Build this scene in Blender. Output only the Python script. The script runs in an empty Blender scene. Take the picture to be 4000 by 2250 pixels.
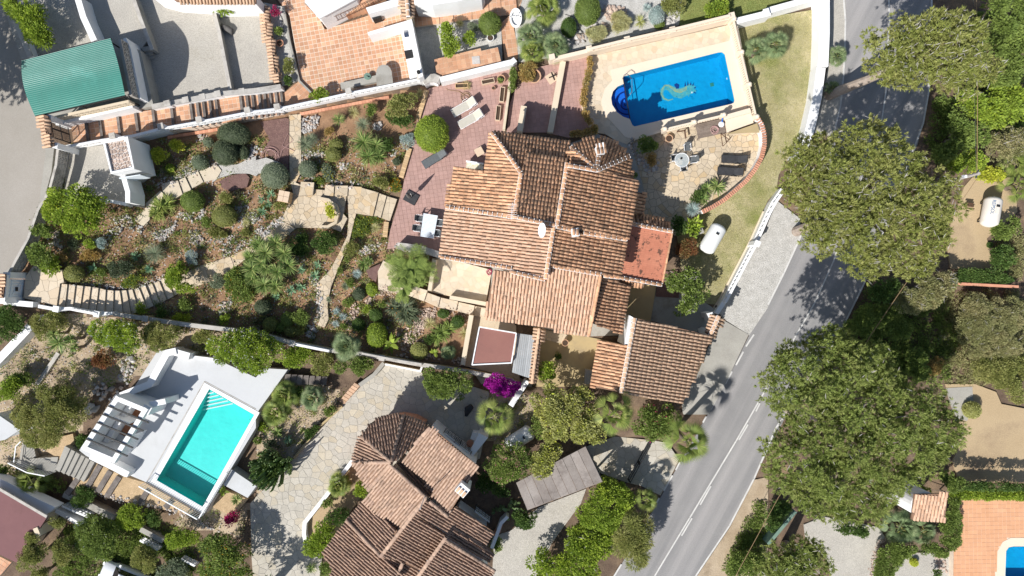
import bpy,bmesh,math,random
import numpy as np
from mathutils import Vector,Matrix
from mathutils.geometry import tessellate_polygon

sc=bpy.context.scene
COL=sc.collection
H=53.3 # drone height above datum, metres
S=50.0 # photo pixels per metre at datum level

# ------------------------------------------------------------------ camera
cam=bpy.data.cameras.new('drone_camera')
cam.sensor_width=36.0;cam.lens=24.0;cam.clip_end=1000.0;cam.clip_start=0.5
camo=bpy.data.objects.new('drone_camera',cam);COL.objects.link(camo)
camo.location=(0,0,H);camo.rotation_euler=(0,0,0)
sc.camera=camo

# ------------------------------------------------------------------ sky + sun
SUN_TRAVEL=Vector((0.69,0.72,-0.99)).normalized()
wd=bpy.data.worlds.new('World');sc.world=wd;wd.use_nodes=True
nt=wd.node_tree
sky=nt.nodes.new('ShaderNodeTexSky');sky.sky_type='NISHITA';sky.sun_disc=False
sky.sun_elevation=math.radians(45.0);sky.sun_rotation=math.radians(223.8)
bg=nt.nodes['Background'];bg.inputs['Strength'].default_value=0.085
nt.links.new(sky.outputs['Color'],bg.inputs['Color'])
sl=bpy.data.lights.new('sun','SUN');sl.energy=4.8;sl.angle=math.radians(0.5);sl.color=(1.0,0.975,0.94)
so=bpy.data.objects.new('sun',sl);COL.objects.link(so)
so.rotation_euler=SUN_TRAVEL.to_track_quat('-Z','Y').to_euler();so.location=(-30,-30,45)
vs=sc.view_settings
vs.view_transform='Standard';vs.look='None';vs.gamma=1.0;vs.use_curve_mapping=False
vs.exposure=0.36
sc.cycles.max_bounces=8;sc.cycles.transparent_max_bounces=16

# ------------------------------------------------------------------ helpers: pixels to metres
TL={'A':(0,0,1.932),'B':(1000,0,1.932),'C':(2000,0,1.932),'D':(3000,0,1.932),
      'E':(0,750,1.932),'F':(1000,750,1.932),'G':(2000,750,1.932),'H':(3000,750,1.932),
      'I':(0,1500,1.932),'J':(1000,1500,1.932),'K':(2000,1500,1.932),'L':(3000,1500,1.932),
      'M':(1680,500,2.899),'Q':(2050,850,2.415),'R':(1250,1580,2.163),'N':(480,420,3.813),
      'O':(560,750,2.898),'U':(1250,900,2.635),'V':(50,1550,2.635),'X':(0,0,1.0)}
def T(t,*a):
    ox,oy,s=TL[t]
    return [(ox+a[i]/s,oy+a[i+1]/s) for i in range(0,len(a),2)]
def P(u,v,z):
    k=(H-z)/H/S
    return Vector(((u-2000)*k,(1125-v)*k,z))
def P3(pt,z):return P(pt[0],pt[1],z)
def clip01(t):return np.clip(t,0.0,1.0)
def sm(a,b,x):
    t=clip01((x-a)/(b-a));return t*t*(3-2*t)
def gz(u,v):
    u=np.asarray(u,float);v=np.asarray(v,float)
    north=np.interp(u,[150,650,1000,1480,1600],[2.4,0.85,0.55,0.05,0.0])
    south=0.9*clip01((1150-u)/600)*(1-1.9*sm(1500,1950,v))
    vb=1200+0.158*u
    k=sm(vb-20,vb+80,v)
    g=north*(1-k)+south*k
    ue=np.where(v<1200,2950,2950-(v-1200)*0.5)
    return g-0.7*sm(ue-200,ue,u)
PATCH=[];BBX={}
def inpoly(pts,u,v):
    u=np.asarray(u,float);v=np.asarray(v,float)
    ins=np.zeros(u.shape,bool);n=len(pts)
    for i in range(n):
        x1,y1=pts[i];x2,y2=pts[(i+1) % n]
        if y1 == y2:continue
        c=(y1>v) != (y2>v)
        ins ^= c & (u<(x2-x1)*(v-y1)/(y2-y1)+x1)
    return ins
def zat(u,v):
    z=None
    for poly,pz in PATCH:
        if id(poly) not in BBX:BBX[id(poly)]=(min(p[0] for p in poly),max(p[0] for p in poly),min(p[1] for p in poly),max(p[1] for p in poly))
        b=BBX[id(poly)]
        if u<b[0] or u>b[1] or v<b[2] or v>b[3]:continue
        if inpoly(poly,np.array([u]),np.array([v]))[0]:z=pz if z is None else max(z,pz)
    return float(gz(u,v)) if z is None else z
def edgedist(pts,u,v):
    d=np.full(np.shape(u),1e9);n=len(pts)
    for i in range(n):
        ax,ay=pts[i];bx,by=pts[(i+1) % n]
        dx,dy=bx-ax,by-ay;L2=dx*dx+dy*dy+1e-9
        t=np.clip(((u-ax)*dx+(v-ay)*dy)/L2,0,1)
        d=np.minimum(d,np.hypot(u-ax-t*dx,v-ay-t*dy))
    return d
RNG=np.random.default_rng(7)
random.seed(7)

# ------------------------------------------------------------------ helpers: materials
MATS={}
def mat(name,c1,c2=None,scale=1.0,rough=0.8,rnd=0.0,bump=0.0,bscale=None,detail=6.0,c3=None,s3=0.3,t3=(0.5,0.65),
        trans=0.0,metal=0.0,spec=0.3,dist=0.0,fine=0.0,rhue=None,streak=None):
    m=bpy.data.materials.new(name);m.use_nodes=True;t=m.node_tree;N=t.nodes;Lk=t.links
    pb=N['Principled BSDF'];pb.inputs['Roughness'].default_value=rough;pb.inputs['Metallic'].default_value=metal
    pb.inputs['Specular IOR Level'].default_value=spec
    geo=N.new('ShaderNodeNewGeometry')
    def noise(sc_,det=detail,rg=0.6):
        n=N.new('ShaderNodeTexNoise');n.inputs['Scale'].default_value=sc_;n.inputs['Detail'].default_value=det
        n.inputs['Roughness'].default_value=rg;n.inputs['Distortion'].default_value=dist
        Lk.new(geo.outputs['Position'],n.inputs['Vector']);return n
    def mixc(fac,a,b,bt='MIX'):
        x=N.new('ShaderNodeMix');x.data_type='RGBA';x.blend_type=bt
        for s_,val in ((x.inputs[0],fac),(x.inputs[6],a),(x.inputs[7],b)):
            if hasattr(val,'links') or hasattr(val,'is_output'):Lk.new(val,s_)
            elif isinstance(val,(int,float)):s_.default_value=val
            else:s_.default_value=(*val,1)
        return x.outputs[2]
    def ramp(fac,a,b):
        r=N.new('ShaderNodeMapRange');r.inputs[1].default_value=a;r.inputs[2].default_value=b
        Lk.new(fac,r.inputs[0]);return r.outputs[0]
    if c2 is not None:
        col=mixc(ramp(noise(scale).outputs[0],0.3,0.7),c1,c2)
    else:
        rg=N.new('ShaderNodeRGB');rg.outputs[0].default_value=(*c1,1);col=rg.outputs[0]
    if rnd or rhue:
        at=N.new('ShaderNodeAttribute');at.attribute_name='rnd'
        if rhue:col=mixc(ramp(at.outputs['Fac'],rhue[1],rhue[2]),col,rhue[0])
        if rnd:
            mr=N.new('ShaderNodeMapRange');mr.inputs[3].default_value=1-rnd;mr.inputs[4].default_value=1+rnd
            # decorrelate brightness from the hue pick
            fr=N.new('ShaderNodeMath');fr.operation='MULTIPLY';fr.inputs[1].default_value=7.31
            fr2=N.new('ShaderNodeMath');fr2.operation='FRACT'
            Lk.new(at.outputs['Fac'],fr.inputs[0]);Lk.new(fr.outputs[0],fr2.inputs[0]);Lk.new(fr2.outputs[0],mr.inputs[0])
            vm=N.new('ShaderNodeVectorMath');vm.operation='SCALE'
            Lk.new(col,vm.inputs[0]);Lk.new(mr.outputs[0],vm.inputs['Scale']);col=vm.outputs[0]
    if c3 is not None:
        col=mixc(ramp(noise(s3,7.0,0.68).outputs[0],t3[0],t3[1]),col,c3)
    if streak:
        mp=N.new('ShaderNodeMapping');mp.vector_type='TEXTURE';mp.inputs['Rotation'].default_value=(0,0,streak[0]);mp.inputs['Scale'].default_value=(30,1.0,1)
        Lk.new(geo.outputs['Position'],mp.inputs[0]);n=N.new('ShaderNodeTexNoise');n.inputs['Scale'].default_value=0.9;n.inputs['Detail'].default_value=3;Lk.new(mp.outputs[0],n.inputs['Vector'])
        col=mixc(ramp(n.outputs[0],0.42,0.66),col,streak[1])
    if fine:
        f=noise(13.0,4.0,0.75);mr=N.new('ShaderNodeMapRange');mr.inputs[1].default_value=0.3;mr.inputs[2].default_value=0.7
        mr.inputs[3].default_value=1-fine;mr.inputs[4].default_value=1+fine;Lk.new(f.outputs[0],mr.inputs[0])
        vm=N.new('ShaderNodeVectorMath');vm.operation='SCALE'
        Lk.new(col,vm.inputs[0]);Lk.new(mr.outputs[0],vm.inputs['Scale']);col=vm.outputs[0]
    Lk.new(col,pb.inputs['Base Color'])
    if bump:
        b=N.new('ShaderNodeBump');b.inputs['Strength'].default_value=bump;b.inputs['Distance'].default_value=0.05
        Lk.new(noise(bscale or scale*6).outputs[0],b.inputs['Height']);Lk.new(b.outputs[0],pb.inputs['Normal'])
    if trans:
        tr=N.new('ShaderNodeBsdfTranslucent');Lk.new(col,tr.inputs['Color'])
        mx=N.new('ShaderNodeMixShader');mx.inputs[0].default_value=trans
        Lk.new(pb.outputs[0],mx.inputs[1]);Lk.new(tr.outputs[0],mx.inputs[2])
        Lk.new(mx.outputs[0],N['Material Output'].inputs['Surface'])
    MATS[name]=m
    return m
def mwater(name,tint,wave=0.15):
    m=bpy.data.materials.new(name);m.use_nodes=True;t=m.node_tree;N=t.nodes;Lk=t.links
    N.remove(N['Principled BSDF'])
    tr=N.new('ShaderNodeBsdfTransparent');tr.inputs[0].default_value=(*tint,1)
    gl=N.new('ShaderNodeBsdfGlossy');gl.inputs['Roughness'].default_value=0.03
    fr=N.new('ShaderNodeFresnel');fr.inputs[0].default_value=1.33
    nz=N.new('ShaderNodeTexNoise');nz.inputs['Scale'].default_value=3.0;nz.inputs['Detail'].default_value=3.0
    geo=N.new('ShaderNodeNewGeometry');Lk.new(geo.outputs['Position'],nz.inputs['Vector'])
    b=N.new('ShaderNodeBump');b.inputs['Strength'].default_value=wave;b.inputs['Distance'].default_value=0.1
    Lk.new(nz.outputs[0],b.inputs['Height']);Lk.new(b.outputs[0],gl.inputs['Normal']);Lk.new(b.outputs[0],fr.inputs['Normal'])
    mx=N.new('ShaderNodeMixShader');Lk.new(fr.outputs[0],mx.inputs[0]);Lk.new(tr.outputs[0],mx.inputs[1]);Lk.new(gl.outputs[0],mx.inputs[2])
    Lk.new(mx.outputs[0],N['Material Output'].inputs['Surface']);MATS[name]=m;return m
def mglass(name,tint,fac=0.25):
    m=bpy.data.materials.new(name);m.use_nodes=True;t=m.node_tree;N=t.nodes;Lk=t.links
    pb=N['Principled BSDF'];pb.inputs['Base Color'].default_value=(*tint,1);pb.inputs['Roughness'].default_value=0.25
    tr=N.new('ShaderNodeBsdfTransparent');mx=N.new('ShaderNodeMixShader');mx.inputs[0].default_value=fac
    Lk.new(tr.outputs[0],mx.inputs[1]);Lk.new(pb.outputs[0],mx.inputs[2])
    Lk.new(mx.outputs[0],N['Material Output'].inputs['Surface']);MATS[name]=m;return m

mat('soil',(0.22,0.125,0.068),(0.36,0.22,0.13),0.9,0.95,bump=0.7,bscale=9,c3=(0.11,0.068,0.042),s3=0.5,t3=(0.52,0.7),fine=0.22)
mat('litter',(0.105,0.07,0.05),(0.19,0.135,0.09),1.3,0.95,bump=0.8,bscale=10,c3=(0.25,0.17,0.1),s3=0.25,t3=(0.55,0.7),fine=0.3)
mat('tan_earth',(0.391,0.289,0.17),(0.459,0.348,0.212),0.4,0.95,bump=0.3,bscale=14,fine=0.2,c3=(0.306,0.221,0.136),s3=0.2)
mat('pale_soil',(0.33,0.25,0.165),(0.45,0.36,0.255),0.8,0.95,bump=0.6,bscale=9,c3=(0.22,0.165,0.11),s3=0.5,t3=(0.5,0.68),fine=0.2)
mat('pale_gravel',(0.379,0.352,0.308),(0.462,0.431,0.374),0.5,0.95,bump=0.5,bscale=25,fine=0.3,c3=(0.332,0.302,0.249),s3=0.25,t3=(0.55,0.75))
mat('rough_gravel',(0.389,0.372,0.337),(0.518,0.497,0.458),2.2,0.95,bump=1.0,bscale=16,fine=0.35)
mat('ochre_gravel',(0.42,0.30,0.17),(0.52,0.38,0.23),1.5,0.95,bump=0.8,bscale=25,fine=0.3)
mat('mulch',(0.15,0.085,0.075),(0.20,0.12,0.10),3,0.95,bump=0.9,bscale=20,fine=0.3)
mat('lawn_grass',(0.25,0.235,0.105),(0.44,0.38,0.23),0.4,0.95,bump=0.6,bscale=20,c3=(0.185,0.20,0.06),s3=0.28,t3=(0.5,0.66),fine=0.3)
mat('green_lawn',(0.17,0.215,0.06),(0.25,0.265,0.09),0.8,0.95,bump=0.6,bscale=20,fine=0.3)
mat('road_left',(0.304,0.276,0.238),(0.348,0.318,0.28),0.35,0.95,bump=0.15,bscale=40,fine=0.1,c3=(0.233,0.214,0.192),s3=0.15,t3=(0.55,0.75))
mat('asphalt',(0.222,0.214,0.211),(0.257,0.249,0.241),0.5,0.9,streak=(1.08,(0.326,0.309,0.297)),bump=0.15,bscale=50,fine=0.13,c3=(0.212,0.208,0.204),s3=0.12,t3=(0.5,0.7))
mat('road_paint',(0.62,0.60,0.56),(0.48,0.47,0.45),2.0,0.85,fine=0.12)
mat('concrete',(0.306,0.289,0.255),(0.374,0.357,0.315),0.8,0.95,bump=0.2,bscale=20,fine=0.12,c3=(0.23,0.212,0.178),s3=0.5,t3=(0.55,0.7))
mat('white_wall',(0.80,0.80,0.79),(0.74,0.73,0.71),0.8,0.85,bump=0.08,bscale=18,c3=(0.60,0.58,0.54),s3=0.9,t3=(0.66,0.85),fine=0.03)
mat('cream_wall',(0.66,0.56,0.42),(0.60,0.50,0.36),0.8,0.9,bump=0.1,bscale=18,c3=(0.46,0.39,0.29),s3=0.7,t3=(0.6,0.8))
mat('yellow_wall',(0.44,0.34,0.18),(0.38,0.29,0.16),1.0,0.9,bump=0.1,bscale=18,c3=(0.28,0.22,0.14),s3=0.7,t3=(0.55,0.75))
mat('weathered_cap',(0.40,0.37,0.33),(0.52,0.49,0.44),2.0,0.95,bump=0.3,bscale=15,c3=(0.26,0.24,0.21),s3=1.2,t3=(0.5,0.7))
mat('coping',(0.718,0.607,0.478),(0.681,0.57,0.442),0.6,0.85,fine=0.03)
mat('terrace_white',(0.531,0.537,0.537),(0.489,0.494,0.494),0.5,0.8,fine=0.03,c3=(0.446,0.446,0.435),s3=0.4,t3=(0.55,0.8))
mat('mortar',(0.30,0.255,0.20),(0.25,0.21,0.165),2,0.95,fine=0.1)
mat('mortar_pale',(0.58,0.50,0.38),(0.52,0.44,0.33),2,0.95,fine=0.1)
mat('flag',(0.484,0.389,0.268),(0.554,0.464,0.343),1.2,0.9,rnd=0.10,rhue=((0.524,0.373,0.202),0.6,1.15),bump=0.2,bscale=9,fine=0.1)
mat('flag_pale',(0.576,0.477,0.351),(0.612,0.517,0.396),1.2,0.9,rnd=0.08,rhue=((0.576,0.441,0.297),0.5,1.2),bump=0.15,bscale=9,fine=0.05)
mat('flag_grey',(0.407,0.373,0.31),(0.484,0.45,0.387),1.0,0.9,rnd=0.08,rhue=((0.484,0.407,0.281),0.55,1.3),bump=0.25,bscale=9,fine=0.12)
mat('terracotta',(0.484,0.251,0.144),(0.558,0.316,0.195),0.9,0.85,rnd=0.15,rhue=((0.577,0.372,0.233),0.5,1.1),fine=0.07)
mat('terracotta_bright',(0.60,0.31,0.165),(0.64,0.35,0.20),0.7,0.85,rnd=0.06,fine=0.04)
mat('pink_tile',(0.368,0.228,0.192),(0.416,0.264,0.228),1.2,0.9,rnd=0.07,bump=0.2,bscale=10,fine=0.1)
mat('pink_grout',(0.288,0.176,0.148),None,rough=0.95)
mat('grout',(0.70,0.60,0.48),(0.62,0.50,0.40),2,0.95)
mat('roof_tile',(0.521,0.272,0.148),(0.598,0.369,0.225),1.6,0.92,rnd=0.24,rhue=((0.347,0.194,0.113),0.55,1.1),bump=0.2,bscale=12,
    c3=(0.12,0.085,0.06),s3=1.5,t3=(0.56,0.70),fine=0.1)
mat('roof_tile_pink',(0.495,0.309,0.207),(0.549,0.372,0.261),1.6,0.92,rnd=0.17,rhue=((0.486,0.282,0.176),0.5,1.1),bump=0.2,bscale=12,
    c3=(0.15,0.10,0.07),s3=2.3,t3=(0.58,0.70),fine=0.1)
mat('roof_tile_brown',(0.351,0.222,0.156),(0.447,0.298,0.211),1.6,0.92,rnd=0.17,rhue=((0.287,0.19,0.144),0.5,1.1),bump=0.2,bscale=12,
    c3=(0.185,0.125,0.095),s3=0.8,t3=(0.55,0.72),fine=0.1)
mat('roof_tile_plain',(0.498,0.325,0.212),(0.56,0.383,0.259),1.6,0.92,rnd=0.12,bump=0.2,bscale=12,c3=(0.264,0.178,0.124),s3=1.0,t3=(0.58,0.75),fine=0.08)
mat('roof_tile_dull',(0.367,0.248,0.178),(0.435,0.305,0.226),1.6,0.92,rnd=0.16,rhue=((0.311,0.211,0.161),0.5,1.1),bump=0.2,bscale=12,c3=(0.197,0.142,0.112),s3=1.0,t3=(0.55,0.72),fine=0.08)
mat('roof_pan',(0.189,0.115,0.0743),(0.27,0.162,0.108),3,0.95,c3=(0.135,0.0945,0.0675),s3=1.5,t3=(0.5,0.62))
mat('red_brick',(0.52,0.235,0.14),(0.60,0.31,0.20),2,0.9,rnd=0.15,fine=0.1)
mat('ochre_brick',(0.50,0.33,0.17),(0.56,0.40,0.235),2,0.9,rnd=0.15,fine=0.1)
mat('red_flat',(0.455,0.169,0.103),(0.5,0.206,0.127),0.6,0.9,rnd=0.05,c3=(0.132,0.0661,0.0454),s3=2.6,t3=(0.54,0.62),fine=0.06)
mat('rock',(0.36,0.345,0.33),(0.52,0.49,0.455),2,0.95,rnd=0.25,rhue=((0.46,0.33,0.24),0.45,1.05),bump=0.5,bscale=7,fine=0.15)
mat('rock_red',(0.40,0.30,0.235),(0.50,0.39,0.32),2,0.95,rnd=0.25,bump=0.5,bscale=7,fine=0.15)
mat('pool_blue',(0.002,0.29,0.54),(0.003,0.34,0.60),1.5,0.4,fine=0.05)
mat('pool_dark',(0.005,0.02,0.16),None,rough=0.4)
mat('pool_mid',(0.012,0.14,0.60),(0.02,0.17,0.66),2,0.4,fine=0.06)
mat('pool_turq',(0.02,0.60,0.56),(0.03,0.66,0.61),1.2,0.4,fine=0.05)
mat('pool_turq_pale',(0.22,0.66,0.62),None,rough=0.4)
mat('mosaic_gold',(0.42,0.42,0.16),(0.16,0.40,0.36),5,0.4)
mat('mosaic_aqua',(0.03,0.34,0.44),(0.14,0.42,0.36),5,0.4)
mat('mosaic_navy',(0.01,0.05,0.20),None,rough=0.4)
mat('green_sheet',(0.0315,0.176,0.138),(0.0405,0.211,0.166),0.7,0.42,spec=0.5,c3=(0.081,0.317,0.266),s3=0.35,t3=(0.55,0.8))
mat('dark_metal',(0.025,0.025,0.025),None,rough=0.5)
mat('rust_iron',(0.10,0.05,0.03),None,rough=0.7)
mat('white_metal',(0.80,0.80,0.80),None,rough=0.4)
mat('steel',(0.55,0.56,0.58),None,rough=0.2,metal=1.0)
mat('tank_white',(0.74,0.74,0.72),(0.70,0.70,0.67),0.7,0.5,c3=(0.60,0.58,0.53),s3=0.8,t3=(0.6,0.85))
mat('tank_stain',(0.72,0.68,0.62),(0.66,0.60,0.52),0.7,0.55,c3=(0.50,0.32,0.25),s3=0.8,t3=(0.6,0.85))
mat('ink_blue',(0.03,0.12,0.25),None,rough=0.6)
mat('ink_black',(0.02,0.02,0.02),None,rough=0.6)
mat('lounger_beige',(0.50,0.47,0.40),(0.46,0.43,0.36),4,0.8,fine=0.05)
mat('lounger_grey',(0.09,0.10,0.105),(0.12,0.13,0.135),6,0.7,fine=0.1)
mat('cushion_black',(0.03,0.03,0.033),(0.05,0.05,0.052),4,0.8)
mat('plank_grey',(0.33,0.345,0.35),(0.40,0.41,0.41),2,0.85,rnd=0.12,fine=0.1)
mat('plank_brown',(0.19,0.145,0.115),(0.27,0.215,0.175),2,0.9,rnd=0.2,fine=0.15)
mat('sleeper',(0.11,0.09,0.08),(0.22,0.195,0.175),2.5,0.95,rnd=0.25,fine=0.2)
mat('canopy_wood',(0.235,0.20,0.175),(0.31,0.275,0.245),0.9,0.9,rnd=0.1,c3=(0.15,0.125,0.11),s3=0.7,t3=(0.5,0.7),fine=0.15)
mat('awning',(0.25,0.115,0.095),(0.275,0.13,0.105),1.2,0.9,fine=0.05,c3=(0.21,0.10,0.085),s3=0.3)
mat('brown_roof',(0.175,0.085,0.085),(0.205,0.10,0.098),0.6,0.9,fine=0.04,c3=(0.15,0.075,0.072),s3=0.3)
mat('brown_boards',(0.26,0.11,0.055),(0.32,0.145,0.075),3,0.8)
mat('white_paint_wood',(0.60,0.66,0.70),(0.68,0.72,0.75),2,0.7)
mat('terracotta_pot',(0.52,0.30,0.18),(0.58,0.36,0.23),4,0.85)
mat('trough',(0.60,0.46,0.33),None,rough=0.85)
mat('pot_soil',(0.07,0.045,0.03),None,rough=0.95)
mat('hose_pink',(0.48,0.30,0.27),None,rough=0.6)
mat('hose_tan',(0.30,0.20,0.11),None,rough=0.7)
mat('hose_dark',(0.05,0.05,0.045),None,rough=0.6)
mat('bark_pine',(0.26,0.20,0.155),(0.38,0.32,0.27),3,0.95,bump=0.8,bscale=9)
mat('bark',(0.16,0.12,0.09),(0.24,0.19,0.15),4,0.95,bump=0.8,bscale=12)
mat('bark_grey',(0.34,0.31,0.28),(0.44,0.41,0.38),4,0.95,bump=0.5,bscale=12)
mat('car_paint',(0.72,0.74,0.77),None,rough=0.2,spec=0.6)
mat('car_glass',(0.012,0.014,0.018),None,rough=0.05,spec=0.7)
mat('rubber',(0.02,0.02,0.02),None,rough=0.85)
mat('plastic_teal',(0.03,0.22,0.17),None,rough=0.5)
mat('bronze_green',(0.12,0.20,0.16),(0.18,0.26,0.2),4,0.7)
mat('statue_dark',(0.09,0.085,0.08),(0.15,0.14,0.13),4,0.9)
mat('towel_yellow',(0.50,0.42,0.22),(0.60,0.60,0.58),8,0.9)
mglass('table_glass',(0.55,0.60,0.60),0.45)
mglass('window_glass',(0.05,0.06,0.07),0.85)
mwater('water_blue',(0.86,0.95,0.99),0.2)
mwater('water_turq',(0.92,0.99,0.99),0.15)
LEAF_GAIN=1.95
def leafmat(name,c1,c2,rh,rnd=0.3,trans=0.42,spec=0.25):
    g=1.0 if name.startswith('fl_') else LEAF_GAIN
    c1,c2,rh=[tuple(min(.6,x*g) for x in c) for c in (c1,c2,rh)]
    return mat(name,c1,c2,0.8,0.6,rnd=rnd,rhue=(rh,0.45,1.1),trans=trans,spec=spec)
leafmat('lf_pine',(0.145,0.168,0.040),(0.185,0.192,0.06),(0.24,0.23,0.09),spec=0.15)
leafmat('lf_pine2',(0.12,0.155,0.038),(0.16,0.188,0.052),(0.21,0.215,0.08),spec=0.15)
leafmat('lf_bright',(0.115,0.165,0.022),(0.165,0.215,0.032),(0.25,0.30,0.035))
leafmat('lf_yellow',(0.24,0.29,0.030),(0.32,0.35,0.04),(0.42,0.42,0.05))
leafmat('lf_gold',(0.17,0.185,0.05),(0.24,0.235,0.075),(0.36,0.31,0.15))
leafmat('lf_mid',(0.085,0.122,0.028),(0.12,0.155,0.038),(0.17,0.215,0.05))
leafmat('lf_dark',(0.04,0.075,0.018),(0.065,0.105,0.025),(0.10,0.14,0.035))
leafmat('lf_olive',(0.125,0.14,0.038),(0.17,0.18,0.055),(0.24,0.22,0.085))
leafmat('lf_grey',(0.105,0.135,0.082),(0.145,0.17,0.11),(0.19,0.20,0.135))
leafmat('lf_grey_dark',(0.052,0.072,0.038),(0.078,0.098,0.054),(0.115,0.125,0.075))
leafmat('lf_silver',(0.19,0.255,0.235),(0.26,0.32,0.29),(0.32,0.36,0.30))
leafmat('lf_agave',(0.085,0.165,0.095),(0.12,0.20,0.12),(0.19,0.26,0.14))
leafmat('lf_palm',(0.085,0.12,0.025),(0.13,0.165,0.035),(0.24,0.25,0.07),spec=0.4)
leafmat('lf_palm_blue',(0.095,0.135,0.062),(0.13,0.17,0.08),(0.21,0.23,0.11),spec=0.4)
leafmat('lf_yucca',(0.075,0.125,0.03),(0.115,0.165,0.045),(0.26,0.27,0.10),spec=0.4)
leafmat('lf_straw',(0.34,0.27,0.13),(0.40,0.33,0.17),(0.24,0.23,0.09))
leafmat('lf_red',(0.12,0.045,0.025),(0.16,0.075,0.03),(0.12,0.12,0.04))
leafmat('lf_brush',(0.155,0.16,0.065),(0.20,0.195,0.09),(0.26,0.22,0.12))
leafmat('lf_cactus',(0.075,0.12,0.045),(0.10,0.145,0.06),(0.15,0.19,0.08))
leafmat('lf_dry',(0.24,0.165,0.055),(0.30,0.21,0.08),(0.14,0.15,0.05))
leafmat('fl_yellow',(0.75,0.52,0.03),(0.80,0.60,0.05),(0.8,0.45,0.02),rnd=0.15)
leafmat('fl_orange',(0.75,0.26,0.02),(0.8,0.33,0.03),(0.8,0.4,0.04),rnd=0.15)
leafmat('fl_magenta',(0.42,0.015,0.34),(0.50,0.03,0.42),(0.36,0.01,0.30),rnd=0.2)
leafmat('fl_crimson',(0.42,0.02,0.11),(0.48,0.03,0.16),(0.36,0.02,0.08),rnd=0.2)
leafmat('fl_pink',(0.60,0.18,0.26),(0.65,0.25,0.32),(0.6,0.35,0.35),rnd=0.2)
leafmat('fl_white',(0.70,0.68,0.60),(0.74,0.72,0.62),(0.7,0.6,0.45),rnd=0.1)
mat('twig',(0.36,0.33,0.30),(0.46,0.43,0.40),3,0.95)
mat('twig_brown',(0.20,0.15,0.12),(0.30,0.24,0.20),3,0.95)
M=MATS

# ------------------------------------------------------------------ helpers: objects
def tag(o,label=None,cat=None,group=None,kind=None):
    if label:o['label']=label
    if cat:o['category']=cat
    if group:o['group']=group
    if kind:o['kind']=kind
    return o
def thing(name,label,cat,loc=(0,0,0),group=None):
    o=bpy.data.objects.new(name,None);o.empty_display_size=0.2;COL.objects.link(o);o.location=loc
    return tag(o,label,cat,group)
def link(name,me,m=None,parent=None):
    if m is not None and not me.materials:me.materials.append(M[m] if isinstance(m,str) else m)
    o=bpy.data.objects.new(name,me);COL.objects.link(o)
    if parent is not None:o.parent=parent
    return o
def rootloc(o):
    l=Vector((0,0,0))
    while o is not None:
        l += o.location;o=o.parent
    return l
def mesh_np(name,V,loops,starts,rnd=None):
    me=bpy.data.meshes.new(name)
    V=np.ascontiguousarray(V,np.float32);me.vertices.add(len(V));me.vertices.foreach_set('co',V.ravel())
    me.loops.add(len(loops));me.loops.foreach_set('vertex_index',np.ascontiguousarray(loops,np.int32))
    me.polygons.add(len(starts));me.polygons.foreach_set('loop_start',np.ascontiguousarray(starts,np.int32))
    me.update(calc_edges=True)
    if rnd is not None:
        a=me.attributes.new('rnd','FLOAT','FACE');a.data.foreach_set('value',np.ascontiguousarray(rnd,np.float32))
    return me
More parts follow.
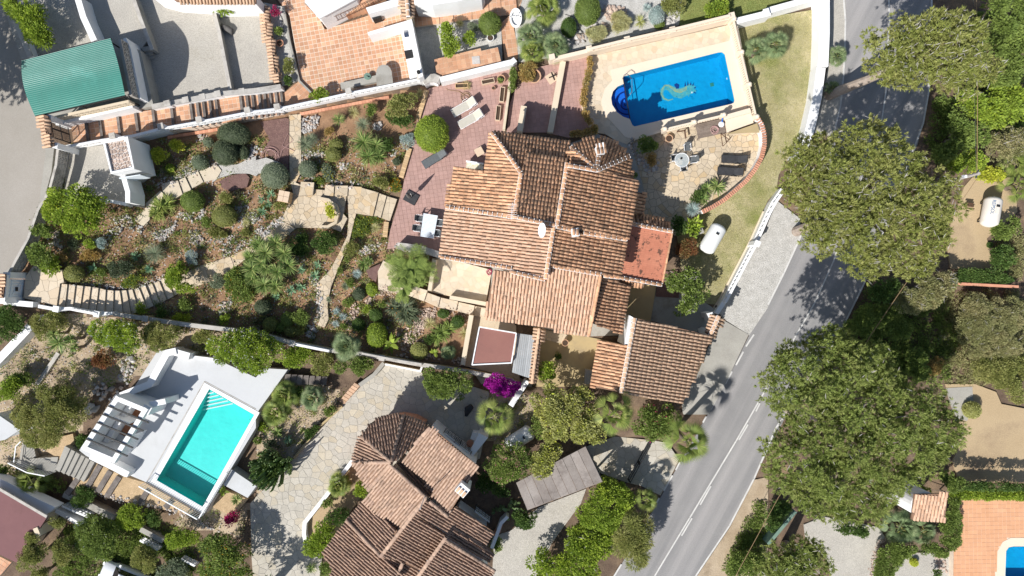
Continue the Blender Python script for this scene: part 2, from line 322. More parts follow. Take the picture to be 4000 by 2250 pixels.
class MB:
    def __init__(s):s.v=[];s.f=[];s.r=[]
    def add(s,vs_,fs_,r=0.5):
        b=len(s.v);s.v += [tuple(x) for x in vs_]
        for f in fs_:s.f.append([b+i for i in f]);s.r.append(r)
        return s
    def prism(s,top,zb,r=0.5,holes=()):
        """top: list of Vectors, zb: bottom z (or list)"""
        n=len(top);zbs=zb if isinstance(zb,(list,tuple)) else [zb]*n
        area=sum(top[i].x*top[(i+1) % n].y-top[(i+1) % n].x*top[i].y for i in range(n))
        if area<0:top=top[::-1];zbs=list(zbs)[::-1]
        if holes:
            loops=[top]+[list(h) for h in holes]
            flat=[p for l in loops for p in l]
            tri=tessellate_polygon([[Vector((p.x,p.y,0)) for p in l] for l in loops])
            s.add(flat,[t if (flat[t[1]]-flat[t[0]]).cross(flat[t[2]]-flat[t[0]]).z>0 else (t[0],t[2],t[1]) for t in tri],r)
            for h in holes:
                m_=len(h)
                s.add(list(h)+[Vector((p.x,p.y,zbs[0])) for p in h],[(i,(i+1) % m_,m_+(i+1) % m_,m_+i) for i in range(m_)],r)
            s.add(list(top)+[Vector((p.x,p.y,z)) for p,z in zip(top,zbs)],[((i+1) % n,i,n+i,n+(i+1) % n) for i in range(n)],r)
            return s
        vs_=list(top)+[Vector((p.x,p.y,z)) for p,z in zip(top,zbs)]
        fs=[list(range(n)),list(range(2*n-1,n-1,-1))]+[((i+1) % n,i,n+i,n+(i+1) % n) for i in range(n)]
        return s.add(vs_,fs,r)
    def box(s,c,size,rz=0.0,r=0.5,M4=None):
        a,b,d=size[0]/2,size[1]/2,size[2]/2;ca,sa=math.cos(rz),math.sin(rz)
        vs_=[]
        for x,y,z in ((-a,-b,-d),(a,-b,-d),(a,b,-d),(-a,b,-d),(-a,-b,d),(a,-b,d),(a,b,d),(-a,b,d)):
            if M4 is not None:vs_.append(M4 @ Vector((c[0]+x,c[1]+y,c[2]+z)))
            else:vs_.append((c[0]+x*ca-y*sa,c[1]+x*sa+y*ca,c[2]+z))
        return s.add(vs_,[(3,2,1,0),(4,5,6,7),(0,1,5,4),(1,2,6,5),(2,3,7,6),(3,0,4,7)],r)
    def beam(s,p0,p1,w,h,r=0.5):
        p0=Vector(p0);p1=Vector(p1);d=(p1-p0).normalized()
        sd=d.cross(Vector((0,0,1)))
        sd=Vector((1,0,0)) if sd.length<1e-4 else sd.normalized()
        up=sd.cross(d);vs_=[]
        for p in (p0,p1):
            for a,b in ((-1,-1),(1,-1),(1,1),(-1,1)):vs_.append(p+sd*(a*w/2)+up*(b*h/2))
        return s.add(vs_,[(0,1,2,3),(7,6,5,4),(0,4,5,1),(1,5,6,2),(2,6,7,3),(3,7,4,0)],r)
    def tube(s,pts,rad,n=6,r=0.5,cap=True):
        pts=[Vector(p) for p in pts];rads=rad if isinstance(rad,(list,tuple)) else [rad]*len(pts)
        vs_=[];m=len(pts)
        for i,p in enumerate(pts):
            d=(pts[min(i+1,m-1)]-pts[max(i-1,0)]).normalized()
            a=d.cross(Vector((0.13,0.21,0.97)))
            a=Vector((1,0,0)) if a.length<1e-3 else a.normalized()
            b=d.cross(a)
            for k in range(n):
                t=2*math.pi*k/n;vs_.append(p+(a*math.cos(t)+b*math.sin(t))*rads[i])
        fs=[(i*n+k,i*n+(k+1) % n,(i+1)*n+(k+1) % n,(i+1)*n+k) for i in range(m-1) for k in range(n)]
        if cap:fs += [list(range(n))[::-1],list(range((m-1)*n,m*n))]
        return s.add(vs_,fs,r)
    def lathe(s,prof,c,n=12,r=0.5):
        vs_=[];m=len(prof)
        for rr,z in prof:
            for k in range(n):
                t=2*math.pi*k/n;vs_.append((c[0]+rr*math.cos(t),c[1]+rr*math.sin(t),c[2]+z))
        fs=[(i*n+k,i*n+(k+1) % n,(i+1)*n+(k+1) % n,(i+1)*n+k) for i in range(m-1) for k in range(n)]
        fs += [list(range(n))[::-1],list(range((m-1)*n,m*n))]
        return s.add(vs_,fs,r)
    def mesh(s,name,off=None,smooth=False):
        o=off or Vector((0,0,0))
        me=bpy.data.meshes.new(name);me.from_pydata([(x[0]-o[0],x[1]-o[1],x[2]-o[2]) for x in s.v],[],s.f)
        a=me.attributes.new('rnd','FLOAT','FACE');a.data.foreach_set('value',np.array(s.r,np.float32))
        if smooth:me.polygons.foreach_set('use_smooth',[True]*len(me.polygons))
        return me
    def build(s,name,m,parent=None,smooth=False):
        off=rootloc(parent) if parent is not None else None
        return link(name,s.mesh(name,off,smooth),m,parent)
def part(name,m,parent,fn,smooth=False):
    b=MB();fn(b);return b.build(name,m,parent,smooth)
def copy_tree(o,parent=None,label=None):
    c=o.copy();COL.objects.link(c);c.parent=parent
    if label:c['label']=label
    for ch in o.children:copy_tree(ch,c)
    return c
ZC=[0.0]
def patch(name,pts,z,m,depth=0.6,holes=(),reg=True,kind='structure',parent=None):
    ZC[0] += 0.0015;zz=z+(ZC[0] % 0.03)
    b=MB();b.prism([P3(p,zz) for p in pts],zz-depth,holes=[[P3(p,zz) for p in h] for h in holes])
    o=b.build(name,m,parent)
    if kind and parent is None:o['kind']=kind
    if reg:PATCH.append((pts,zz))
    return o,zz
# ---- polygon clipping
def clip_half(poly,nx,ny,c):
    out=[];n=len(poly)
    for i in range(n):
        a=poly[i];b=poly[(i+1) % n]
        da=a[0]*nx+a[1]*ny-c;db=b[0]*nx+b[1]*ny-c
        if da <= 0:out.append(a)
        if (da<0<db) or (db<0<da):
            t=da/(da-db);out.append((a[0]+(b[0]-a[0])*t,a[1]+(b[1]-a[1])*t))
    return out
def clip_convex(subj,cell):
    n=len(cell);out=subj
    for i in range(n):
        a=cell[i];b=cell[(i+1) % n]
        nx,ny=(b[1]-a[1]),-(b[0]-a[0])
        out=clip_half(out,nx,ny,a[0]*nx+a[1]*ny)
        if len(out)<3:return []
    return out
def parea(p):return 0.5*sum(p[i][0]*p[(i+1) % len(p)][1]-p[(i+1) % len(p)][0]*p[i][1] for i in range(len(p)))
def cells_voronoi(region,size,joint,rng):
    xs=[p[0] for p in region];ys=[p[1] for p in region]
    seeds=[]
    nx=int((max(xs)-min(xs))/size)+3;ny=int((max(ys)-min(ys))/size)+3
    G={}
    for j in range(ny):
        for i in range(nx):
            p=(min(xs)+(i-1+0.5+rng.uniform(-.46,.46))*size,min(ys)+(j-1+0.5+rng.uniform(-.46,.46))*size);G[i,j]=p
    R=np.array(region)
    for (i,j),p in G.items():
        if not inpoly(region,np.array([p[0]]),np.array([p[1]]))[0] and edgedist(region,np.array([p[0]]),np.array([p[1]]))[0]>size:continue
        cell=[(p[0]-size*1.5,p[1]-size*1.5),(p[0]+size*1.5,p[1]-size*1.5),(p[0]+size*1.5,p[1]+size*1.5),(p[0]-size*1.5,p[1]+size*1.5)]
        for dj in (-2,-1,0,1,2):
            for di in (-2,-1,0,1,2):
                q=G.get((i+di,j+dj))
                if q is None or q is p:continue
                ex,ey=q[0]-p[0],q[1]-p[1];L=math.hypot(ex,ey)
                if L<1e-6:continue
                ex /= L;ey /= L
                cell=clip_half(cell,ex,ey,p[0]*ex+p[1]*ey+L/2-joint/2)
                if len(cell)<3:break
            if len(cell)<3:break
        if len(cell) >= 3:yield cell
def cells_grid(region,sx,sy,ang,joint):
    ca,sa=math.cos(ang),math.sin(ang)
    loc=[(x*ca+y*sa,-x*sa+y*ca) for x,y in region]
    x0=min(p[0] for p in loc);y0=min(p[1] for p in loc);x1=max(p[0] for p in loc);y1=max(p[1] for p in loc)
    j=joint/2
    for iy in range(int((y1-y0)/sy)+1):
        for ix in range(int((x1-x0)/sx)+1):
            a,b=x0+ix*sx+j,y0+iy*sy+j;c,d=a+sx-joint,b+sy-joint
            yield [(x*ca-y*sa,x*sa+y*ca) for x,y in ((a,b),(c,b),(c,d),(a,d))]
def pave(parent,pts,z,m,pname,style,size,joint,ang=0.0,th=0.012,quota=300,sy=None,seed=1,excl=()):
    """real paving pieces laid over a bed; the largest `quota` are objects, the rest one joined part"""
    rng=random.Random(seed)
    reg=[(p.x,p.y) for p in (P3(q,z) for q in pts)]
    if parea(reg)<0:reg=reg[::-1]
    ex=[[(p.x,p.y) for p in (P3(q,z) for q in e)] for e in excl]
    it=cells_voronoi(reg,size,joint,rng) if style == 'crazy' else cells_grid(reg,size,sy or size,ang,joint)
    ps=[]
    for cell in it:
        if parea(cell)<0:cell=cell[::-1]
        pc=clip_convex(reg,cell)
        if len(pc)<3:continue
        ar=abs(parea(pc))
        if ar<0.004:continue
        cx=sum(p[0] for p in pc)/len(pc);cy=sum(p[1] for p in pc)/len(pc)
        if any(inpoly(e,np.array([cx]),np.array([cy]))[0] for e in ex):continue
        ps.append((ar,pc,cx,cy))
    ps.sort(key=lambda t:-t[0])
    rest=MB()
    off=rootloc(parent)
    for k,(ar,pc,cx,cy) in enumerate(ps):
        tilt=rng.uniform(-.003,.003)
        top=[Vector((x,y,z+th+tilt)) for x,y in pc]
        r=rng.random()
        if k<quota:
            b=MB();b.prism(top,z-0.02,r);o=link(pname,b.mesh(pname,off),m,parent)
        else:rest.prism(top,z-0.02,r)
    if rest.v:rest.build(pname,m,parent)['kind']='stuff'
def wall(name,label,pts,zt,zb,th,m,cap=None,cat='wall',posts=(),postw=0.36,posth=0.25,group=None,postm=None,parent=None,caph=0.06):
    """pts: photo pixels of the wall's top line; zt/zb: height lists or numbers"""
    n=len(pts);zt=zt if isinstance(zt,(list,tuple)) else [zt]*n;zb=zb if isinstance(zb,(list,tuple)) else [zb]*n
    W=[P(p[0],p[1],z) for p,z in zip(pts,zt)]
    own=parent is None
    root=thing(name,label,cat,(W[0].x,W[0].y,zb[0]),group) if own else parent
    def strip(b,t,tz,bz):
        L=[];R_=[]
        for i in range(n):
            d0=(W[i]-W[i-1]) if i else (W[1]-W[0]);d1=(W[i+1]-W[i]) if i<n-1 else d0
            d0=Vector((d0.x,d0.y,0)).normalized();d1=Vector((d1.x,d1.y,0)).normalized()
            dd=(d0+d1).normalized();k=t/2/max(0.4,dd.dot(d0));nrm=Vector((-dd.y,dd.x,0))*k
            L.append(W[i]+nrm);R_.append(W[i]-nrm)
        vs_=[]
        for i in range(n):
            vs_ += [(L[i].x,L[i].y,tz[i]),(R_[i].x,R_[i].y,tz[i]),(R_[i].x,R_[i].y,bz[i]),(L[i].x,L[i].y,bz[i])]
        fs=[(3,2,1,0),(4*n-4,4*n-3,4*n-2,4*n-1)]
        for i in range(n-1):
            a=4*i;c=a+4
            fs += [(a,a+1,c+1,c),(a+1,a+2,c+2,c+1),(a+2,a+3,c+3,c+2),(a+3,a,c,c+3)]
        b.add(vs_,fs)
    b=MB();strip(b,th,zt,zb);b.build('wall_body',m,root)
    if cap:
        b=MB();strip(b,th+0.08,[z+caph for z in zt],[z-0.01 for z in zt]);b.build('coping',cap,root)
    for p in posts:
        # height from nearest wall point
        i=min(range(n),key=lambda q:(pts[q][0]-p[0]) ** 2+(pts[q][1]-p[1]) ** 2)
        c=P(p[0],p[1],zt[i]);j=min(max(i,1),n-1);d=W[j]-W[j-1];a=math.atan2(d.y,d.x)
        b=MB();b.box((c.x,c.y,(zt[i]+posth+zb[i])/2),(postw,postw,zt[i]+posth-zb[i]),a)
        pb_=b.build('post',m,root)
        b=MB();b.box((c.x,c.y,zt[i]+posth+0.03),(postw+0.08,postw+0.08,0.08),a);b.build('post_cap',postm or cap or m,pb_)
    return root
def lattice(parent,pts,zb,zt,th,m,cell=0.4,style='x',bar=0.07):
    """openwork blocks standing on a wall: one joined part"""
    n=len(pts);zt=zt if isinstance(zt,(list,tuple)) else [zt]*n;zb=zb if isinstance(zb,(list,tuple)) else [zb]*n
    b=MB()
    for i in range(n-1):
        A=P(*pts[i],zt[i]);B=P(*pts[i+1],zt[i+1]);A0=Vector((A.x,A.y,zb[i]));B0=Vector((B.x,B.y,zb[i+1]))
        L=(B-A).length;k=max(1,int(L/cell));rows=max(1,round((zt[i]-zb[i])/cell))
        def pt(s,t):return A0.lerp(B0,s).lerp(A.lerp(B,s),t)
        for r in range(rows+1):b.beam(pt(0,r/rows),pt(1,r/rows),th,bar)
        for c in range(k+1):
            b.beam(pt(c/k,0),pt(c/k+2e-3,1),th*0.96,bar)
            if c<k and style == 'x':
                for r in range(rows):
                    b.beam(pt(c/k,r/rows),pt((c+1)/k,(r+1)/rows),th*0.9,bar);b.beam(pt(c/k,(r+1)/rows),pt((c+1)/k,r/rows),th*0.85,bar)
    o=b.build('lattice',m,parent);return o

# ================================================================== STRUCTURE: roads, terraces, paths
# ---- right-hand road (runs from the top right to the bottom)
RL=T('D',560,-1400,575,-80,590,130,585,400,570,600)+T('D',540,830,490,1030)+T('H',250,320,130,600,0,860)+T('G',1932,860,1790,1080)+T('K',1600,20,1240,640,1100,890,820,1370,700,1560,100,2580)
RR=T('D',1245,-1400,1240,-80,1235,300,1220,680,1180,900,1130,1080)+T('H',860,400,715,710,560,1020,400,1320)+T('L',130,250)+T('K',1820,720,1640,1080,1390,1449,1300,1600,700,2640)
ZR=-0.70
patch('road',RL+RR[::-1],ZR,'asphalt',0.5)
def line_mark(name,pts,w,m='road_paint',dash=None,lift=0.006):
    b=MB();W=[P3(p,ZR+0.034+lift) for p in pts]
    segs=[]
    if dash is None:segs=[(W[i],W[i+1]) for i in range(len(W)-1)]
    for a,c in segs:
        d=(c-a).normalized();n=Vector((-d.y,d.x,0))*w/2
        b.prism([a-n-d*.01,c-n+d*.01,c+n+d*.01,a+n-d*.01],ZR+0.02)
    o=b.build(name,m);o['kind']='structure';return o
line_mark('road_edge_line',T('D',565,-60,583,150,578,400,566,600,545,800,495,1010)+T('H',240,350,120,610,0,850),0.13)
for a in (T('K',1600,10,1570,60),T('K',1548,100,1500,190),T('K',1465,245,1440,290),T('K',1265,590,1235,648),T('K',1210,690,1145,805),T('K',1110,860,1090,895),T('K',825,1360,770,1449),
          T('G',1825,1075,1765,1165),T('G',1745,1205,1690,1305),T('G',1660,1355,1610,1445)):
    line_mark('road_dash_line',a,0.12)
line_mark('road_edge_line',T('D',1235,-60,1232,300,1212,690,1170,930)+T('H',720,700,560,1025)+T('L',60,330)+T('K',1825,715,1640,1070,1385,1449,1370,1480),0.13)
line_mark('road_centre_line',T('D',908,-60,915,150,890,680,860,890)+T('H',490,530,350,840,200,1100)+T('K',1880,100,1690,430,1340,1010,1075,1449,1060,1480),0.11)
for a in (T('K',1870,145,1840,205),T('K',1780,305,1712,420),T('K',1500,770,1420,910),T('K',1358,1012,1280,1143)):
    line_mark('road_centre_dash',a,0.11)
# verges
patch('verge',T('D',470,-80,575,-80,590,130,585,400,570,600,540,830,490,1030,330,1000,400,800,450,500),ZR+0.02,'pale_gravel',0.5)
patch('verge',T('H',60,60,240,200,250,320,130,600,0,860)+T('G',1932,870,1790,1080,1600,960,1560,910,1620,830,1932,240),ZR+0.02,'rough_gravel',0.5)
patch('driveway',T('G',1600,970,1785,1075)+T('K',1600,20,1480,230,1290,230,1280,100,1340,0)+T('G',1390,1400,1510,1100),ZR+0.05,'concrete',0.5)
# ---- left road
patch('road',T('A',-900,-1400,-240,-1400,40,-60,95,260,165,450,240,760,290,880,350,1110,345,1300,315,1449)+T('E',300,80,215,330,110,530,30,612,-60,660,-1400,1200),2.4,'road_left',0.8)
patch('kerb',T('A',40,-60,90,60,240,440,165,450,95,260,20,0),2.5,'concrete',0.8)
patch('kerb',T('A',350,1110,410,1120,390,1300,350,1449)+T('E',345,30,240,340,130,530,70,605,30,612,110,530,215,330,300,80),2.5,'concrete',0.8)
# ---- gravel terraces of the upper-left plot, stepping down to the right
patch('gravel_terrace',T('A',120,-40,590,-40,640,130,750,310,250,440),2.2,'pale_gravel',2)
patch('gravel_terrace',T('A',640,-40,1010,-40,1090,200,1120,300,1060,380,760,300,690,150),1.6,'pale_gravel',2)
patch('gravel_terrace',T('A',1030,-40,1600,-40,1640,200,1750,700,1190,800,1110,450,1165,370),1.0,'pale_gravel',2)
patch('gravel_terrace',T('A',1610,40,1932,-20)+T('B',20,20,60,200,150,630)+T('A',1932,660,1780,690,1680,300),0.62,'pale_gravel',2)
patch('carport_floor',T('A',240,440,760,300,1060,380,1160,800,560,930,300,870),2.3,'concrete',2)
patch('parking_yard',T('A',600,1120,1040,1060,1110,1300,930,1449)+T('E',1000,0,1050,110,800,70,560,170,480,60)+T('A',480,1449,530,1140),2.15,'pale_gravel',1)
# terracotta walkway with steps down to the right
xs_t=[545,650,755,890,1025,1155,1295,1440,1490,1535,1585,1630,1815,1862,1905,1955,1995,2035,2080,2120]
def wl_up(x):return 930-(x-530)*0.163
def wl_lo(x):return 1095-(x-540)*0.147
zt_=2.30;WALK=[]
for i in range(len(xs_t)-1):
    x0,x1=xs_t[i],xs_t[i+1]
    q=T('A',x0-8,wl_up(x0),x1,wl_up(x1),x1+22,wl_lo(x1),x0+14,wl_lo(x0))
    o,zz=patch('walkway_step',q,zt_,'grout',0.9);a=math.atan2(-(q[1][1]-q[0][1]),q[1][0]-q[0][0])
    pave(o,q,zz,'terracotta','floor_tile','grid',0.34,0.03,a,quota=60,seed=i)
    part('step_nosing','sleeper',o,lambda b:b.beam(P3(q[1],zz+.02),P3(q[2],zz+.02),.2,.12,random.random()))
    zt_ -= 0.098
# landing with diagonal tiles
q=T('B',230,690,320,615,420,700,400,760,200,830,170,720)
o,zz=patch('walkway_landing',q,0.44,'grout',0.6);pave(o,q,zz,'terracotta','floor_tile','grid',0.36,0.018,0.75,quota=120)
# big terracotta patio
q=T('B',120,-60,372,-60,372,30,485,150,520,225,845,120,1100,80,1165,140,1160,600,410,770,340,620,255,120)
o,zz=patch('terracotta_patio',q,0.35,'grout',0.6);pave(o,q,zz,'terracotta','floor_tile','grid',0.335,0.045,0.19,quota=300,seed=3)
# steps and walkway to the right of it
xs_=[845,935,1030,1180,1375,1480,1620,1750,1842,1960];zt_=0.33
for i in range(len(xs_)-1):
    x0,x1=xs_[i],xs_[i+1]
    f=lambda x:150-(x-840)*0.135 if x<1150 else 85-(x-1180)*0.14
    g=lambda x:250-(x-845)*0.2 if x<1150 else 205-(x-1180)*0.13
    q=T('B',x0,f(x0)-40,x1,f(x1)-40,x1+10,g(x1),x0+10,g(x0))
    o,zz=patch('walkway_step',q,zt_+(0.02 if i<3 else 0),'grout',0.6);pave(o,q,zz,'terracotta','floor_tile','grid',0.36,0.02,0.14,quota=40,seed=20+i)
    zt_ -= 0.06 if i >= 2 else 0.02
q=T('B',1850,175,1980,60)+T('C',95,-60,50,80,10,200,40,330,45,440,0,470)+T('B',1880,470,1855,250)
o,zz=patch('walkway_landing',q,0.02,'grout',0.6);pave(o,q,zz,'terracotta','floor_tile','grid',0.36,0.02,0.14,quota=150,seed=33)
patch('gravel_bed',T('B',1205,215,1560,120,1850,180,1860,460,1380,590,1270,600),-0.02,'rough_gravel',0.4)
# planting bed beside the patio
patch('planting_bed',T('B',60,20,200,50,250,330,320,610,200,650,130,300),0.45,'rough_gravel',0.5)

# ---- main garden: beige stone steps from the white gate
up=[(455,690),(510,697),(570,703),(630,710),(687,716),(745,725),(800,738),(858,745),(905,745),(955,742),(1000,735),(1048,722),(1098,706),(1148,690),(1200,668),(1250,648),(1290,690)]
lo=[(430,860),(492,868),(550,876),(605,884),(665,890),(725,897),(790,908),(855,916),(930,925),(990,921),(1050,905),(1110,880),(1160,860),(1210,840),(1260,815),(1315,785),(1350,765)]
zt_=2.62
o,zz=patch('entrance_landing',T('E',195,640,250,560,350,560,470,590,485,680,455,690,430,862,180,800),zt_,'mortar',0.8)
pave(o,T('E',195,640,250,560,350,560,470,590,485,680,455,690,430,862,180,800),zz,'flag_pale','paving_stone','crazy',0.62,0.02,quota=120)
for i in range(len(up)-1):
    zt_ -= 0.125
    q=T('E',*up[i],*up[i+1],*lo[i+1],*lo[i])
    o,zz=patch('garden_step',q,zt_,'mortar',0.8);pave(o,q,zz,'flag_pale','paving_stone','crazy',0.55,0.014,quota=40,seed=i)
# path beyond the horseshoe hedge
for i,(q,z) in enumerate(((T('E',1290,690,1400,610,1500,560,1545,690,1460,720,1350,770),0.57),(T('E',1500,558,1540,548,1590,685,1548,695),0.54),(T('E',1542,548,1738,486,1770,570,1592,684),0.50),
                            (T('E',1742,484,1932,395)+T('F',60,330,95,370)+T('E',1900,470,1774,568),0.46),(T('F',55,335,190,215,300,275,200,360,90,400),0.44))):
    o,zz=patch('garden_path',q,z,'mortar',0.6);pave(o,q,zz,'flag','paving_stone','crazy',0.5,0.015,quota=60,seed=40+i)
q=T('B',250,870,340,860,342,1300,300,1380)+T('F',440,-20,690,0,660,165,690,200,640,300,560,270,300,270,195,212,280,0)+T('B',255,1360)
o,zz=patch('garden_path',q,0.50,'mortar',0.6);pave(o,q,zz,'flag','paving_stone','crazy',0.46,0.028,quota=250,seed=50)
q=T('F',690,0,795,0,752,180,705,370,645,520,565,720,540,850,548,960,520,1020,465,1012,492,930,470,760,462,690,560,590,640,440,690,330,700,200)
o,zz=patch('garden_path',q,0.40,'mortar',0.6);pave(o,q,zz,'flag','paving_stone','crazy',0.4,0.026,quota=250,seed=51)
for i,(q,z) in enumerate(((T('B',340,1372,440,1378,430,1470,330,1480),0.74),(T('B',525,1395,592,1400,585,1480,515,1480),0.64),(T('B',600,1402,695,1402,690,1480,592,1480),0.54),(T('B',705,1405,800,1412,790,1480,695,1470),0.44),
                            (T('F',800,-30,925,5,882,182,757,162),0.44),(T('F',925,8,985,30,942,195,884,180),0.30),(T('F',988,32,1065,55,1010,222,945,195),0.18))):
    o,zz=patch('garden_step',q,z,'mortar',0.6);pave(o,q,zz,'flag','paving_stone','crazy',0.6,0.014,quota=40,seed=60+i)
for i,(q,z) in enumerate(((T('N',580,1130,820,1090,890,1290,700,1400,600,1300),1.10),(T('N',840,1080,930,1040,1020,1230,900,1290),1.00),(T('N',950,1040,1120,950,1200,1110,1080,1180,1025,1210),0.92),(T('N',1140,950,1400,850,1470,940,1400,1060,1210,1110),0.84),
                            (T('N',340,1430,560,1240,640,1320,480,1520,360,1560),1.22))):
    patch('garden_path',q,z,'mortar_pale',0.6)
q=T('E',1050,170,1130,90,1130,210,1080,260,1010,210);patch('garden_path',q,1.18,'mortar_pale',0.5)
patch('gravel_path',T('N',1400,860,1700,850,1983,720)+T('A',1932,1210,2010,1190,2120,1230)+T('B',90,1290,20,1310)+T('A',1932,1330,1880,1310,1760,1310,1640,1350,1600,1380),0.76,'rough_gravel',0.5)
patch('mulch_bed',T('N',1440,1100,1600,1010,1830,980,1890,1050,1850,1180,1600,1250,1470,1190),0.75,'mulch',0.3)
patch('mulch_bed',T('B',30,920,230,890,250,900,245,1360,210,1310,150,1200,60,1150,100,1050),0.56,'mulch',0.5)
patch('mulch_bed',T('F',830,590,940,540,905,680,850,640),0.46,'mulch',0.3)
# ---- pink tiled terrace
PINK=T('B',1300,670,1932,515)+T('C',20,460,-30,800,-60,1010)+T('M',700,300,600,700)+T('F',1470,0,1395,480,1050,425,990,430,1010,300,1062,130,1100,0)+T('B',1175,1110,1205,960,1215,900)
o,zz=patch('pink_terrace',PINK,0.10,'pink_grout',0.8);pave(o,PINK,zz,'pink_tile','floor_tile','grid',0.325,0.014,0.15,quota=300,seed=70)
def kerb_row(name,label,p0,p1,z,w,n,m,cat='kerb'):
    a,b_=P3(p0,z),P3(p1,z);root=thing(name,label,cat,(a.x,a.y,z-.3))
    for i in range(n):
        q=a.lerp(b_,(i+.03)/n);r_=a.lerp(b_,(i+.97)/n)
        part('brick',m,root,lambda b:b.prism([q+(Vector((-(b_-a).y,(b_-a).x,0)).normalized()*s*w/2) if k == 0 else r_+(Vector((-(b_-a).y,(b_-a).x,0)).normalized()*s*w/2) for k,s in ((0,-1),(1,-1),(1,1),(0,1))],z-.35,random.random()))
    return root
kerb_row('terrace_kerb','ochre brick kerb at the upper left of the pink terrace',*T('B',1288,680,1218,905),0.32,0.36,14,'ochre_brick')
kerb_row('terrace_kerb','ochre brick kerb below the big round bush along the pink terrace',*T('B',1160,1120,1095,1340),0.32,0.36,14,'ochre_brick')
kerb_row('terrace_kerb','short ochre brick kerb beside the yellow flower bed',*T('F',985,225,972,340),0.34,0.36,7,'ochre_brick')
# pink court left of the pool
CT1=T('C',20,680,190,510,370,468,290,1000,-40,1000,-20,800)
o,zz=patch('pink_court',CT1,0.16,'pink_grout',0.8);pave(o,CT1,zz,'pink_tile','floor_tile','grid',0.30,0.012,0.14,quota=200,seed=71)
CT2=T('C',395,460,595,425,560,560,530,720,520,860,600,1000,430,1040,290,1010)
o,zz=patch('pink_court',CT2,0.02,'pink_grout',0.8);pave(o,CT2,zz,'pink_tile','floor_tile','grid',0.30,0.012,0.14,quota=200,seed=72)
patch('house_plinth',T('M',700,30,1600,170)+T('C',640,1010,900,1100)+T('G',1000,0,860,700,830,1080,560,1090,-40,980)+T('F',1760,950,1780,570,1400,480)+T('M',300,600,640,300),0.05,'concrete',0.6)

# ---- pool with its deck
POOL=T('C',838,578,1555,397,1585,395,1605,412,1678,755,1674,775,1655,785,925,955,908,945,888,898,840,882,790,845,755,790,748,740,762,690,795,655,842,634)
DECK=T('C',600,425,1610,195,1690,170,1845,890,1600,868,1160,972,920,1050,850,1100,700,1010,600,1000,520,860,530,720,565,560)
COPE=T('C',742,527,1640,308,1662,190,1700,180,1842,885,1590,880,1160,975,925,1050,855,1035,760,930,695,860,673,765,700,670,757,608)
o,zz=patch('pool_paving',DECK,0.0,'mortar_pale',0.8,holes=[POOL]);pave(o,DECK,zz,'flag_pale','paving_stone','crazy',0.4,0.02,quota=300,seed=80,excl=[COPE])
o,zz=patch('pool_coping',COPE,0.04,'coping',0.5,holes=[POOL])
def pool(name,pts,ztop,depth,water_z,m,wm,label=None,dfn=None):
    loop=[P3(p,ztop) for p in pts]
    b=MB();n=len(loop)
    if sum(loop[i].x*loop[(i+1) % n].y-loop[(i+1) % n].x*loop[i].y for i in range(n))<0:loop=loop[::-1]
    c=sum(loop,Vector())/n
    loop=[p+(c-p).normalized()*0.02 for p in loop]
    fl=[Vector((p.x,p.y,ztop-(dfn(p) if dfn else depth))) for p in loop]
    b.add(loop+fl,[(i,n+i,n+(i+1) % n,(i+1) % n) for i in range(n)])
    b.add(fl,[list(range(n))])
    o=b.build(name+'_basin',m);o['kind']='structure'
    b=MB();b.add([Vector((p.x,p.y,water_z)) for p in loop],[list(range(n))]);w=b.build(name+'_water',wm);w['kind']='structure'
    return o,loop
PB,_=pool('swimming_pool',POOL,0.06,1.35,-0.08,'pool_blue','water_blue')
HOLES=[POOL]
# roman steps
pc=T('C',868,775)[0]
c0=P3(pc,-0.3)
def arc_pts(r,z,n=16):
    out=[]
    d=(P3(T('C',842,640)[0],0)-P3(T('C',888,895)[0],0)).normalized();a0=math.atan2(d.y,d.x)
    for i in range(n+1):
        t=a0+math.pi*i/n;out.append(Vector((c0.x+r*math.cos(t),c0.y+r*math.sin(t),z)))
    return out
for k,(r,r2,z) in enumerate(((1.30,0.86,-0.42),(0.86,0.40,-0.68),(0.40,0.03,-0.92))):
    part('roman_step','pool_mid',PB,lambda b:b.prism(arc_pts(r,z)+arc_pts(r2,z)[::-1],-1.29))
    part('step_edge','pool_dark',PB,lambda b:b.tube([p+Vector((0,0,.02)) for p in arc_pts(r2+.04,z)],0.05,5))
part('step_edge','pool_dark',PB,lambda b:b.tube([P(*T('C',842,640)[0],-0.4),P(*T('C',888,895)[0],-0.4)],0.03,4))
# main drain and lamp
part('drain_cover','plastic_teal',PB,lambda b:b.box(tuple(P(*T('C',1508,640)[0],-1.28)),(0.28,0.28,0.03),0.2))
part('pool_lamp','white_wall',PB,lambda b:b.lathe([(0.13,-.02),(0.13,.02),(0.10,.03)],tuple(P(*T('C',1630,592)[0],-0.5)),12))
# seahorse mosaic on the pool floor, head to the right, curled tail to the left
zf=-1.278
def mos(name,m,loops,dz=0):
    b=MB()
    for l in loops:
        W=[P(*q,zf+dz) for q in T('C',*l)]
        if sum(W[i].x*W[(i+1) % len(W)].y-W[(i+1) % len(W)].x*W[i].y for i in range(len(W)))<0:W=W[::-1]
        b.add(W,[list(range(len(W)))])
    return b.build(name,m,PB)
def ribbon(pts,w):
    A=[Vector(T('C',*p)[0]) for p in pts];out=[]
    L=[];R_=[]
    for i,p in enumerate(A):
        d=(A[min(i+1,len(A)-1)]-A[max(i-1,0)]).normalized();n=Vector((-d.y,d.x));L.append(p+n*w[i]);R_.append(p-n*w[i])
    return L,R_
spine=[(1215,748),(1180,758),(1145,745),(1128,712),(1132,680),(1152,662),(1180,662),(1205,678),(1235,700),(1270,705),(1305,690),(1325,668),(1345,655)]
wid=[2,4,6,7,8,9,11,14,19,21,18,12,10]
L_,R_=ribbon(spine,wid)
b=MB()
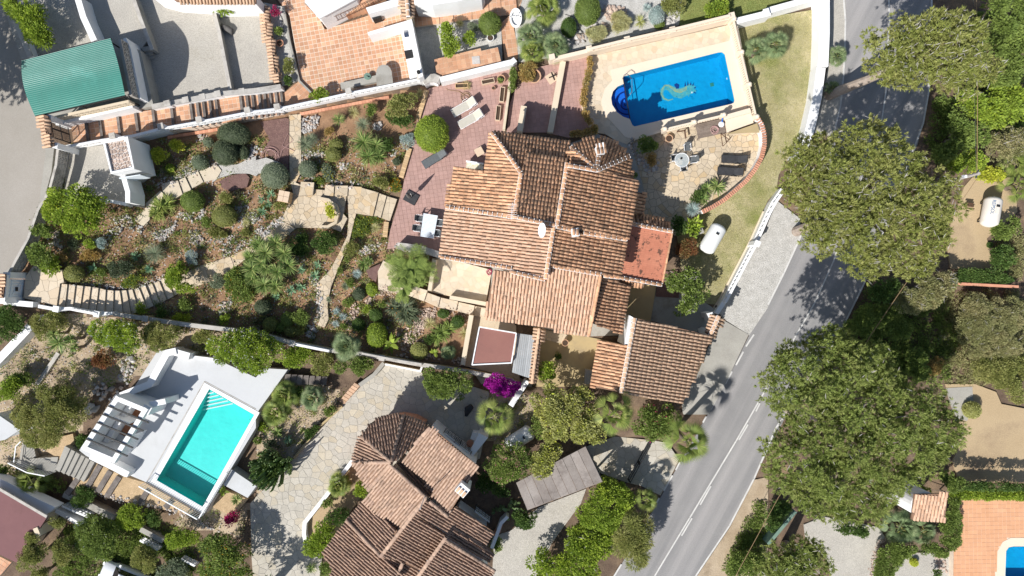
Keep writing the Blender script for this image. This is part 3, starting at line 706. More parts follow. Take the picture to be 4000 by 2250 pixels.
for i in range(len(L_)-1):b.add([P(*q,zf) for q in (L_[i],L_[i+1],R_[i+1],R_[i])],[(0,1,2,3)])
b.build('seahorse_body_mosaic','mosaic_aqua',PB)
L2,R2=ribbon([(x,y-16) if i>4 else (x,y) for i,(x,y) in enumerate(spine)],[w*.35 for w in wid])
b=MB()
for i in range(len(L2)-1):b.add([P(*q,zf+.004) for q in (L2[i],L2[i+1],R2[i+1],R2[i])],[(0,1,2,3)])
b.build('seahorse_back_mosaic','mosaic_gold',PB)
mos('seahorse_head_mosaic','mosaic_aqua',[(1325,640,1365,640,1385,655,1380,668,1390,690,1360,705,1340,712,1332,732,1325,722,1330,690,1318,668)],.006)
mos('seahorse_crest_mosaic','mosaic_navy',[(1300,655,1306,615,1312,650),(1320,648,1326,608,1332,645),(1340,642,1350,615,1352,645),(1358,645,1372,622,1368,650),(1372,660,1392,655,1378,672),(1375,690,1392,710,1370,700),(1240,672,1222,640,1240,628,1262,640,1258,668)],.010)
mos('seahorse_eye_mosaic','white_wall',[(1352,692,1362,692,1362,704,1352,704)],.012)
# handrail and the dark roller bar across the steps
hr=thing('pool_handrail','curved steel handrail over the round steps of the deep blue pool','handrail',P(*T('C',838,590)[0],0.0))
part('rail','steel',hr,lambda b:b.tube([P(*q,z) for q,z in zip(T('C',830,598,845,568,862,556,885,570,905,600,906,690,890,715,868,742),(0.05,.7,.8,.78,.7,.4,.2,-.4))],0.03,6))
part('roller_bar','dark_metal',hr,lambda b:b.tube([P(*q,0.12) for q in T('C',838,590,890,895)],0.035,6))

# ---- east terrace (crazy paving) and its lower parts
EAST=T('C',905,1060,1150,985,1390,955,1600,1000,1855,935,1895,1010,1890,1150,1820,1280,1720,1390,1640,1449)+T('G',1570,60,1440,140,1340,130,1330,300,1230,330,1100,240,930,230,900,0)+T('C',905,1300,900,1150)
o,zz=patch('east_terrace',EAST,-0.12,'mortar',0.8);pave(o,EAST,zz,'flag','paving_stone','crazy',0.46,0.034,quota=300,seed=90)
patch('terrace_step',T('C',850,1080,905,1030,930,1060,880,1100),-0.05,'concrete',0.4)
# lawn
patch('lawn',T('C',1690,165)+T('D',0,130,335,75,345,300,330,640,260,1000,80,1320,60,1449)+T('G',1932,60,1760,420,1545,850,1430,840,1280,600,1240,300,1440,160,1600,50)+T('C',1700,1449,1870,1250,1910,1060,1850,890),-0.62,'lawn_grass',0.6)
patch('lawn',T('C',1280,-60,1932,-60)+T('D',440,-60,0,75)+T('C',1680,150,1640,120,1270,200,1240,100),-0.05,'green_lawn',0.5)
patch('rock_garden_ground',T('C',95,-60,1290,-60,1260,190,600,350,320,430,50,470,20,200),-0.02,'rough_gravel',0.5)
# ---- front terrace (pale crazy paving) and steps
q=T('F',1330,500,1440,500,1780,590,1730,860,1480,790,1300,750)
o,zz=patch('front_terrace',q,0.12,'flag_pale',0.6);pave(o,q,zz,'flag_pale','paving_stone','crazy',0.46,0.03,quota=250,seed=95)
for i,(q,z) in enumerate(((T('F',1640,860,1760,880,1740,945,1625,935),.08),(T('F',1520,828,1650,858,1635,930,1505,895),.21),(T('F',1385,795,1525,826,1508,897,1370,870),.34),(T('F',1280,755,1390,795,1372,872,1265,820),.47),(T('F',1130,700,1290,755,1268,825,1120,770),.60),(T('F',1040,665,1135,690,1120,775,1015,755),.73),(T('F',920,600,960,520,1060,560,1080,670,1035,690,1000,750,925,735),.80))):
    o,zz=patch('front_step',q,z,'mortar_pale',0.7);pave(o,q,zz,'flag_pale','paving_stone','crazy',0.55,0.012,quota=40,seed=100+i)
# courts in front of the house
patch('front_court',T('F',1645,930,1740,945,1932,970)+T('G',30,1010,60,1449)+T('F',1932,1400,1570,1310),-0.05,'flag',0.5)
patch('deck_under',T('F',1600,1300,1932,1370)+T('G',150,1449)+T('K',150,20)+T('J',1700,0),-0.3,'concrete',0.4)
patch('sand_court',T('G',200,1020,660,1110,840,1150,850,850,900,700,1090,700,1040,1010,900,930,840,1180,610,1449)+T('K',600,20,180,20)+T('G',185,1449),-0.18,'yellow_wall',0.5)
q=T('G',205,1030,400,1070,420,1080,410,1150,230,1110)
o,zz=patch('court_paving',q,-0.14,'mortar',0.3);pave(o,q,zz,'flag','paving_stone','crazy',0.5,0.015,quota=60,seed=110)
patch('side_yard',T('G',1090,700,1200,690,1450,830,1540,890,1470,1080,930,940,1050,800),-0.4,'concrete',0.5)
patch('side_mulch',T('G',1130,600,1250,590,1260,800,1085,790,1090,700),-0.35,'mulch',0.4)

# ---- lower-left plot: white pool terrace
ZT=1.0
TERR=T('E',1190,1200,1300,1190,1440,1230,1610,1250,1932,1400)+T('F',60,1330,240,1340)+T('J',150,20,20,200,0,260)+T('I',1932,330,1740,645,1540,985,1110,742,985,690,940,700,650,540,600,500,870,80,1000,40)+T('E',1030,1449)
TPOOL=T('I',1580,38,1920,232,1530,925,1183,725)
patch('pool_terrace',TERR,ZT,'terrace_white',2.4,holes=[TPOOL])
patch('pool_coping',T('I',1545,-10,1960,215,1545,965,1140,735),ZT+0.03,'white_wall',0.2,holes=[TPOOL])
PT,tl=pool('lap_pool',TPOOL,ZT+0.05,1.3,ZT-0.08,'pool_turq','water_turq')
HOLES.append(TPOOL)
for k in range(5): # corner steps of the turquoise pool
    a=T('I',1580+5-k*12,45+k*30,1600+k*38,50+k*24)
    tri=[P(*q,ZT-0.2-0.22*k) for q in T('I',1578,40,1588-(k+1)*14,40+(k+1)*31,1580+(k+1)*36,40+(k+1)*21)]
    part('corner_step','pool_turq',PT,lambda b:b.prism(tri,ZT-1.24+0.001*k));part('step_nosing','white_wall',PT,lambda b:b.tube([tri[1]+Vector((0,0,.02)),tri[2]+Vector((0,0,.02))],.06,5))
# coping joint line
b=MB()
q=T('I',1515,-30,1985,235)
for s0,s1 in ((T('E',1555,1415,1932,1640-0),None),):pass
def stripe(name,pts,z,w,m,parent=None):
    b=MB();W=[P3(p,z) for p in pts]
    for a,c in zip(W[:-1],W[1:]):
        d=(c-a).normalized();n=Vector((-d.y,d.x,0))*w/2
        b.prism([a-n,c-n,c+n,a+n],z-.01)
    o=b.build(name,m,parent)
    if parent is None:o['kind']='structure'
    return o
stripe('drain_channel',T('I',1110,735,1545,-20,1932,190),ZT+0.036,0.07,'weathered_cap')
# lower ground, gravel steps and stairs
patch('gravel_steps',T('I',540,520,700,580,940,700,1100,745,1440,940,1400,980,860,870,700,800,560,840),0.1,'ochre_gravel',1.5)
patch('gravel_pad',T('V',420,430,620,380,640,480,500,650,350,560,350,500),0.5,'ochre_gravel',1.5)
zt_=0.95
for i in range(6):
    x0=590+i*50-50;y0=505+i*28
    q=T('V',x0,y0,x0+52,y0+30,x0+52-110,y0+30+240-i*8,x0-100,y0+240-i*8)
    patch('stair',q,1.15-0.14*i,'concrete',1.5)
for i in range(6):
    q=T('V',60+i*68,640-4*i,130+i*68,640-4*i,110+i*66,735+i*8,40+i*66,700+i*12)
    patch('stair',q,0.1+0.1*i,'concrete',1.5)
patch('stair_landing',T('V',100,470,220,520,240,620,70,650),0.15,'concrete',1.5)
# little white side slab
patch('side_slab',T('I',1750,645,1935,770,1870,858,1688,760),0.85,'terrace_white',1.5)
patch('gravel_bed',T('I',1640,780,1870,870,1760,1000,1610,930),0.1,'ochre_gravel',0.6)
# ---- lower middle: drive of grey-beige stone
DRV=T('F',890,1380,970,1290,1240,1340,1250,1449)+T('J',1640,40,1740,100,1620,200,1340,270,1300,330,1100,600,850,640,735,560,720,590,520,860,480,900,360,1050,380,1220,500,1290,520,1449,0,1449,0,850,120,750,280,570,660,160,800,10)
DRV=T('F',890,1380,970,1290,1240,1340,1280,1420,1560,1449)+T('J',1640,20,1760,60,1740,200,1720,420,1690,560,1250,800,800,640,730,580,520,850,365,1040,380,1220,500,1300,480,1460,-20,1460)+T('I',1900,1300,1890,900)+T('J',30,820,120,750,290,560,660,150,800,10)
o,zz=patch('stone_drive',DRV,0.02,'concrete',0.6);pave(o,DRV,zz,'flag_grey','paving_stone','crazy',0.52,0.032,quota=300,seed=120)
patch('sand_bed',T('J',730,590,850,780,700,980,600,1130,480,1290,390,1210,380,1050,530,860),0.14,'tan_earth',0.5)
patch('gravel_drive',T('J',1932,1100,1800,1150,1790,1290,1780,1500)+T('K',160,1500,300,1200,520,900,560,790,200,930,0,1100),-0.2,'pale_gravel',0.6)
q=T('K',560,470,780,395,1010,420,1170,440,1260,570,1200,690,1120,840,980,770,860,740,660,670)
o,zz=patch('stone_entrance',q,-0.55,'mortar',0.5);pave(o,q,zz,'flag_grey','paving_stone','crazy',0.6,0.022,quota=200,seed=121)
patch('verge',T('K',1830,722,1646,1078,1396,1449,1380,1490,1932,1490,1932,700),ZR-0.03,'pale_soil',0.4)
# ---- right side plots
patch('pale_yard',T('H',1480,-40,1540,-110,1860,-110,1880,150,1650,350,1700,590,1380,580,1340,350),-0.64,'tan_earth',0.4)
patch('dry_lawn',T('L',1340,0,1560,0,1720,60,1760,150,1960,190,1960,740,1440,740,1390,580,1440,480,1460,330),-0.64,'tan_earth',0.4)
patch('stone_pad',T('L',1350,30,1540,20,1550,150,1500,280,1430,260,1380,150),-0.61,'concrete',0.4)
OR=T('L',1450,860,2100,860,2100,1600,1395,1600,1400,1260,1450,1200)
SPOOL=T('L',1795,1260,1815,1232,1850,1225,2050,1225,2050,1540,1785,1540)
SCOPE=T('L',1722,1580,1730,1260,1770,1190,1830,1160,2080,1160,2080,1580)
o,zz=patch('orange_patio',OR,0.0,'grout',0.6,holes=[SPOOL]);pave(o,OR,zz,'terracotta_bright','floor_tile','grid',0.33,0.016,0.02,quota=300,sy=0.33,seed=130,excl=[SCOPE])
patch('pool_coping',SCOPE,0.03,'coping',0.3,holes=[SPOOL])
pool('corner_pool',SPOOL,0.05,1.4,-0.08,'pool_blue','water_blue');HOLES.append(SPOOL)
patch('gravel_yard',T('L',270,1060,420,1000,830,1080,880,1150,820,1250,790,1480,480,1480,460,1350,280,1150),-0.64,'pale_gravel',0.3)
patch('gravel_island',T('L',1000,1330,1130,1270,1380,1290,1390,1480,930,1480),-0.55,'pale_gravel',0.3)

# ---- the ground sheet: one sheet to the horizon, a separate bed of red soil in the gardens
NU,NV=330,190
uu=np.r_[-2600,np.linspace(-130,4130,NU-2),6600];vv=np.r_[-2200,np.linspace(-130,2380,NV-2),4400]
U,V_=np.meshgrid(uu,vv);Z=gz(U,V_)-0.05+0.05*np.sin(U*.05)*np.cos(V_*.043)
for poly,pz in PATCH:
    a=np.array(poly);sel=(U>a[:,0].min()-8) & (U<a[:,0].max()+8) & (V_>a[:,1].min()-8) & (V_<a[:,1].max()+8)
    if not sel.any():continue
    ins=inpoly(poly,U[sel],V_[sel]) | (edgedist(poly,U[sel],V_[sel])<9)
    zz=Z[sel];zz[ins]=np.minimum(zz[ins],pz-0.12);Z[sel]=zz
k=(H-Z)/H/S
VX=np.stack([(U-2000)*k,(1125-V_)*k,Z],-1).reshape(-1,3)
ii,jj=np.meshgrid(np.arange(NU-1),np.arange(NV-1));a=(jj*NU+ii).ravel()
quads=np.stack([a,a+NU,a+NU+1,a+1],1)
cu=(U[:-1,:-1]+U[1:,1:]).ravel()/2;cv=(V_[:-1,:-1]+V_[1:,1:]).ravel()/2
keep=np.ones(len(a),bool)
for h in HOLES:keep &= ~(inpoly(h,cu,cv) | (edgedist(h,cu,cv)<14))
SOILZ=[T('A',530,1100,1932,900)+T('B',1290,660,1200,960,1000,1480)+T('F',1000,460,1390,480,1300,740,1640,930,1560,1320,0,1090)+T('E',1000,950,60,800,200,560,340,0)+T('A',330,1350)]
cls=np.zeros(len(a),int)
for s_ in SOILZ:cls[inpoly(s_,cu,cv)]=1
BARE=(T('E',370,900,1932,1080)+T('I',700,60,560,560,0,700,0,-100)+T('E',0,1300),T('I',1932,330)+T('J',0,260,300,-60,660,60,280,560)+T('I',1932,880),T('I',1400,940,1900,900,1800,1150,1300,1060),
            T('J',1740,60,1932,60)+T('K',200,100,100,400,0,500)+T('J',1750,420))
for s_ in BARE:cls[inpoly(s_,cu,cv)]=2
for nm,c,m_ in (('ground',0,'litter'),('garden_soil',1,'soil'),('bare_earth',2,'pale_soil')):
    f=quads[keep & (cls == c)];used,inv=np.unique(f,return_inverse=True)
    me=mesh_np(nm,VX[used],inv.ravel(),np.arange(len(f))*4)
    me.polygons.foreach_set('use_smooth',[True]*len(me.polygons))
    o=link(nm,me,m_);o['kind']='structure'
    if nm == 'garden_soil':SOIL=o
b=MB();b.add([(-300,-300,-1.6),(300,-300,-1.6),(300,300,-1.6),(-300,300,-1.6)],[(0,1,2,3)]);b.build('ground','litter')['kind']='structure'

# ================================================================== BUILDINGS
# ---- barrel tiles
def tile_template(w=0.215,h=0.085,L=0.43,n=6):
    V=[];F=[]
    for j,(y,sc_,dz) in enumerate(((0.0,0.86,0.0),(L,1.0,0.03))):
        for i in range(n+1):
            t=math.pi*i/n;V.append((-math.cos(t)*w/2*sc_,y,math.sin(t)*h*sc_+dz))
    m=n+1
    for i in range(n):F.append((i,i+1,m+i+1,m+i))
    for i in range(n+1): # lip at the lower end
        t=math.pi*i/n;V.append((-math.cos(t)*(w/2-.022),L-.004,math.sin(t)*(h-.025)+0.03))
    for i in range(n):F.append((m+i,m+i+1,2*m+i+1,2*m+i))
    return np.array(V),F
TV,TF=tile_template()
TILE_MESH={}
def tile_mesh(k,m):
    key=(k,m)
    if key not in TILE_MESH:
        me=bpy.data.meshes.new('roof_tile');me.from_pydata([tuple(v) for v in TV],[],TF)
        a=me.attributes.new('rnd','FLOAT','FACE');a.data.foreach_set('value',np.full(len(TF),(k+.5)/24,np.float32))
        me.polygons.foreach_set('use_smooth',[i<6 for i in range(len(TF))]);me.materials.append(M[m]);TILE_MESH[key]=me
    return TILE_MESH[key]
class Roof:
    """collects the tiles of one building: the 300 nearest the lens become objects, the rest one joined part"""
    def __init__(s,root,m):s.root=root;s.m=m;s.T={};s.slab=MB();s.mort=MB()
    def plane(s,pts,down,zh,zl,m=None,pitch=0.243,step=0.335,thick=0.16,tilt=None,jit=0.018,ws=0.92):
        d=Vector(down).normalized();pr=[p[0]*d.x+p[1]*d.y for p in pts];a,b=min(pr),max(pr)
        zs=[zh-(q-a)/(b-a)*(zh-zl) for q in pr]
        W=[P(p[0],p[1],z) for p,z in zip(pts,zs)]
        # least squares plane
        A=np.array([[w.x,w.y,1] for w in W]);co,*_=np.linalg.lstsq(A,np.array([w.z for w in W]),rcond=None)
        n=Vector((-co[0],-co[1],1)).normalized()
        W=[Vector((w.x,w.y,co[0]*w.x+co[1]*w.y+co[2])) for w in W]
        dd=Vector((d.x,-d.y,0));dn=(dd-n*dd.dot(n)).normalized();ac=n.cross(dn).normalized() # tile columns follow the photo
        O=W[0]
        loc=[((w-O).dot(ac),(w-O).dot(dn)) for w in W]
        s.slab.prism(W,[w.z-thick for w in W])
        x0,x1=min(p[0] for p in loc),max(p[0] for p in loc);y0,y1=min(p[1] for p in loc),max(p[1] for p in loc)
        nx=int((x1-x0)/pitch)+1;ny=int((y1-y0)/step)+2
        gx,gy=np.meshgrid(x0+(np.arange(nx)+.5)*pitch,y1-(np.arange(ny))*step)
        gx=gx.ravel();gy=gy.ravel()
        ins=inpoly(loc,gx,gy-step*.5)
        lst=s.T.setdefault(m or s.m,[])
        base=Matrix((( ac.x,dn.x,n.x,0),(ac.y,dn.y,n.y,0),(ac.z,dn.z,n.z,0),(0,0,0,1)))
        # ac x dn must equal n for a right-handed frame
        if ac.cross(dn).dot(n)<0:base=Matrix(((-ac.x,dn.x,n.x,0),(-ac.y,dn.y,n.y,0),(-ac.z,dn.z,n.z,0),(0,0,0,1)))
        for x,y in zip(gx[ins],gy[ins]):
            p=O+ac*(x+random.uniform(-jit,jit))+dn*(y-step-0.05+random.uniform(-jit,jit))+n*(0.004+random.uniform(0,.006))
            rot=Matrix.Rotation(random.uniform(-.05,.05),4,'Z')
            lst.append(Matrix.Translation(p) @ base @ rot @ Matrix.Diagonal((ws,1,1.05,1)))
        return W,zs
    def ridge(s,p0,z0,p1,z1,m=None,w=1.25,mortar=True,step=0.36):
        a,b=P(*p0,z0),P(*p1,z1);d=(b-a);L=d.length;d.normalize()
        sd=d.cross(Vector((0,0,1))).normalized();up=sd.cross(d)
        base=Matrix(((sd.x,d.x,up.x,0),(sd.y,d.y,up.y,0),(sd.z,d.z,up.z,0),(0,0,0,1)))
        n=max(1,int(L/step));lst=s.T.setdefault(m or s.m,[])
        for i in range(n):
            p=a+d*(i*L/n)+up*0.06
            lst.append(Matrix.Translation(p) @ base @ Matrix.Diagonal((w,0.98,1.15,1)))
            if mortar:s.mort.box((0,0,0),(0.27,0.04,0.03),M4=Matrix.Translation(a+d*((i+1)*L/n-.01)+up*0.165) @ base)
        if mortar:s.mort.beam(a+up*.03,b+up*.03,0.29,0.08)
    def flush(s,quota=300):
        alls=[(m,mt,mt.translation.x ** 2+mt.translation.y ** 2) for m,l in s.T.items() for mt in l]
        alls.sort(key=lambda t:t[2]);off=rootloc(s.root);rest={}
        for k,(m,mt,_) in enumerate(alls):
            if k<quota:
                o=bpy.data.objects.new('roof_tile',tile_mesh(random.randrange(24),m));COL.objects.link(o);o.parent=s.root
                o.matrix_basis=Matrix.Translation(-off) @ mt
            else:rest.setdefault(m,[]).append(mt)
        nv=len(TV)
        lp=np.array([i for f in TF for i in f]);nf=len(TF)
        for m,l in rest.items():
            MM=np.array([[list(r) for r in x] for x in l])
            Vh=np.concatenate([TV,np.ones((nv,1))],1)
            VV=np.einsum('kij,vj->kvi',MM,Vh)[:,:,:3].reshape(-1,3)-np.array(off)
            loops=(lp[None,:]+(np.arange(len(l))*nv)[:,None]).ravel()
            me=mesh_np('roof_tiles',VV,loops,np.arange(len(l)*nf)*4,np.repeat(RNG.random(len(l)),nf))
            me.polygons.foreach_set('use_smooth',np.tile(np.array([i<6 for i in range(nf)]),len(l)))
            o=link('roof_tiles',me,m,s.root);o['kind']='stuff'
        if s.slab.v:s.slab.build('roof_deck','roof_pan',s.root)['kind']='stuff'
        if s.mort.v:s.mort.build('ridge_mortar','white_wall',s.root)['kind']='stuff'
def wallblock(root,pts,zp,z0,z1,m,inset=0.3,name='wall'):
    """pts traced at height zp; solid wall volume from z0 to z1, pulled in by inset metres"""
    W=[P3(p,zp) for p in pts];c=sum(W,Vector())/len(W)
    if sum(W[i].x*W[(i+1) % len(W)].y-W[(i+1) % len(W)].x*W[i].y for i in range(len(W)))<0:W=W[::-1]
    n=len(W);out=[]
    for i in range(n):
        a=(W[i]-W[i-1]);b_=(W[(i+1) % n]-W[i]);na=Vector((-a.y,a.x,0)).normalized();nb=Vector((-b_.y,b_.x,0)).normalized()
        nn=(na+nb);nn=nn.normalized()*min(2.0,1/max(.5,nn.normalized().dot(na))) if nn.length>.1 else na
        out.append(Vector((W[i].x+nn.x*inset,W[i].y+nn.y*inset,z1)))
    b=MB();b.prism(out,z0);return b.build(name,m,root)
def grille(root,p,z,ang,w,h,d=0.18,nb=5):
    """projecting iron window guard with the dark pane behind"""
    c=P3(p,z);b=MB();ca,sa=math.cos(ang),math.sin(ang)
    def q(x,y,zz):return Vector((c.x+x*ca-y*sa,c.y+x*sa+y*ca,z+zz))
    for zz in (0,h/3,2*h/3,h):
        b.beam(q(-w/2,0,zz),q(-w/2,d,zz),.03,.03);b.beam(q(w/2,0,zz),q(w/2,d,zz),.03,.03);b.beam(q(-w/2,d,zz),q(w/2,d,zz),.03,.03)
    for i in range(nb+1):b.beam(q(-w/2+w*i/nb,d,0),q(-w/2+w*i/nb+.002,d,h),.025,.025)
    o=b.build('window_guard','dark_metal',root)
    b=MB();b.box((0,0,0),(w*.9,.04,h*.95),M4=Matrix.Translation(q(0,.02,h/2)) @ Matrix.Rotation(ang,4,'Z'));b.build('window_shutter','white_paint_wood',root)

# ---- main villa
c=P(2100,900,0)
HV=thing('villa','large villa with orange barrel-tiled roofs, white ridge mortar and a round turret, centre of picture','house',(c.x,c.y,0.05))
rf=Roof(HV,'roof_tile')
W1=T('M',690,50,1030,515,935,1003,172,885,270,440,600,490)
rf.plane(W1,(-1,-.13),5.5,3.9)
N1=T('M',700,35,1590,180,1530,430,1035,520)
rf.plane(N1,(.14,-1),5.35,4.4)
C1=T('M',1110,290,1562,375,1425,1092,965,1003,1032,520,1082,362)
rf.plane(C1,(.14,-1),6.05,5.3,thick=0.5)
E1=T('M',1562,420)+T('C',955,1362)+T('G',935,0,870,352,335,255)
rf.plane(E1,(1,.17),6.0,5.0)
SW=T('M',180,905,935,1020,1395,1108)+T('G',252,655,0,602)+T('F',1390,482)
rf.plane(SW,(-1,-.13),5.4,3.7,m='roof_tile_pink')
SE=T('G',325,265,868,360,812,640,690,628,275,552)
rf.plane(SE,(1,.17),5.4,4.8)
SO=T('F',1800,583)+T('G',0,607,250,662,275,560,668,625,578,1085)+T('F',1932,978,1725,945)
rf.plane(SO,(-.12,1),4.8,3.5,m='roof_tile_pink')
LE=T('G',672,640,890,708,826,1075,590,985)
rf.plane(LE,(1,.17),3.6,3.1)
AP=T('C',640,1287)[0]
T1=[AP]+T('C',450,1110,425,1145,405,1215,500,1245)
T2=[AP]+T('C',662,1060,600,1035,540,1055,490,1080,450,1112)
T3=[AP]+T('C',882,1183,840,1120,790,1080,735,1055,662,1040)
T4=[AP]+T('C',908,1345,906,1290,900,1230,882,1185)
rf.plane(T1,(-1,-.15),5.95,4.9);rf.plane(T2,(-.2,-1),5.95,4.5);rf.plane(T3,(.35,-.95),5.95,4.5);rf.plane(T4,(1,.15),5.95,4.5)
for a,za,b_,zb in ((T('M',695,50)[0],4.75,T('M',1030,510)[0],5.5),(T('M',1030,515)[0],5.6,T('M',950,1000)[0],5.75),(T('M',1550,395)[0],5.9,T('G',338,255)[0],6.15),
                      (AP,6.05,T('C',448,1112)[0],4.75),(AP,6.05,T('C',660,1100)[0],5.0),(AP,6.05,T('C',880,1183)[0],4.75),(T('G',315,262)[0],5.55,T('G',252,655)[0],5.5),
                      (T('M',180,893)[0],4.0,T('M',935,1010)[0],5.35),(T('M',935,1000)[0],6.1,T('M',1420,1100)[0],6.12),(T('M',1430,1115)[0],6.0,T('G',440,285)[0],5.5),(T('G',540,308)[0],5.35,T('G',865,358)[0],4.9),
                      (T('F',1395,490)[0],3.85,T('F',1932,575)[0],4.9),(T('G',0,602)[0],5.0,T('G',250,660)[0],5.4),(T('G',275,553)[0],5.05,T('G',668,622)[0],4.95),(T('M',1562,425)[0],6.05,T('C',640,1287)[0],6.05),(T('G',690,632)[0],4.8,T('G',812,645)[0],4.65)):
    rf.ridge(a,za,b_,zb)
for a,za,b_,zb in ((T('G',668,628)[0],4.95,T('G',580,1080)[0],3.65),(T('M',270,450)[0],4.1,T('M',600,500)[0],4.7)):rf.ridge(a,za,b_,zb,mortar=False,w=1.1)
rf.flush(300)
wallblock(HV,T('M',640,120,690,60,1560,200,1420,1080,200,870,280,460,590,500),3.6,0.05,3.55,'white_wall',0.45)
wallblock(HV,T('M',700,60,1560,190,1420,1080,960,990),4.6,0.06,4.5,'white_wall',0.5)
wallblock(HV,T('M',1560,430)+T('C',945,1370)+T('G',870,350,810,635,280,550,330,260),4.3,0.05,4.18,'white_wall',0.4)
wallblock(HV,T('M',190,910,1390,1100)+T('G',252,650)+T('F',1400,478),3.3,0.05,3.15,'white_wall',0.4)
wallblock(HV,T('F',1790,590)+T('G',280,560,665,630,578,1075)+T('F',1730,940),3.3,0.05,3.2,'cream_wall',0.35)
wallblock(HV,T('G',672,640,885,705,822,1068,592,980),3.0,0.0,2.85,'cream_wall',0.35)
wallblock(HV,[AP]+T('C',410,1215,450,1115,540,1060,640,1040,760,1070,870,1180,900,1330),4.5,0.05,4.4,'white_wall',0.35,'turret_wall')
# gable infill under the raised ridges
for q,zp,z1 in ((T('M',1000,540,1540,400,1430,1085,965,1000),5.3,5.35),(T('M',1400,1090)+T('G',270,545,330,262),5.0,4.6)):pass
# tiled chimney on the turret
cc=P(*T('C',672,1125)[0],6.2)
ch=part('chimney','white_wall',HV,lambda b:b.box((cc.x,cc.y,5.7),(0.54,0.58,1.5),0.22))
part('chimney_cap','white_wall',ch,lambda b:b.box((cc.x,cc.y,6.48),(0.68,0.72,0.07),0.22))
for i in range(3):
    for j in range(2):
        o=bpy.data.objects.new('chimney_tile',tile_mesh(random.randrange(24),'roof_tile'));COL.objects.link(o);o.parent=HV
        o.matrix_basis=Matrix.Translation(-rootloc(HV)) @ Matrix.Translation(Vector((cc.x,cc.y,6.54-.05*j))) @ Matrix.Rotation(0.12,4,'Z') @ Matrix.Translation((-.25+i*.25,-.40+j*.34,0)) @ Matrix.Rotation(-.15,4,'X')
# small tiled vent chimney
cc2=P(*T('G',478,305)[0],5.9)
part('vent_chimney','white_wall',HV,lambda b:b.box((cc2.x,cc2.y,5.6),(0.5,0.55,0.9),0.15))
for i in range(2):
    o=bpy.data.objects.new('chimney_tile',tile_mesh(9+i,'roof_tile'));COL.objects.link(o);o.parent=HV
    o.matrix_basis=Matrix.Translation(-rootloc(HV)) @ Matrix.Translation(Vector((cc2.x,cc2.y-.22,6.08))) @ Matrix.Rotation(-.05,4,'Z') @ Matrix.Translation((-.13+i*.26,0,0))
# windows and doors on the walls seen at an angle
for p,z,a in ((T('F',1455,40)[0],1.0,math.pi-.15),(T('F',1432,260)[0],1.0,math.pi/2-.15)):
    b=MB();q=P3(p,z);b.box((q.x+.55,q.y,1.2),(.08,1.4,1.3),.0);b.build('window','window_glass',HV)
# satellite dish and aerial
sd=thing('satellite_dish','white satellite dish on the ridge of the large villa','satellite dish',P(*T('G',235,290)[0],5.6))
q=P(*T('G',235,290)[0],6.5);dM=Matrix.Translation(q) @ Matrix.Rotation(math.radians(-62),4,'Y')
b=MB()
for i in range(4):
    r0=.52*i/3
    for k in range(16):t=2*math.pi*k/16;b.v.append(tuple(dM @ Vector((r0*math.cos(t),r0*math.sin(t),.35*r0*r0))))
for i in range(3):
    for k in range(16):b.f.append([i*16+k,i*16+(k+1) % 16,(i+1)*16+(k+1) % 16,(i+1)*16+k]);b.r.append(.5)
dish_=b.build('dish','white_metal',sd)
part('mast','steel',sd,lambda b:b.tube([P(*T('G',262,275)[0],5.5),q+Vector((.1,0,-.1))],.03,6))
part('feed_arm','steel',dish_,lambda b:b.tube([q+Vector((.05,-.3,-.3)),q+Vector((.5,-.1,.1))],.015,5))
ae=thing('roof_aerial','thin steel television aerial standing on the villa roof','aerial',P(*T('M',935,985)[0],5.7))
a0=P(*T('M',930,985)[0],5.7);q=a0+Vector((0,0,1.9))
part('mast','steel',ae,lambda b:b.tube([a0,q],.025,6))
def aerial(b):
    b.tube([q+Vector((-.1,-.5,0)),q+Vector((.02,.6,0))],.015,5)
    for i in range(8):y=-.45+i*.14;b.tube([q+Vector((-.3,y,0)),q+Vector((.3,y,0))],.01,4)
part('aerial_rods','white_metal',ae,aerial)

# ---- flat red roof annexe
AN=thing('flat_roof_annexe','annexe with a flat red terracotta roof stained black beside the villa','annexe',P(*T('G',1000,480)[0],-0.1))
FR=T('G',898,248,1208,302,1130,692,816,632)
part('roof_slab','red_flat',AN,lambda b:b.prism([P3(p,2.9) for p in FR],2.75))
pave(AN,FR,2.9,'red_flat','roof_slab_tile','grid',0.30,0.008,-0.17,th=0.012,quota=300,sy=0.15,seed=140)
wallblock(AN,FR,2.9,-0.3,2.74,'cream_wall',0.25)
ra=Roof(AN,'roof_tile')
ra.ridge(T('G',898,240)[0],3.0,T('G',1208,298)[0],3.0);ra.ridge(T('G',805,642)[0],3.05,T('G',1128,700)[0],3.0);ra.ridge(T('G',1208,305)[0],2.93,T('G',1132,690)[0],2.93,mortar=False,w=.7)
ra.plane(T('G',905,205,1092,245,1090,275,900,240),(-.15,-1),2.95,2.7)
ra.plane(T('G',915,165,1200,225,1190,290,1090,270,1095,240,910,205),(.15,-1),2.7,2.3)
ra.plane(T('G',800,648,1000,690,992,720,795,680),(-.1,1),2.95,2.6)
ra.flush(100)
PR=thing('porch_roof','small dark tiled porch roof in the shade on the right side of the villa','porch roof',P(*T('G',950,80)[0],-0.1))
rp=Roof(PR,'roof_tile');rp.plane(T('G',932,0,1010,10,985,172,905,150),(1,.15),3.0,2.6);rp.flush(60)
part('post','cream_wall',PR,lambda b:b.box(tuple(P(*T('G',990,150)[0],2.6)-Vector((.2,0,1.4))),(.3,.3,2.6)))
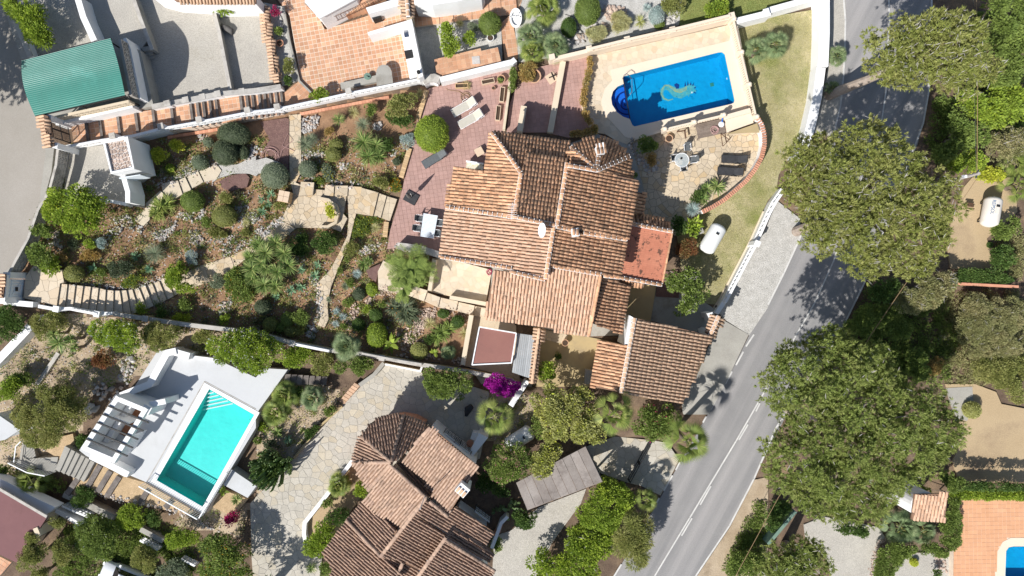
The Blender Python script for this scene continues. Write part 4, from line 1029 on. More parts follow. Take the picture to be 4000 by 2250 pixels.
# ---- garage
GA=thing('garage','garage with a wide barrel-tiled roof beside the concrete driveway','garage',P(*T('G',1100,1300)[0],-0.6))
rg=Roof(GA,'roof_tile_plain');rg.T['roof_tile']=[]
EG=T('G',925,950,1508,1085,1450,1220,1355,1449)+T('K',1285,150,822,62)+T('G',890,1130)
rg.plane(EG,(1,.17),3.45,2.95,step=.34,m='roof_tile_plain')
WG=T('G',660,1115,888,1165,828,1449)+T('K',815,60,590,20)
rg.plane(WG,(-1,-.17),3.4,2.9,m='roof_tile')
rg.ridge(T('G',925,950)[0],3.55,T('K',822,62)[0],3.5)
rg.flush(300)
wallblock(GA,T('G',925,950,1500,1085,1350,1449)+T('K',1275,145,822,62),2.4,-0.7,2.2,'cream_wall',.35)
wallblock(GA,T('G',665,1120,890,1165,830,1449)+T('K',810,55,600,20),2.9,-0.5,2.75,'cream_wall',.3)
part('parapet','white_wall',GA,lambda b:b.prism([P3(p,3.3) for p in T('G',888,932,922,950,885,1165,848,1155)],-0.3))
gate=thing('tiled_gateway','little tiled gateway roof between garage and road wall','gateway',P(*T('G',1530,1010)[0],-0.6))
rt=Roof(gate,'roof_tile_plain')
rt.plane(T('G',1512,920,1555,938,1490,1085,1458,1062),(-1,-.3),2.7,2.45);rt.plane(T('G',1555,938,1600,960,1515,1108,1490,1085),(1,.3),2.7,2.45);rt.ridge(T('G',1558,935)[0],2.75,T('G',1492,1085)[0],2.75);rt.flush(100)
for p in T('G',1545,960,1500,1060):
    q=P3(p,2.4);part('pier','white_wall',gate,lambda b:b.box((q.x,q.y,.85),(.4,.4,3.1),.4))
# tiled coping wall of the sand court
cw=thing('tiled_court_wall','narrow wall capped with barrel tiles between grey deck and sand courtyard','wall',P(*T('G',190,1200)[0],-0.2))
rc=Roof(cw,'roof_tile_plain')
rc.plane(T('G',168,1020,208,1025,190,1130,165,1128),(-1,-.1),2.3,2.15);rc.plane(T('G',208,1025,250,1032,232,1130,195,1130),(1,.1),2.3,2.15)
rc.plane(T('G',165,1130,185,1130,150,1440,135,1438),(-1,-.1),2.25,2.15);rc.plane(T('G',185,1130,212,1135,172,1442,150,1440),(1,.1),2.25,2.15)
rc.ridge(T('G',206,1028)[0],2.35,T('G',150,1440)[0],2.3,mortar=False,w=1.1);rc.flush(100)
part('wall_body','yellow_wall',cw,lambda b:b.beam(P(*T('G',206,1028)[0],2.1)-Vector((0,0,1.2)),P(*T('G',150,1440)[0],2.1)-Vector((0,0,1.2)),.3,2.4))

# ---- lower house with turret
c=P(1600,1900,0)
HS=thing('lower_house','house with dull brown barrel-tiled roofs and a fan-shaped turret, bottom of picture','house',(c.x,c.y,0))
rs=Roof(HS,'roof_tile_brown')
A0=T('R',605,487)[0];kw=dict(pitch=0.212,step=0.36,ws=0.74)
rs.plane([A0]+T('R',655,470,800,335,925,195,860,145,790,110,705,92),(.34,-.94),4.7,3.4,**kw)
rs.plane([A0]+T('R',705,92,650,82,560,92,480,120,410,175,350,265),(-.22,-.97),4.7,3.4,**kw)
rs.plane([A0]+T('R',348,268,308,335,288,410,283,490),(-.94,-.28),4.7,3.4,**kw)
rs.plane([A0]+T('R',283,492,300,550,340,630,412,722),(-.66,.75),4.7,3.5,m='roof_tile_dull',**kw)
rs.plane(T('R',592,528,895,790,655,1065,365,815),(-.63,.77),4.75,3.9,m='roof_tile_dull',**kw)
rs.plane(T('R',935,187,1335,522,1087,930,945,785,935,700,690,477),(-.6,.8),5.0,4.2,m='roof_tile_dull',**kw)
rs.plane(T('R',650,500,700,485,950,705,950,800,900,770),(.66,.75),3.9,3.6,**kw)
rs.plane(T('R',362,818,655,1068,515,1280,222,975),(-.76,-.65),4.4,3.55,**kw)
rs.plane(T('R',222,977,515,1282,700,1440,680,1480,60,1480,110,1390,18,1260),(-.8,-.6),4.3,3.25,**kw)
rs.plane(T('R',812,938,1068,1105,840,1400,700,1330,525,1278),(.82,.57),4.45,3.7,**kw)
rs.plane(T('R',905,815,1085,945,1150,858,1472,1080,1398,1190,1110,1088,815,930),(.82,.56),4.4,3.2,**kw)
rs.plane(T('R',1112,1090,1400,1192,1472,1262,1425,1335,1095,1125),(.82,.56),3.7,3.1,**kw)
rs.plane(T('R',1060,1140,1472,1400,1425,1490,800,1490),(.82,.56),4.5,3.5,**kw)
rs.plane(T('R',525,1285,700,1335,830,1405,790,1480,680,1480,690,1420),(.82,.57),3.95,3.6,**kw)
for a,za,b_,zb in ((A0,4.8,T('R',705,95)[0],3.55),(A0,4.8,T('R',350,268)[0],3.55),(A0,4.8,T('R',285,491)[0],3.5),(T('R',600,500)[0],4.8,T('R',412,720)[0],3.7),(T('R',600,515)[0],4.85,T('R',900,785)[0],4.85),(T('R',895,790)[0],4.85,T('R',515,1280)[0],4.5),
                      (T('R',925,815)[0],4.5,T('R',1085,945)[0],4.3),(T('R',225,975)[0],3.7,T('R',515,1280)[0],4.4),(T('R',1065,1120)[0],4.6,T('R',810,1480)[0],4.55),(T('R',700,1335)[0],4.1,T('R',640,1480)[0],4.1),(T('R',935,190)[0],5.05,T('R',800,335)[0],4.7),(T('R',1060,1140)[0],4.6,T('R',1472,1400)[0],3.7)):
    rs.ridge(a,za,b_,zb,m='roof_tile_dull',mortar=False)
rs.flush(300)
wallblock(HS,[A0]+T('R',930,195,790,115,650,90,480,125,350,268,288,420,300,550,412,720),3.4,0,3.3,'red_brick',.35,'turret_wall')
wallblock(HS,T('R',930,195,1335,525,1085,920,950,785,935,705,700,482),4.3,0,4.2,'white_wall',.15)
wallblock(HS,T('R',600,530,1090,940,1150,860,1460,1080,1400,1180,1460,1265,1420,1330,1465,1400,1420,1480,100,1480,110,1390,30,1260,365,815),3.3,0,3.05,'white_wall',.4)
part('upper_wall','white_wall',HS,lambda b:b.prism([P3(p,3.6) for p in T('R',600,545,870,795,650,1040,400,815)],2.9))
# chimney and stair wall
q=P(*T('R',1205,715)[0],5.2)
part('chimney','white_wall',HS,lambda b:b.box((q.x,q.y,4.4),(.8,.75,2.2),-.7))
for i in range(3):
    o=bpy.data.objects.new('chimney_tile',tile_mesh(3+i,'roof_tile_plain'));COL.objects.link(o);o.parent=HS
    o.matrix_basis=Matrix.Translation(-rootloc(HS)) @ Matrix.Translation(q+Vector((0,0,.35))) @ Matrix.Rotation(-.7+math.pi,4,'Z') @ Matrix.Translation((-.26+i*.26,-.1,0)) @ Matrix.Rotation(-.3,4,'X')
nang=math.atan2(-(440-125),1390-970)
for p,z,w in ((T('R',1122,262)[0],1.2,1.5),(T('R',1210,340)[0],1.2,1.5),(T('R',1375,905)[0],1.0,1.5)):
    grille(HS,p,z,nang if p[1]<1900 else nang,w,1.3)
part('roof_pole','white_metal',HS,lambda b:b.tube([P(*T('R',888,770)[0],4.7),P(*T('R',888,770)[0],4.7)+Vector((0,-.1,2.6))],.03,6))
bb=thing('garden_barbecue','white masonry barbecue with a round opening beside the lower house','barbecue',P(*T('R',1330,320)[0],0))
part('body','white_wall',bb,lambda b:b.prism([P3(p,1.9) for p in T('R',1345,240,1420,280,1290,440,1262,405)],0))
part('counter','white_wall',bb,lambda b:b.prism([P3(p,1.0) for p in T('R',1290,235,1350,240,1345,320,1270,290)],0))
part('fire_hole','red_brick',bb,lambda b:b.lathe([(.28,0),(.28,.1),(.2,.1),(.2,.02)],tuple(P(*T('R',1268,328)[0],.95)),14))

# ---- brown-roofed house, bottom left
HB=thing('brown_roof_house','house with a flat maroon roof and white gutter ledge, bottom left corner','house',P(*T('I',100,1100)[0],-1.0))
part('roof_slab','brown_roof',HB,lambda b:b.prism([P3(p,1.9) for p in T('I',-80,740,0,792,358,1002,128,1348,-80,1250)],1.7))
part('roof_edge','weathered_cap',HB,lambda b:b.beam(P(*T('I',-60,755)[0],1.95),P(*T('I',358,1000)[0],1.95),.2,.12))
wallblock(HB,T('I',-80,740,0,792,358,1002,128,1348,-80,1250),1.9,-1.0,1.68,'cream_wall',.35)
part('ledge','white_wall',HB,lambda b:b.prism([P3(p,1.25) for p in T('I',-60,690,60,740,250,850,420,930,350,985,0,780,-60,745)],.2))
part('roof_post','cream_wall',HB,lambda b:b.box(tuple(P(*T('I',335,1090)[0],1.2)),(.35,.7,1.6),.4))
pt_=T('I',-20,1290,90,1345,0,1449,-40,1449)
o,zz=patch('orange_landing',pt_,-0.6,'grout',.4);pave(o,pt_,zz,'terracotta','floor_tile','grid',.35,.02,-.6,quota=30)
# ---- white house corner, left edge
HW=thing('white_house_corner','corner of a white flat-roofed house at the left edge below the garden','house',P(*T('I',40,420)[0],0))
part('roof_slab','terrace_white',HW,lambda b:b.prism([P3(p,2.9) for p in T('I',-60,215,0,240,155,345,40,420,-60,440)],2.7))
part('wall','white_wall',HW,lambda b:b.prism([P3(p,2.69) for p in T('I',-60,230,0,250,145,345,35,412,-60,432)],-.2))
# ---- white villa at the top edge (only its wall and outdoor stair show)
HT=thing('white_villa','white wall and roof corner of a villa cut off by the top edge','house',P(*T('B',500,40)[0],.35))
part('roof_slab','white_wall',HT,lambda b:b.prism([P3(p,3.0) for p in T('B',365,-60,372,22,478,142,760,-10,780,-60)],2.85))
part('wall','white_wall',HT,lambda b:b.prism([P3(p,2.84) for p in T('B',380,-60,388,22,480,130,750,-15,770,-60)],.3))
part('wall_behind_stair','white_wall',HT,lambda b:b.prism([P3(p,2.0) for p in T('B',830,60,1090,-20,1090,40,850,105)],.3))
part('dark_doorway','ink_black',HT,lambda b:b.prism([P3(p,1.2) for p in T('B',850,100,905,68,945,130,885,150)],.4))
for i in range(14):
    x=490+i*32;y=140-i*16;z=0.55+.13*i
    part('stair_tread','terracotta',HT,lambda b:b.prism([P3(p,z) for p in T('B',x,y,x+34,y-17,x+64,y+40,x+30,y+57)],.3,random.random()))
def rail_(b):
    for i in range(26):
        x=515+i*18;y=208-i*8.4;q=P(*T('B',x,y)[0],.5+i*.072);b.tube([q,q+Vector((0,0,.9))],.014,4)
    for h in (.1,.9):
        b.tube([P(*T('B',515,208)[0],.5)+Vector((0,0,h)),P(*T('B',515+25*18,208-25*8.4)[0],.5+25*.072)+Vector((0,0,h))],.022,5)
part('stair_railing','rust_iron',HT,rail_)
HT2=thing('white_villa_annexe','white garden building with tiled end wall at the top edge','house',P(*T('B',1300,20)[0],.3))
part('wall','white_wall',HT2,lambda b:b.prism([P3(p,2.6) for p in T('B',1190,-60,1195,30,1330,40,1520,10,1700,-30,1720,-80)],0))
rh=Roof(HT2,'roof_tile_plain');rh.plane(T('B',1085,5,1140,0,1150,130,1100,140),(-1,-.1),2.5,2.3);rh.plane(T('B',1140,0,1190,0,1190,120,1150,130),(1,.1),2.5,2.3);rh.ridge(T('B',1140,-10)[0],2.55,T('B',1150,130)[0],2.55);rh.flush(60)
part('end_wall','cream_wall',HT2,lambda b:b.beam(P(*T('B',1140,0)[0],2.2)-Vector((0,0,1)),P(*T('B',1148,125)[0],2.2)-Vector((0,0,1)),.5,2.1))
HR=thing('tiled_roof_edge','strip of tiled roof cut off by the top edge above the gravel terrace','house',P(*T('A',1500,5)[0],.6))
rh=Roof(HR,'roof_tile_plain');rh.plane(T('A',1300,-10,1932,-10,1932,25,1590,32,1330,12),(0,1),3.2,3.0);rh.flush(40)
part('wall','white_wall',HR,lambda b:b.prism([P3(p,2.9) for p in T('A',1150,-20,1290,18,1590,38,1932,30,1932,-40,1150,-60)],.4))

# ---- white box pavilion with stone roof, by the white garden wall
SB=thing('stone_roof_kiosk','white kiosk with a flat roof of brown crazy stones beside the parking yard','kiosk',P(*T('A',960,1180)[0],2.1))
KR=T('A',775,1065,965,1030,1015,1275,838,1312)
part('wall','white_wall',SB,lambda b:b.prism([P3(p,4.55) for p in KR],1.6))
part('parapet','white_wall',SB,lambda b:b.prism([P3(p,4.75) for p in KR],4.56,holes=[[P3(p,4.75) for p in T('A',795,1080,950,1050,1000,1262,845,1295)]]))
pave(SB,T('A',800,1085,945,1057,995,1258,848,1288),4.56,'rock_red','roof_stone','crazy',.25,.05,th=.04,quota=200,seed=150)
part('wall_lamp','white_metal',SB,lambda b:b.box(tuple(P(*T('A',1012,1172)[0],3.6)+Vector((.1,0,0))),(.2,.14,.14)))
part('tile_mural','white_paint_wood',SB,lambda b:b.prism([P3(p,4.0)+Vector((0,-.3,0)) for p in T('A',900,1310,1060,1285,1060,1290,900,1318)],2.6))
wall('yard_wall','white wall running down from the stone-roofed kiosk',T('A',930,1325,965,1449)+T('E',965,80),3.6,1.6,.35,'white_wall')
wall('yard_wall','low white wall along the lower side of the parking yard',T('E',790,60,955,92),2.5,1.6,.25,'white_wall')
# house number on the kiosk wall
def lettering(name,txt,size,m,parent,Mx,ext=.004):
    cu=bpy.data.curves.new(name,'FONT');cu.body=txt;cu.size=size;cu.extrude=ext;cu.align_x='CENTER';cu.align_y='CENTER'
    t=bpy.data.objects.new(name,cu);COL.objects.link(t);dg=bpy.context.evaluated_depsgraph_get()
    me=bpy.data.meshes.new_from_object(t.evaluated_get(dg));bpy.data.objects.remove(t)
    me.materials.clear();me.materials.append(M[m]);o=link(name,me,None,parent)
    o.matrix_basis=Matrix.Translation(-rootloc(parent)) @ Mx if parent else Mx
    return o

# ---- green carport
GC=thing('carport','carport with an arched green corrugated metal roof, upper left','carport',P(*T('A',600,600)[0],2.3))
c4=[P(*q,4.75) for q in T('A',165,460,836,290,946,720,266,876)]
b=MB();nA,nR=150,2
vs_=[]
for i in range(nA+1):
    t=i/nA;rise=.45*math.sin(math.pi*t)+.014*math.cos(2*math.pi*i/2.5)
    for s_ in (0,1):
        p=(c4[0].lerp(c4[3],t) if s_ == 0 else c4[1].lerp(c4[2],t));vs_.append(p+Vector((.3*s_*math.sin(math.pi*t),0,rise)))
b.add(vs_,[(2*i,2*i+2,2*i+3,2*i+1) for i in range(nA)])
b.build('corrugated_roof','green_sheet',GC)
def cframe(b):
    for k in range(4):
        s_=.04+.92*k/3
        pts=[c4[0].lerp(c4[1],s_).lerp(c4[3].lerp(c4[2],s_),t/8)+Vector((0,0,.45*math.sin(math.pi*t/8)-.08)) for t in range(9)]
        b.tube(pts,.05,5)
    for a,d in ((0,1),(3,2)):b.beam(c4[a]-Vector((0,0,.1)),c4[d]-Vector((0,0,.1)),.08,.12)
part('roof_frame','dark_metal',GC,cframe)
for k,(a,d,s_) in enumerate(((0,1,.05),(0,1,.95),(3,2,.05),(3,2,.95),(3,2,.5))):
    p=c4[a].lerp(c4[d],s_);part('post','dark_metal',GC,lambda b:b.tube([Vector((p.x,p.y,2.2)),p],.06,6))

# ---- open pergola bath house on the white terrace
PG=thing('pergola_house','white roofless pergola house with dark cross beams beside the turquoise pool','pergola',P(*T('V',1050,350)[0],ZT))
FRM=T('V',1075,-10,1385,122,1035,682,708,540);ztp=3.7
def seg(b,i,j,z0,z1,th,inn=0):b.beam(P3(FRM[i],(z0+z1)/2+0)*1,P3(FRM[j],(z0+z1)/2),th,z1-z0)
Wf=[P3(p,ztp) for p in FRM]
cW=sum(Wf,Vector())/4
Wi=[w+(cW-w).normalized()*.2 for w in Wf]
def wl(b,i,j,z0,z1,th=.34,ext=.16):
    d=(Wi[j]-Wi[i]);d.z=0;d.normalize()
    a=Vector((Wi[i].x,Wi[i].y,(z0+z1)/2))-d*ext;c_=Vector((Wi[j].x,Wi[j].y,(z0+z1)/2))+d*ext;b.beam(a,c_,th,z1-z0)
part('wall','white_wall',PG,lambda b:wl(b,0,3,ZT,ztp))
part('wall','white_wall',PG,lambda b:wl(b,3,2,ZT,ztp-.003,ext=-.172))
part('wall','white_wall',PG,lambda b:wl(b,0,1,ZT,ztp-.003,ext=-.172))
part('head_beam','white_wall',PG,lambda b:wl(b,1,2,ztp-.4,ztp,ext=.16))
part('pier','white_wall',PG,lambda b:b.box((Wi[1].x,Wi[1].y,(ZT+ztp)/2-.01),(.6,.6,ztp-ZT-.4),-.5))
for k in range(5):
    t=(k+1)/6
    a=Wi[0].lerp(Wi[3],t);c_=Wi[1].lerp(Wi[2],t);e=(c_-a).normalized()
    part('roof_beam','dark_metal',PG,lambda b:b.beam(a+Vector((0,0,.05))-e*.2,c_+Vector((0,0,.05))+e*.75,.1,.12))
part('floor_boards','brown_boards',PG,lambda b:b.prism([Vector((p.x,p.y,ZT+.06)) for p in (Wi[0].lerp(Wi[1],.28).lerp(Wi[3].lerp(Wi[2],.28),.1),Wi[0].lerp(Wi[1],.62).lerp(Wi[3].lerp(Wi[2],.62),.1),Wi[0].lerp(Wi[1],.62).lerp(Wi[3].lerp(Wi[2],.62),.8),Wi[0].lerp(Wi[1],.28).lerp(Wi[3].lerp(Wi[2],.28),.8))],ZT-.05))
part('shelf','white_wall',PG,lambda b:b.prism([Vector((p.x,p.y,ZT+.95)) for p in (Wi[0].lerp(Wi[1],.1).lerp(Wi[3].lerp(Wi[2],.1),.02),Wi[0].lerp(Wi[1],.26).lerp(Wi[3].lerp(Wi[2],.26),.02),Wi[0].lerp(Wi[1],.26).lerp(Wi[3].lerp(Wi[2],.26),.95),Wi[0].lerp(Wi[1],.1).lerp(Wi[3].lerp(Wi[2],.1),.95))],ZT))
part('partition','white_wall',PG,lambda b:b.beam(Wi[0].lerp(Wi[3],.42)*1-Vector((0,0,ztp-ZT-.8)),Wi[0].lerp(Wi[3],.42).lerp(Wi[1].lerp(Wi[2],.42),.6)-Vector((0,0,ztp-ZT-.8)),.12,1.6))
part('slatted_screen','white_metal',PG,lambda b:[b.beam(Wi[1].lerp(Wi[2],.55+.04*i)-Vector((0,0,2.6)),Wi[1].lerp(Wi[2],.55+.04*i+.0005)-Vector((0,0,.4)),.05,.09) for i in range(10)])
wall('terrace_parapet','low white parapet at the lower corner of the pergola house',T('V',800,610,1190,800),ZT+.95,ZT-1,.45,'white_wall')
wall('terrace_parapet','white parapet from the pergola house up to the terrace corner',T('V',1110,-10)+T('E',1130,1449,1260,1215,1330,1200),ZT+1.0,ZT-.6,.5,'white_wall')
wall('terrace_parapet','short white parapet at the top corner of the pool terrace',T('E',1290,1200,1430,1240),ZT+.9,ZT-.6,.5,'white_wall')
wall('terrace_edge','thin white wall along the upper edge of the pool terrace',T('E',1430,1240,1610,1262),ZT+.25,ZT-.6,.18,'white_wall')
wall('garden_wall','white wall stub standing in front of the pergola house',T('I',1130,155,1250,130),ztp-.6,ZT,.4,'white_wall')

# ================================================================== WALLS, GATES, RAILINGS
wall('street_wall','white wall under the bamboo hedge beside the left road',T('A',75,60,150,230,235,430),3.0,2.2,.3,'white_wall',cap='weathered_cap')
wall('terrace_wall','thick white retaining wall above the green carport',T('A',585,-20,630,130,712,308),3.0,1.4,.45,'white_wall')
wall('terrace_wall','thin weathered concrete wall between two gravel terraces near the little steps',T('A',1008,-20,1062,140,1152,378),1.9,.8,.2,'concrete',cap='weathered_cap')
wall('terrace_wall','long thin concrete wall beside the dark statue',T('A',1606,50,1655,240,1742,692),1.35,.5,.2,'concrete',cap='weathered_cap')
tw=thing('tiled_low_wall','low wall capped with dark barrel tiles beside the terracotta patio','wall',P(*T('B',100,300)[0],.4))
r_=Roof(tw,'roof_tile_plain')
r_.plane(T('B',28,45,62,45,90,240,165,615,130,620,55,240),(-1,.1),1.2,1.0);r_.plane(T('B',62,45,92,45,120,240,190,600,165,615,90,240),(1,.1),1.2,1.0);r_.flush(150)
part('wall_body','cream_wall',tw,lambda b:b.beam(P(*T('B',62,45)[0],.7),P(*T('B',165,615)[0],.7),.4,.7))
cwall=wall('carport_wall','white wall with an openwork block panel on the right of the carport',T('A',940,290,975,370,1052,745),3.4,.8,.25,'white_wall')
lattice(cwall,T('A',905,300,990,720),3.4,4.3,.2,'weathered_cap',.4)
for p in T('A',1000,400,1060,620,1095,755):
    q=P3(p,2.4);part('vent_hole','ink_black',cwall,lambda b:b.box((q.x+.14,q.y,2.4),(.05,.2,.2),-.2))
sw_=wall('carport_wall','white wall with openwork blocks between carport and terracotta walkway',T('A',420,935,1000,800),3.25,1.9,.25,'white_wall')
lattice(sw_,T('A',400,890,975,765),3.25,3.95,.18,'cream_wall',.4)
wall('walkway_wall','white stepped wall with small piers along the upper side of the terracotta steps',T('A',1150,808,1410,760,1650,712,1932,685)+T('B',190,655),[2.4,2.15,1.9,1.5,1.2],[1.2,1.0,.8,.5,.3],.3,'white_wall',cap='weathered_cap',posts=T('A',1270,785,1410,758,1535,735,1650,712,1830,694),posth=.12)
BW=T('A',490,1112,780,1058,1000,1030,1245,968,1530,918,1890,848)+T('B',180,822,712,705,1243,598)
BZ=[3.2,3.05,2.85,2.6,2.35,2.05,1.6,1.35,1.2]
bwall=wall('boundary_wall','long white boundary wall with openwork top between walkway and planted garden',BW,[z-.45 for z in BZ],[z-2.1 for z in BZ],.28,'white_wall',posts=T('A',885,1040,1245,968,1530,918,1890,848)+T('B',180,822,712,705,1243,598),posth=.6,postm='weathered_cap')
lattice(bwall,BW,[z-.45 for z in BZ],BZ,.16,'white_wall',.45)
wall('boundary_wall','white boundary wall above the pink terrace',T('B',1390,602,1932,468)+T('C',25,448),[1.2,1.15,1.1],-.2,.4,'white_wall')
wall('boundary_wall','curved white wall end with a rounded cap beside the black lamp',T('B',1262,618,1300,595,1345,590,1380,606),.95,-.1,.55,'white_wall',cap='weathered_cap')
wall('terrace_side_wall','thin pale wall with creepers on the right of the pink terrace',T('B',1925,560,1870,975),.75,-.1,.2,'cream_wall')
nw=wall('pool_wall','cream wall with pierced blocks along the upper side of the pool deck',T('C',312,445,580,382,865,312,1205,236,1645,130),1.1,-.3,.3,'coping',posts=T('C',300,440,580,378,865,308,1205,235,1650,128),posth=.25)
lattice(nw,T('C',580,372,865,302,1205,226,1645,118),1.1,1.5,.2,'coping',.4)
wall('street_wall','white wall across the lawn at the top right corner plot',T('C',1695,158,1932,100)+T('D',0,80,395,-30),.75,-.65,.45,'white_wall',posts=T('C',1910,98),posth=.2)
w_=wall('street_wall','tall white street wall between lawn and road, upper right',T('D',425,-40,425,250,415,500),.75,-.7,.8,'white_wall')
w2=wall('street_wall','white street wall in the pine shade beside the road',T('D',400,510,370,740,320,960,290,1060,225,1200),.6,-.7,.7,'white_wall')
w3=wall('street_wall','white street wall with openwork top below the big pine beside the gravel verge',T('H',110,-20,40,80)+T('G',1932,160,1825,400,1600,830,1545,915),.15,-.75,.35,'white_wall',posts=T('G',1818,395),posth=.9)
lattice(w3,T('H',125,-20,55,80)+T('G',1945,160,1838,400,1612,830),.15,.6,.2,'white_wall',.35,style='grid')
wall('lawn_kerb','low beige kerb at the foot of the street wall',T('G',1905,150,1800,380,1575,810,1530,880),-.45,-.7,.3,'cream_wall')
wall('end_pier','white wall stub by the tiled gateway',T('G',1480,935,1520,925),1.6,-.6,.4,'white_wall')
# curved retaining wall with brick coping
CWP=T('C',1852,895,1885,945,1902,1020,1903,1095,1880,1190,1832,1280,1762,1370,1690,1432)+T('G',1600,60,1510,115,1432,152)
cvw=wall('curved_wall','curved white terrace wall capped with red bricks beside the lawn',CWP,.72,-.7,.28,'white_wall')
Wc=[P3(p,.74) for p in CWP]
for i in range(len(Wc)-1):
    L=(Wc[i+1]-Wc[i]).length;n=max(1,int(L/.16));d=(Wc[i+1]-Wc[i]).normalized();a=math.atan2(d.y,d.x)
    for k in range(n):
        q=Wc[i].lerp(Wc[i+1],(k+.5)/n);b=MB();b.box((q.x,q.y,.78),(.105,.34,.09),a,random.random());b.build('coping_brick','red_brick',cvw)
# bottom boundary
bw_=wall('lower_boundary_wall','white wall with coloured openwork beside the lower end of the garden steps',T('E',290,862,420,885,530,880,740,920,850,916),[2.9,2.8,2.7,2.5,2.4],.6,.25,'white_wall',posts=T('E',440,882,745,920),posth=.2)
lattice(bw_,T('E',540,884,735,920),[2.7,2.5],[3.0,2.8],.15,'white_wall',.3,style='grid')
LB=T('E',860,920,1100,955,1400,1000,1932,1062)+T('F',290,1145,560,1195,800,1222,960,1250,1260,1305,1600,1355,1932,1420)+T('K',60,20)
lw=wall('lower_boundary_wall','long yellowish boundary wall below the main garden',LB,[2.3,2.1,1.95,1.6,1.35,1.2,1.1,1.05,.95,.85,.8,.8],-.4,.24,'yellow_wall',cap='weathered_cap',posts=T('E',1110,955)+T('F',280,1140,955,1250),posth=.2)
lattice(lw,T('F',300,1150,550,1200),[1.35,1.2],[1.85,1.7],.18,'white_wall',.3)
lattice(lw,T('F',800,1218,950,1248,1110,1278,1250,1300),[1.1,1.05,1.0,.95],[1.5,1.45,1.4,1.35],.15,'weathered_cap',.3)
wall('white_slope_wall','thick white wall running down to the left edge below the gate',T('E',335,885,200,1045,0,1255,-60,1315),[2.1,1.9,1.7,1.6],-.3,.6,'white_wall')
wall('bed_kerb','rough concrete kerb beside the sandy bed, lower left',T('E',440,1215,350,1350,280,1449),1.1,.3,.3,'weathered_cap')
lf=wall('lattice_street_wall','curved wall of dark openwork blocks along the left road',T('A',470,1130,455,1250,405,1449)+T('E',325,140,250,360,150,540,110,612),2.75,1.8,.22,'white_wall')
lattice(lf,T('A',438,1130,425,1250,372,1449)+T('E',290,135,215,350,115,530,72,610),2.75,3.75,.18,'weathered_cap',.30)
# low garden and terrace walls
for lab,pts,zt,zb,th,m in (
        ('low cream wall between the two halves of the pink court',T('C',385,462,288,998),.55,-.1,.45,'cream_wall'),
        ('short cream wall at the shaded lower left of the pink court',T('C',90,800,58,988),.95,0,.45,'cream_wall'),
        ('cream wall on the left of the pale crazy-paved front terrace',T('F',1347,510,1310,745),1.0,0,.3,'cream_wall'),
        ('short low wall casting an L-shaped shadow on the front terrace',T('F',1462,795,1735,845),.8,0,.3,'cream_wall'),
        ('low cream planter wall above the front steps',T('F',1130,705,1290,755),.9,0,.25,'cream_wall'),
        ('cream wall beside the maroon awning',T('F',1625,930,1560,1305),.9,-.2,.35,'cream_wall'),
        ('dark stone wall between dining table and front terrace',T('F',1065,405,1230,425,1385,475),1.0,0,.5,'rock'),
        ('white curved kerb wall around the cactus bed of the lower house',T('J',735,570,520,855,368,1045,362,1130,378,1215),.65,0,.3,'white_wall'),
        ('white diagonal wall below the magenta bougainvillea',T('K',-10,165,115,-25),1.0,-.2,.4,'white_wall'),
        ('thin white frame wall of the planter beside the stone drive',T('F',975,1300,1240,1352,1252,1320),.5,0,.14,'white_wall'),
        ('concrete wall edge on the left of the stone drive',T('F',965,1290,890,1380)+T('J',780,10),.5,0,.3,'concrete'),
        ('brown kerb between stone drive and palm bed',T('J',650,170,480,320,285,560),.3,-.1,.16,'yellow_wall'),
        ('brick-red wall at the right of the lower house',T('J',1800,1150,1860,1050,1830,1120),.9,-.2,.25,'red_brick'),
        ('white wall at the right corner of the lower house',T('J',1780,1240,1850,1050,1900,1000),1.0,-.2,.25,'white_wall'),
        ('beige wall with blocks in the lower left shrubs',T('I',420,955,600,1060),.3,-.9,.3,'white_wall'),
        ('pale concrete wall among shrubs below the gravel steps',T('I',480,830,680,920,860,1010),-.1,-.9,.5,'concrete'),
        ('pale concrete strip wall near the silver car',T('I',1060,1095,1230,1185),0,-.9,.4,'concrete'),
        ('orange brick wall edge near the yard at right',T('H',1400,690,1890,715),.4,-.6,.2,'red_brick'),
        ('dark green fence wall beside the bottom right gravel yard',T('L',0,1210,210,960),.6,-.7,.25,'bronze_green')):
    wall('garden_wall',lab,pts,zt,zb,th,m)
for lab,pts in (('lattice block panel beside the maroon roof',T('I',470,920,660,1000)),('lattice block panel among shrubs near the silver car',T('I',1060,1180,1190,1250)),('lattice block panel above the maroon roof at the left edge',T('I',-10,720,80,780)),('lattice block panel under the red-leaved shrub at the bottom',T('I',1370,1320,1470,1370))):
    t_=thing('lattice_panel',lab,'wall',P(*pts[0],-.9));lattice(t_,pts,-.9,.2,.15,'white_wall',.3,style='grid')
    part('footing','concrete',t_,lambda b:b.beam(P(*pts[0],-.95),P(*pts[1],-.95),.3,.3))
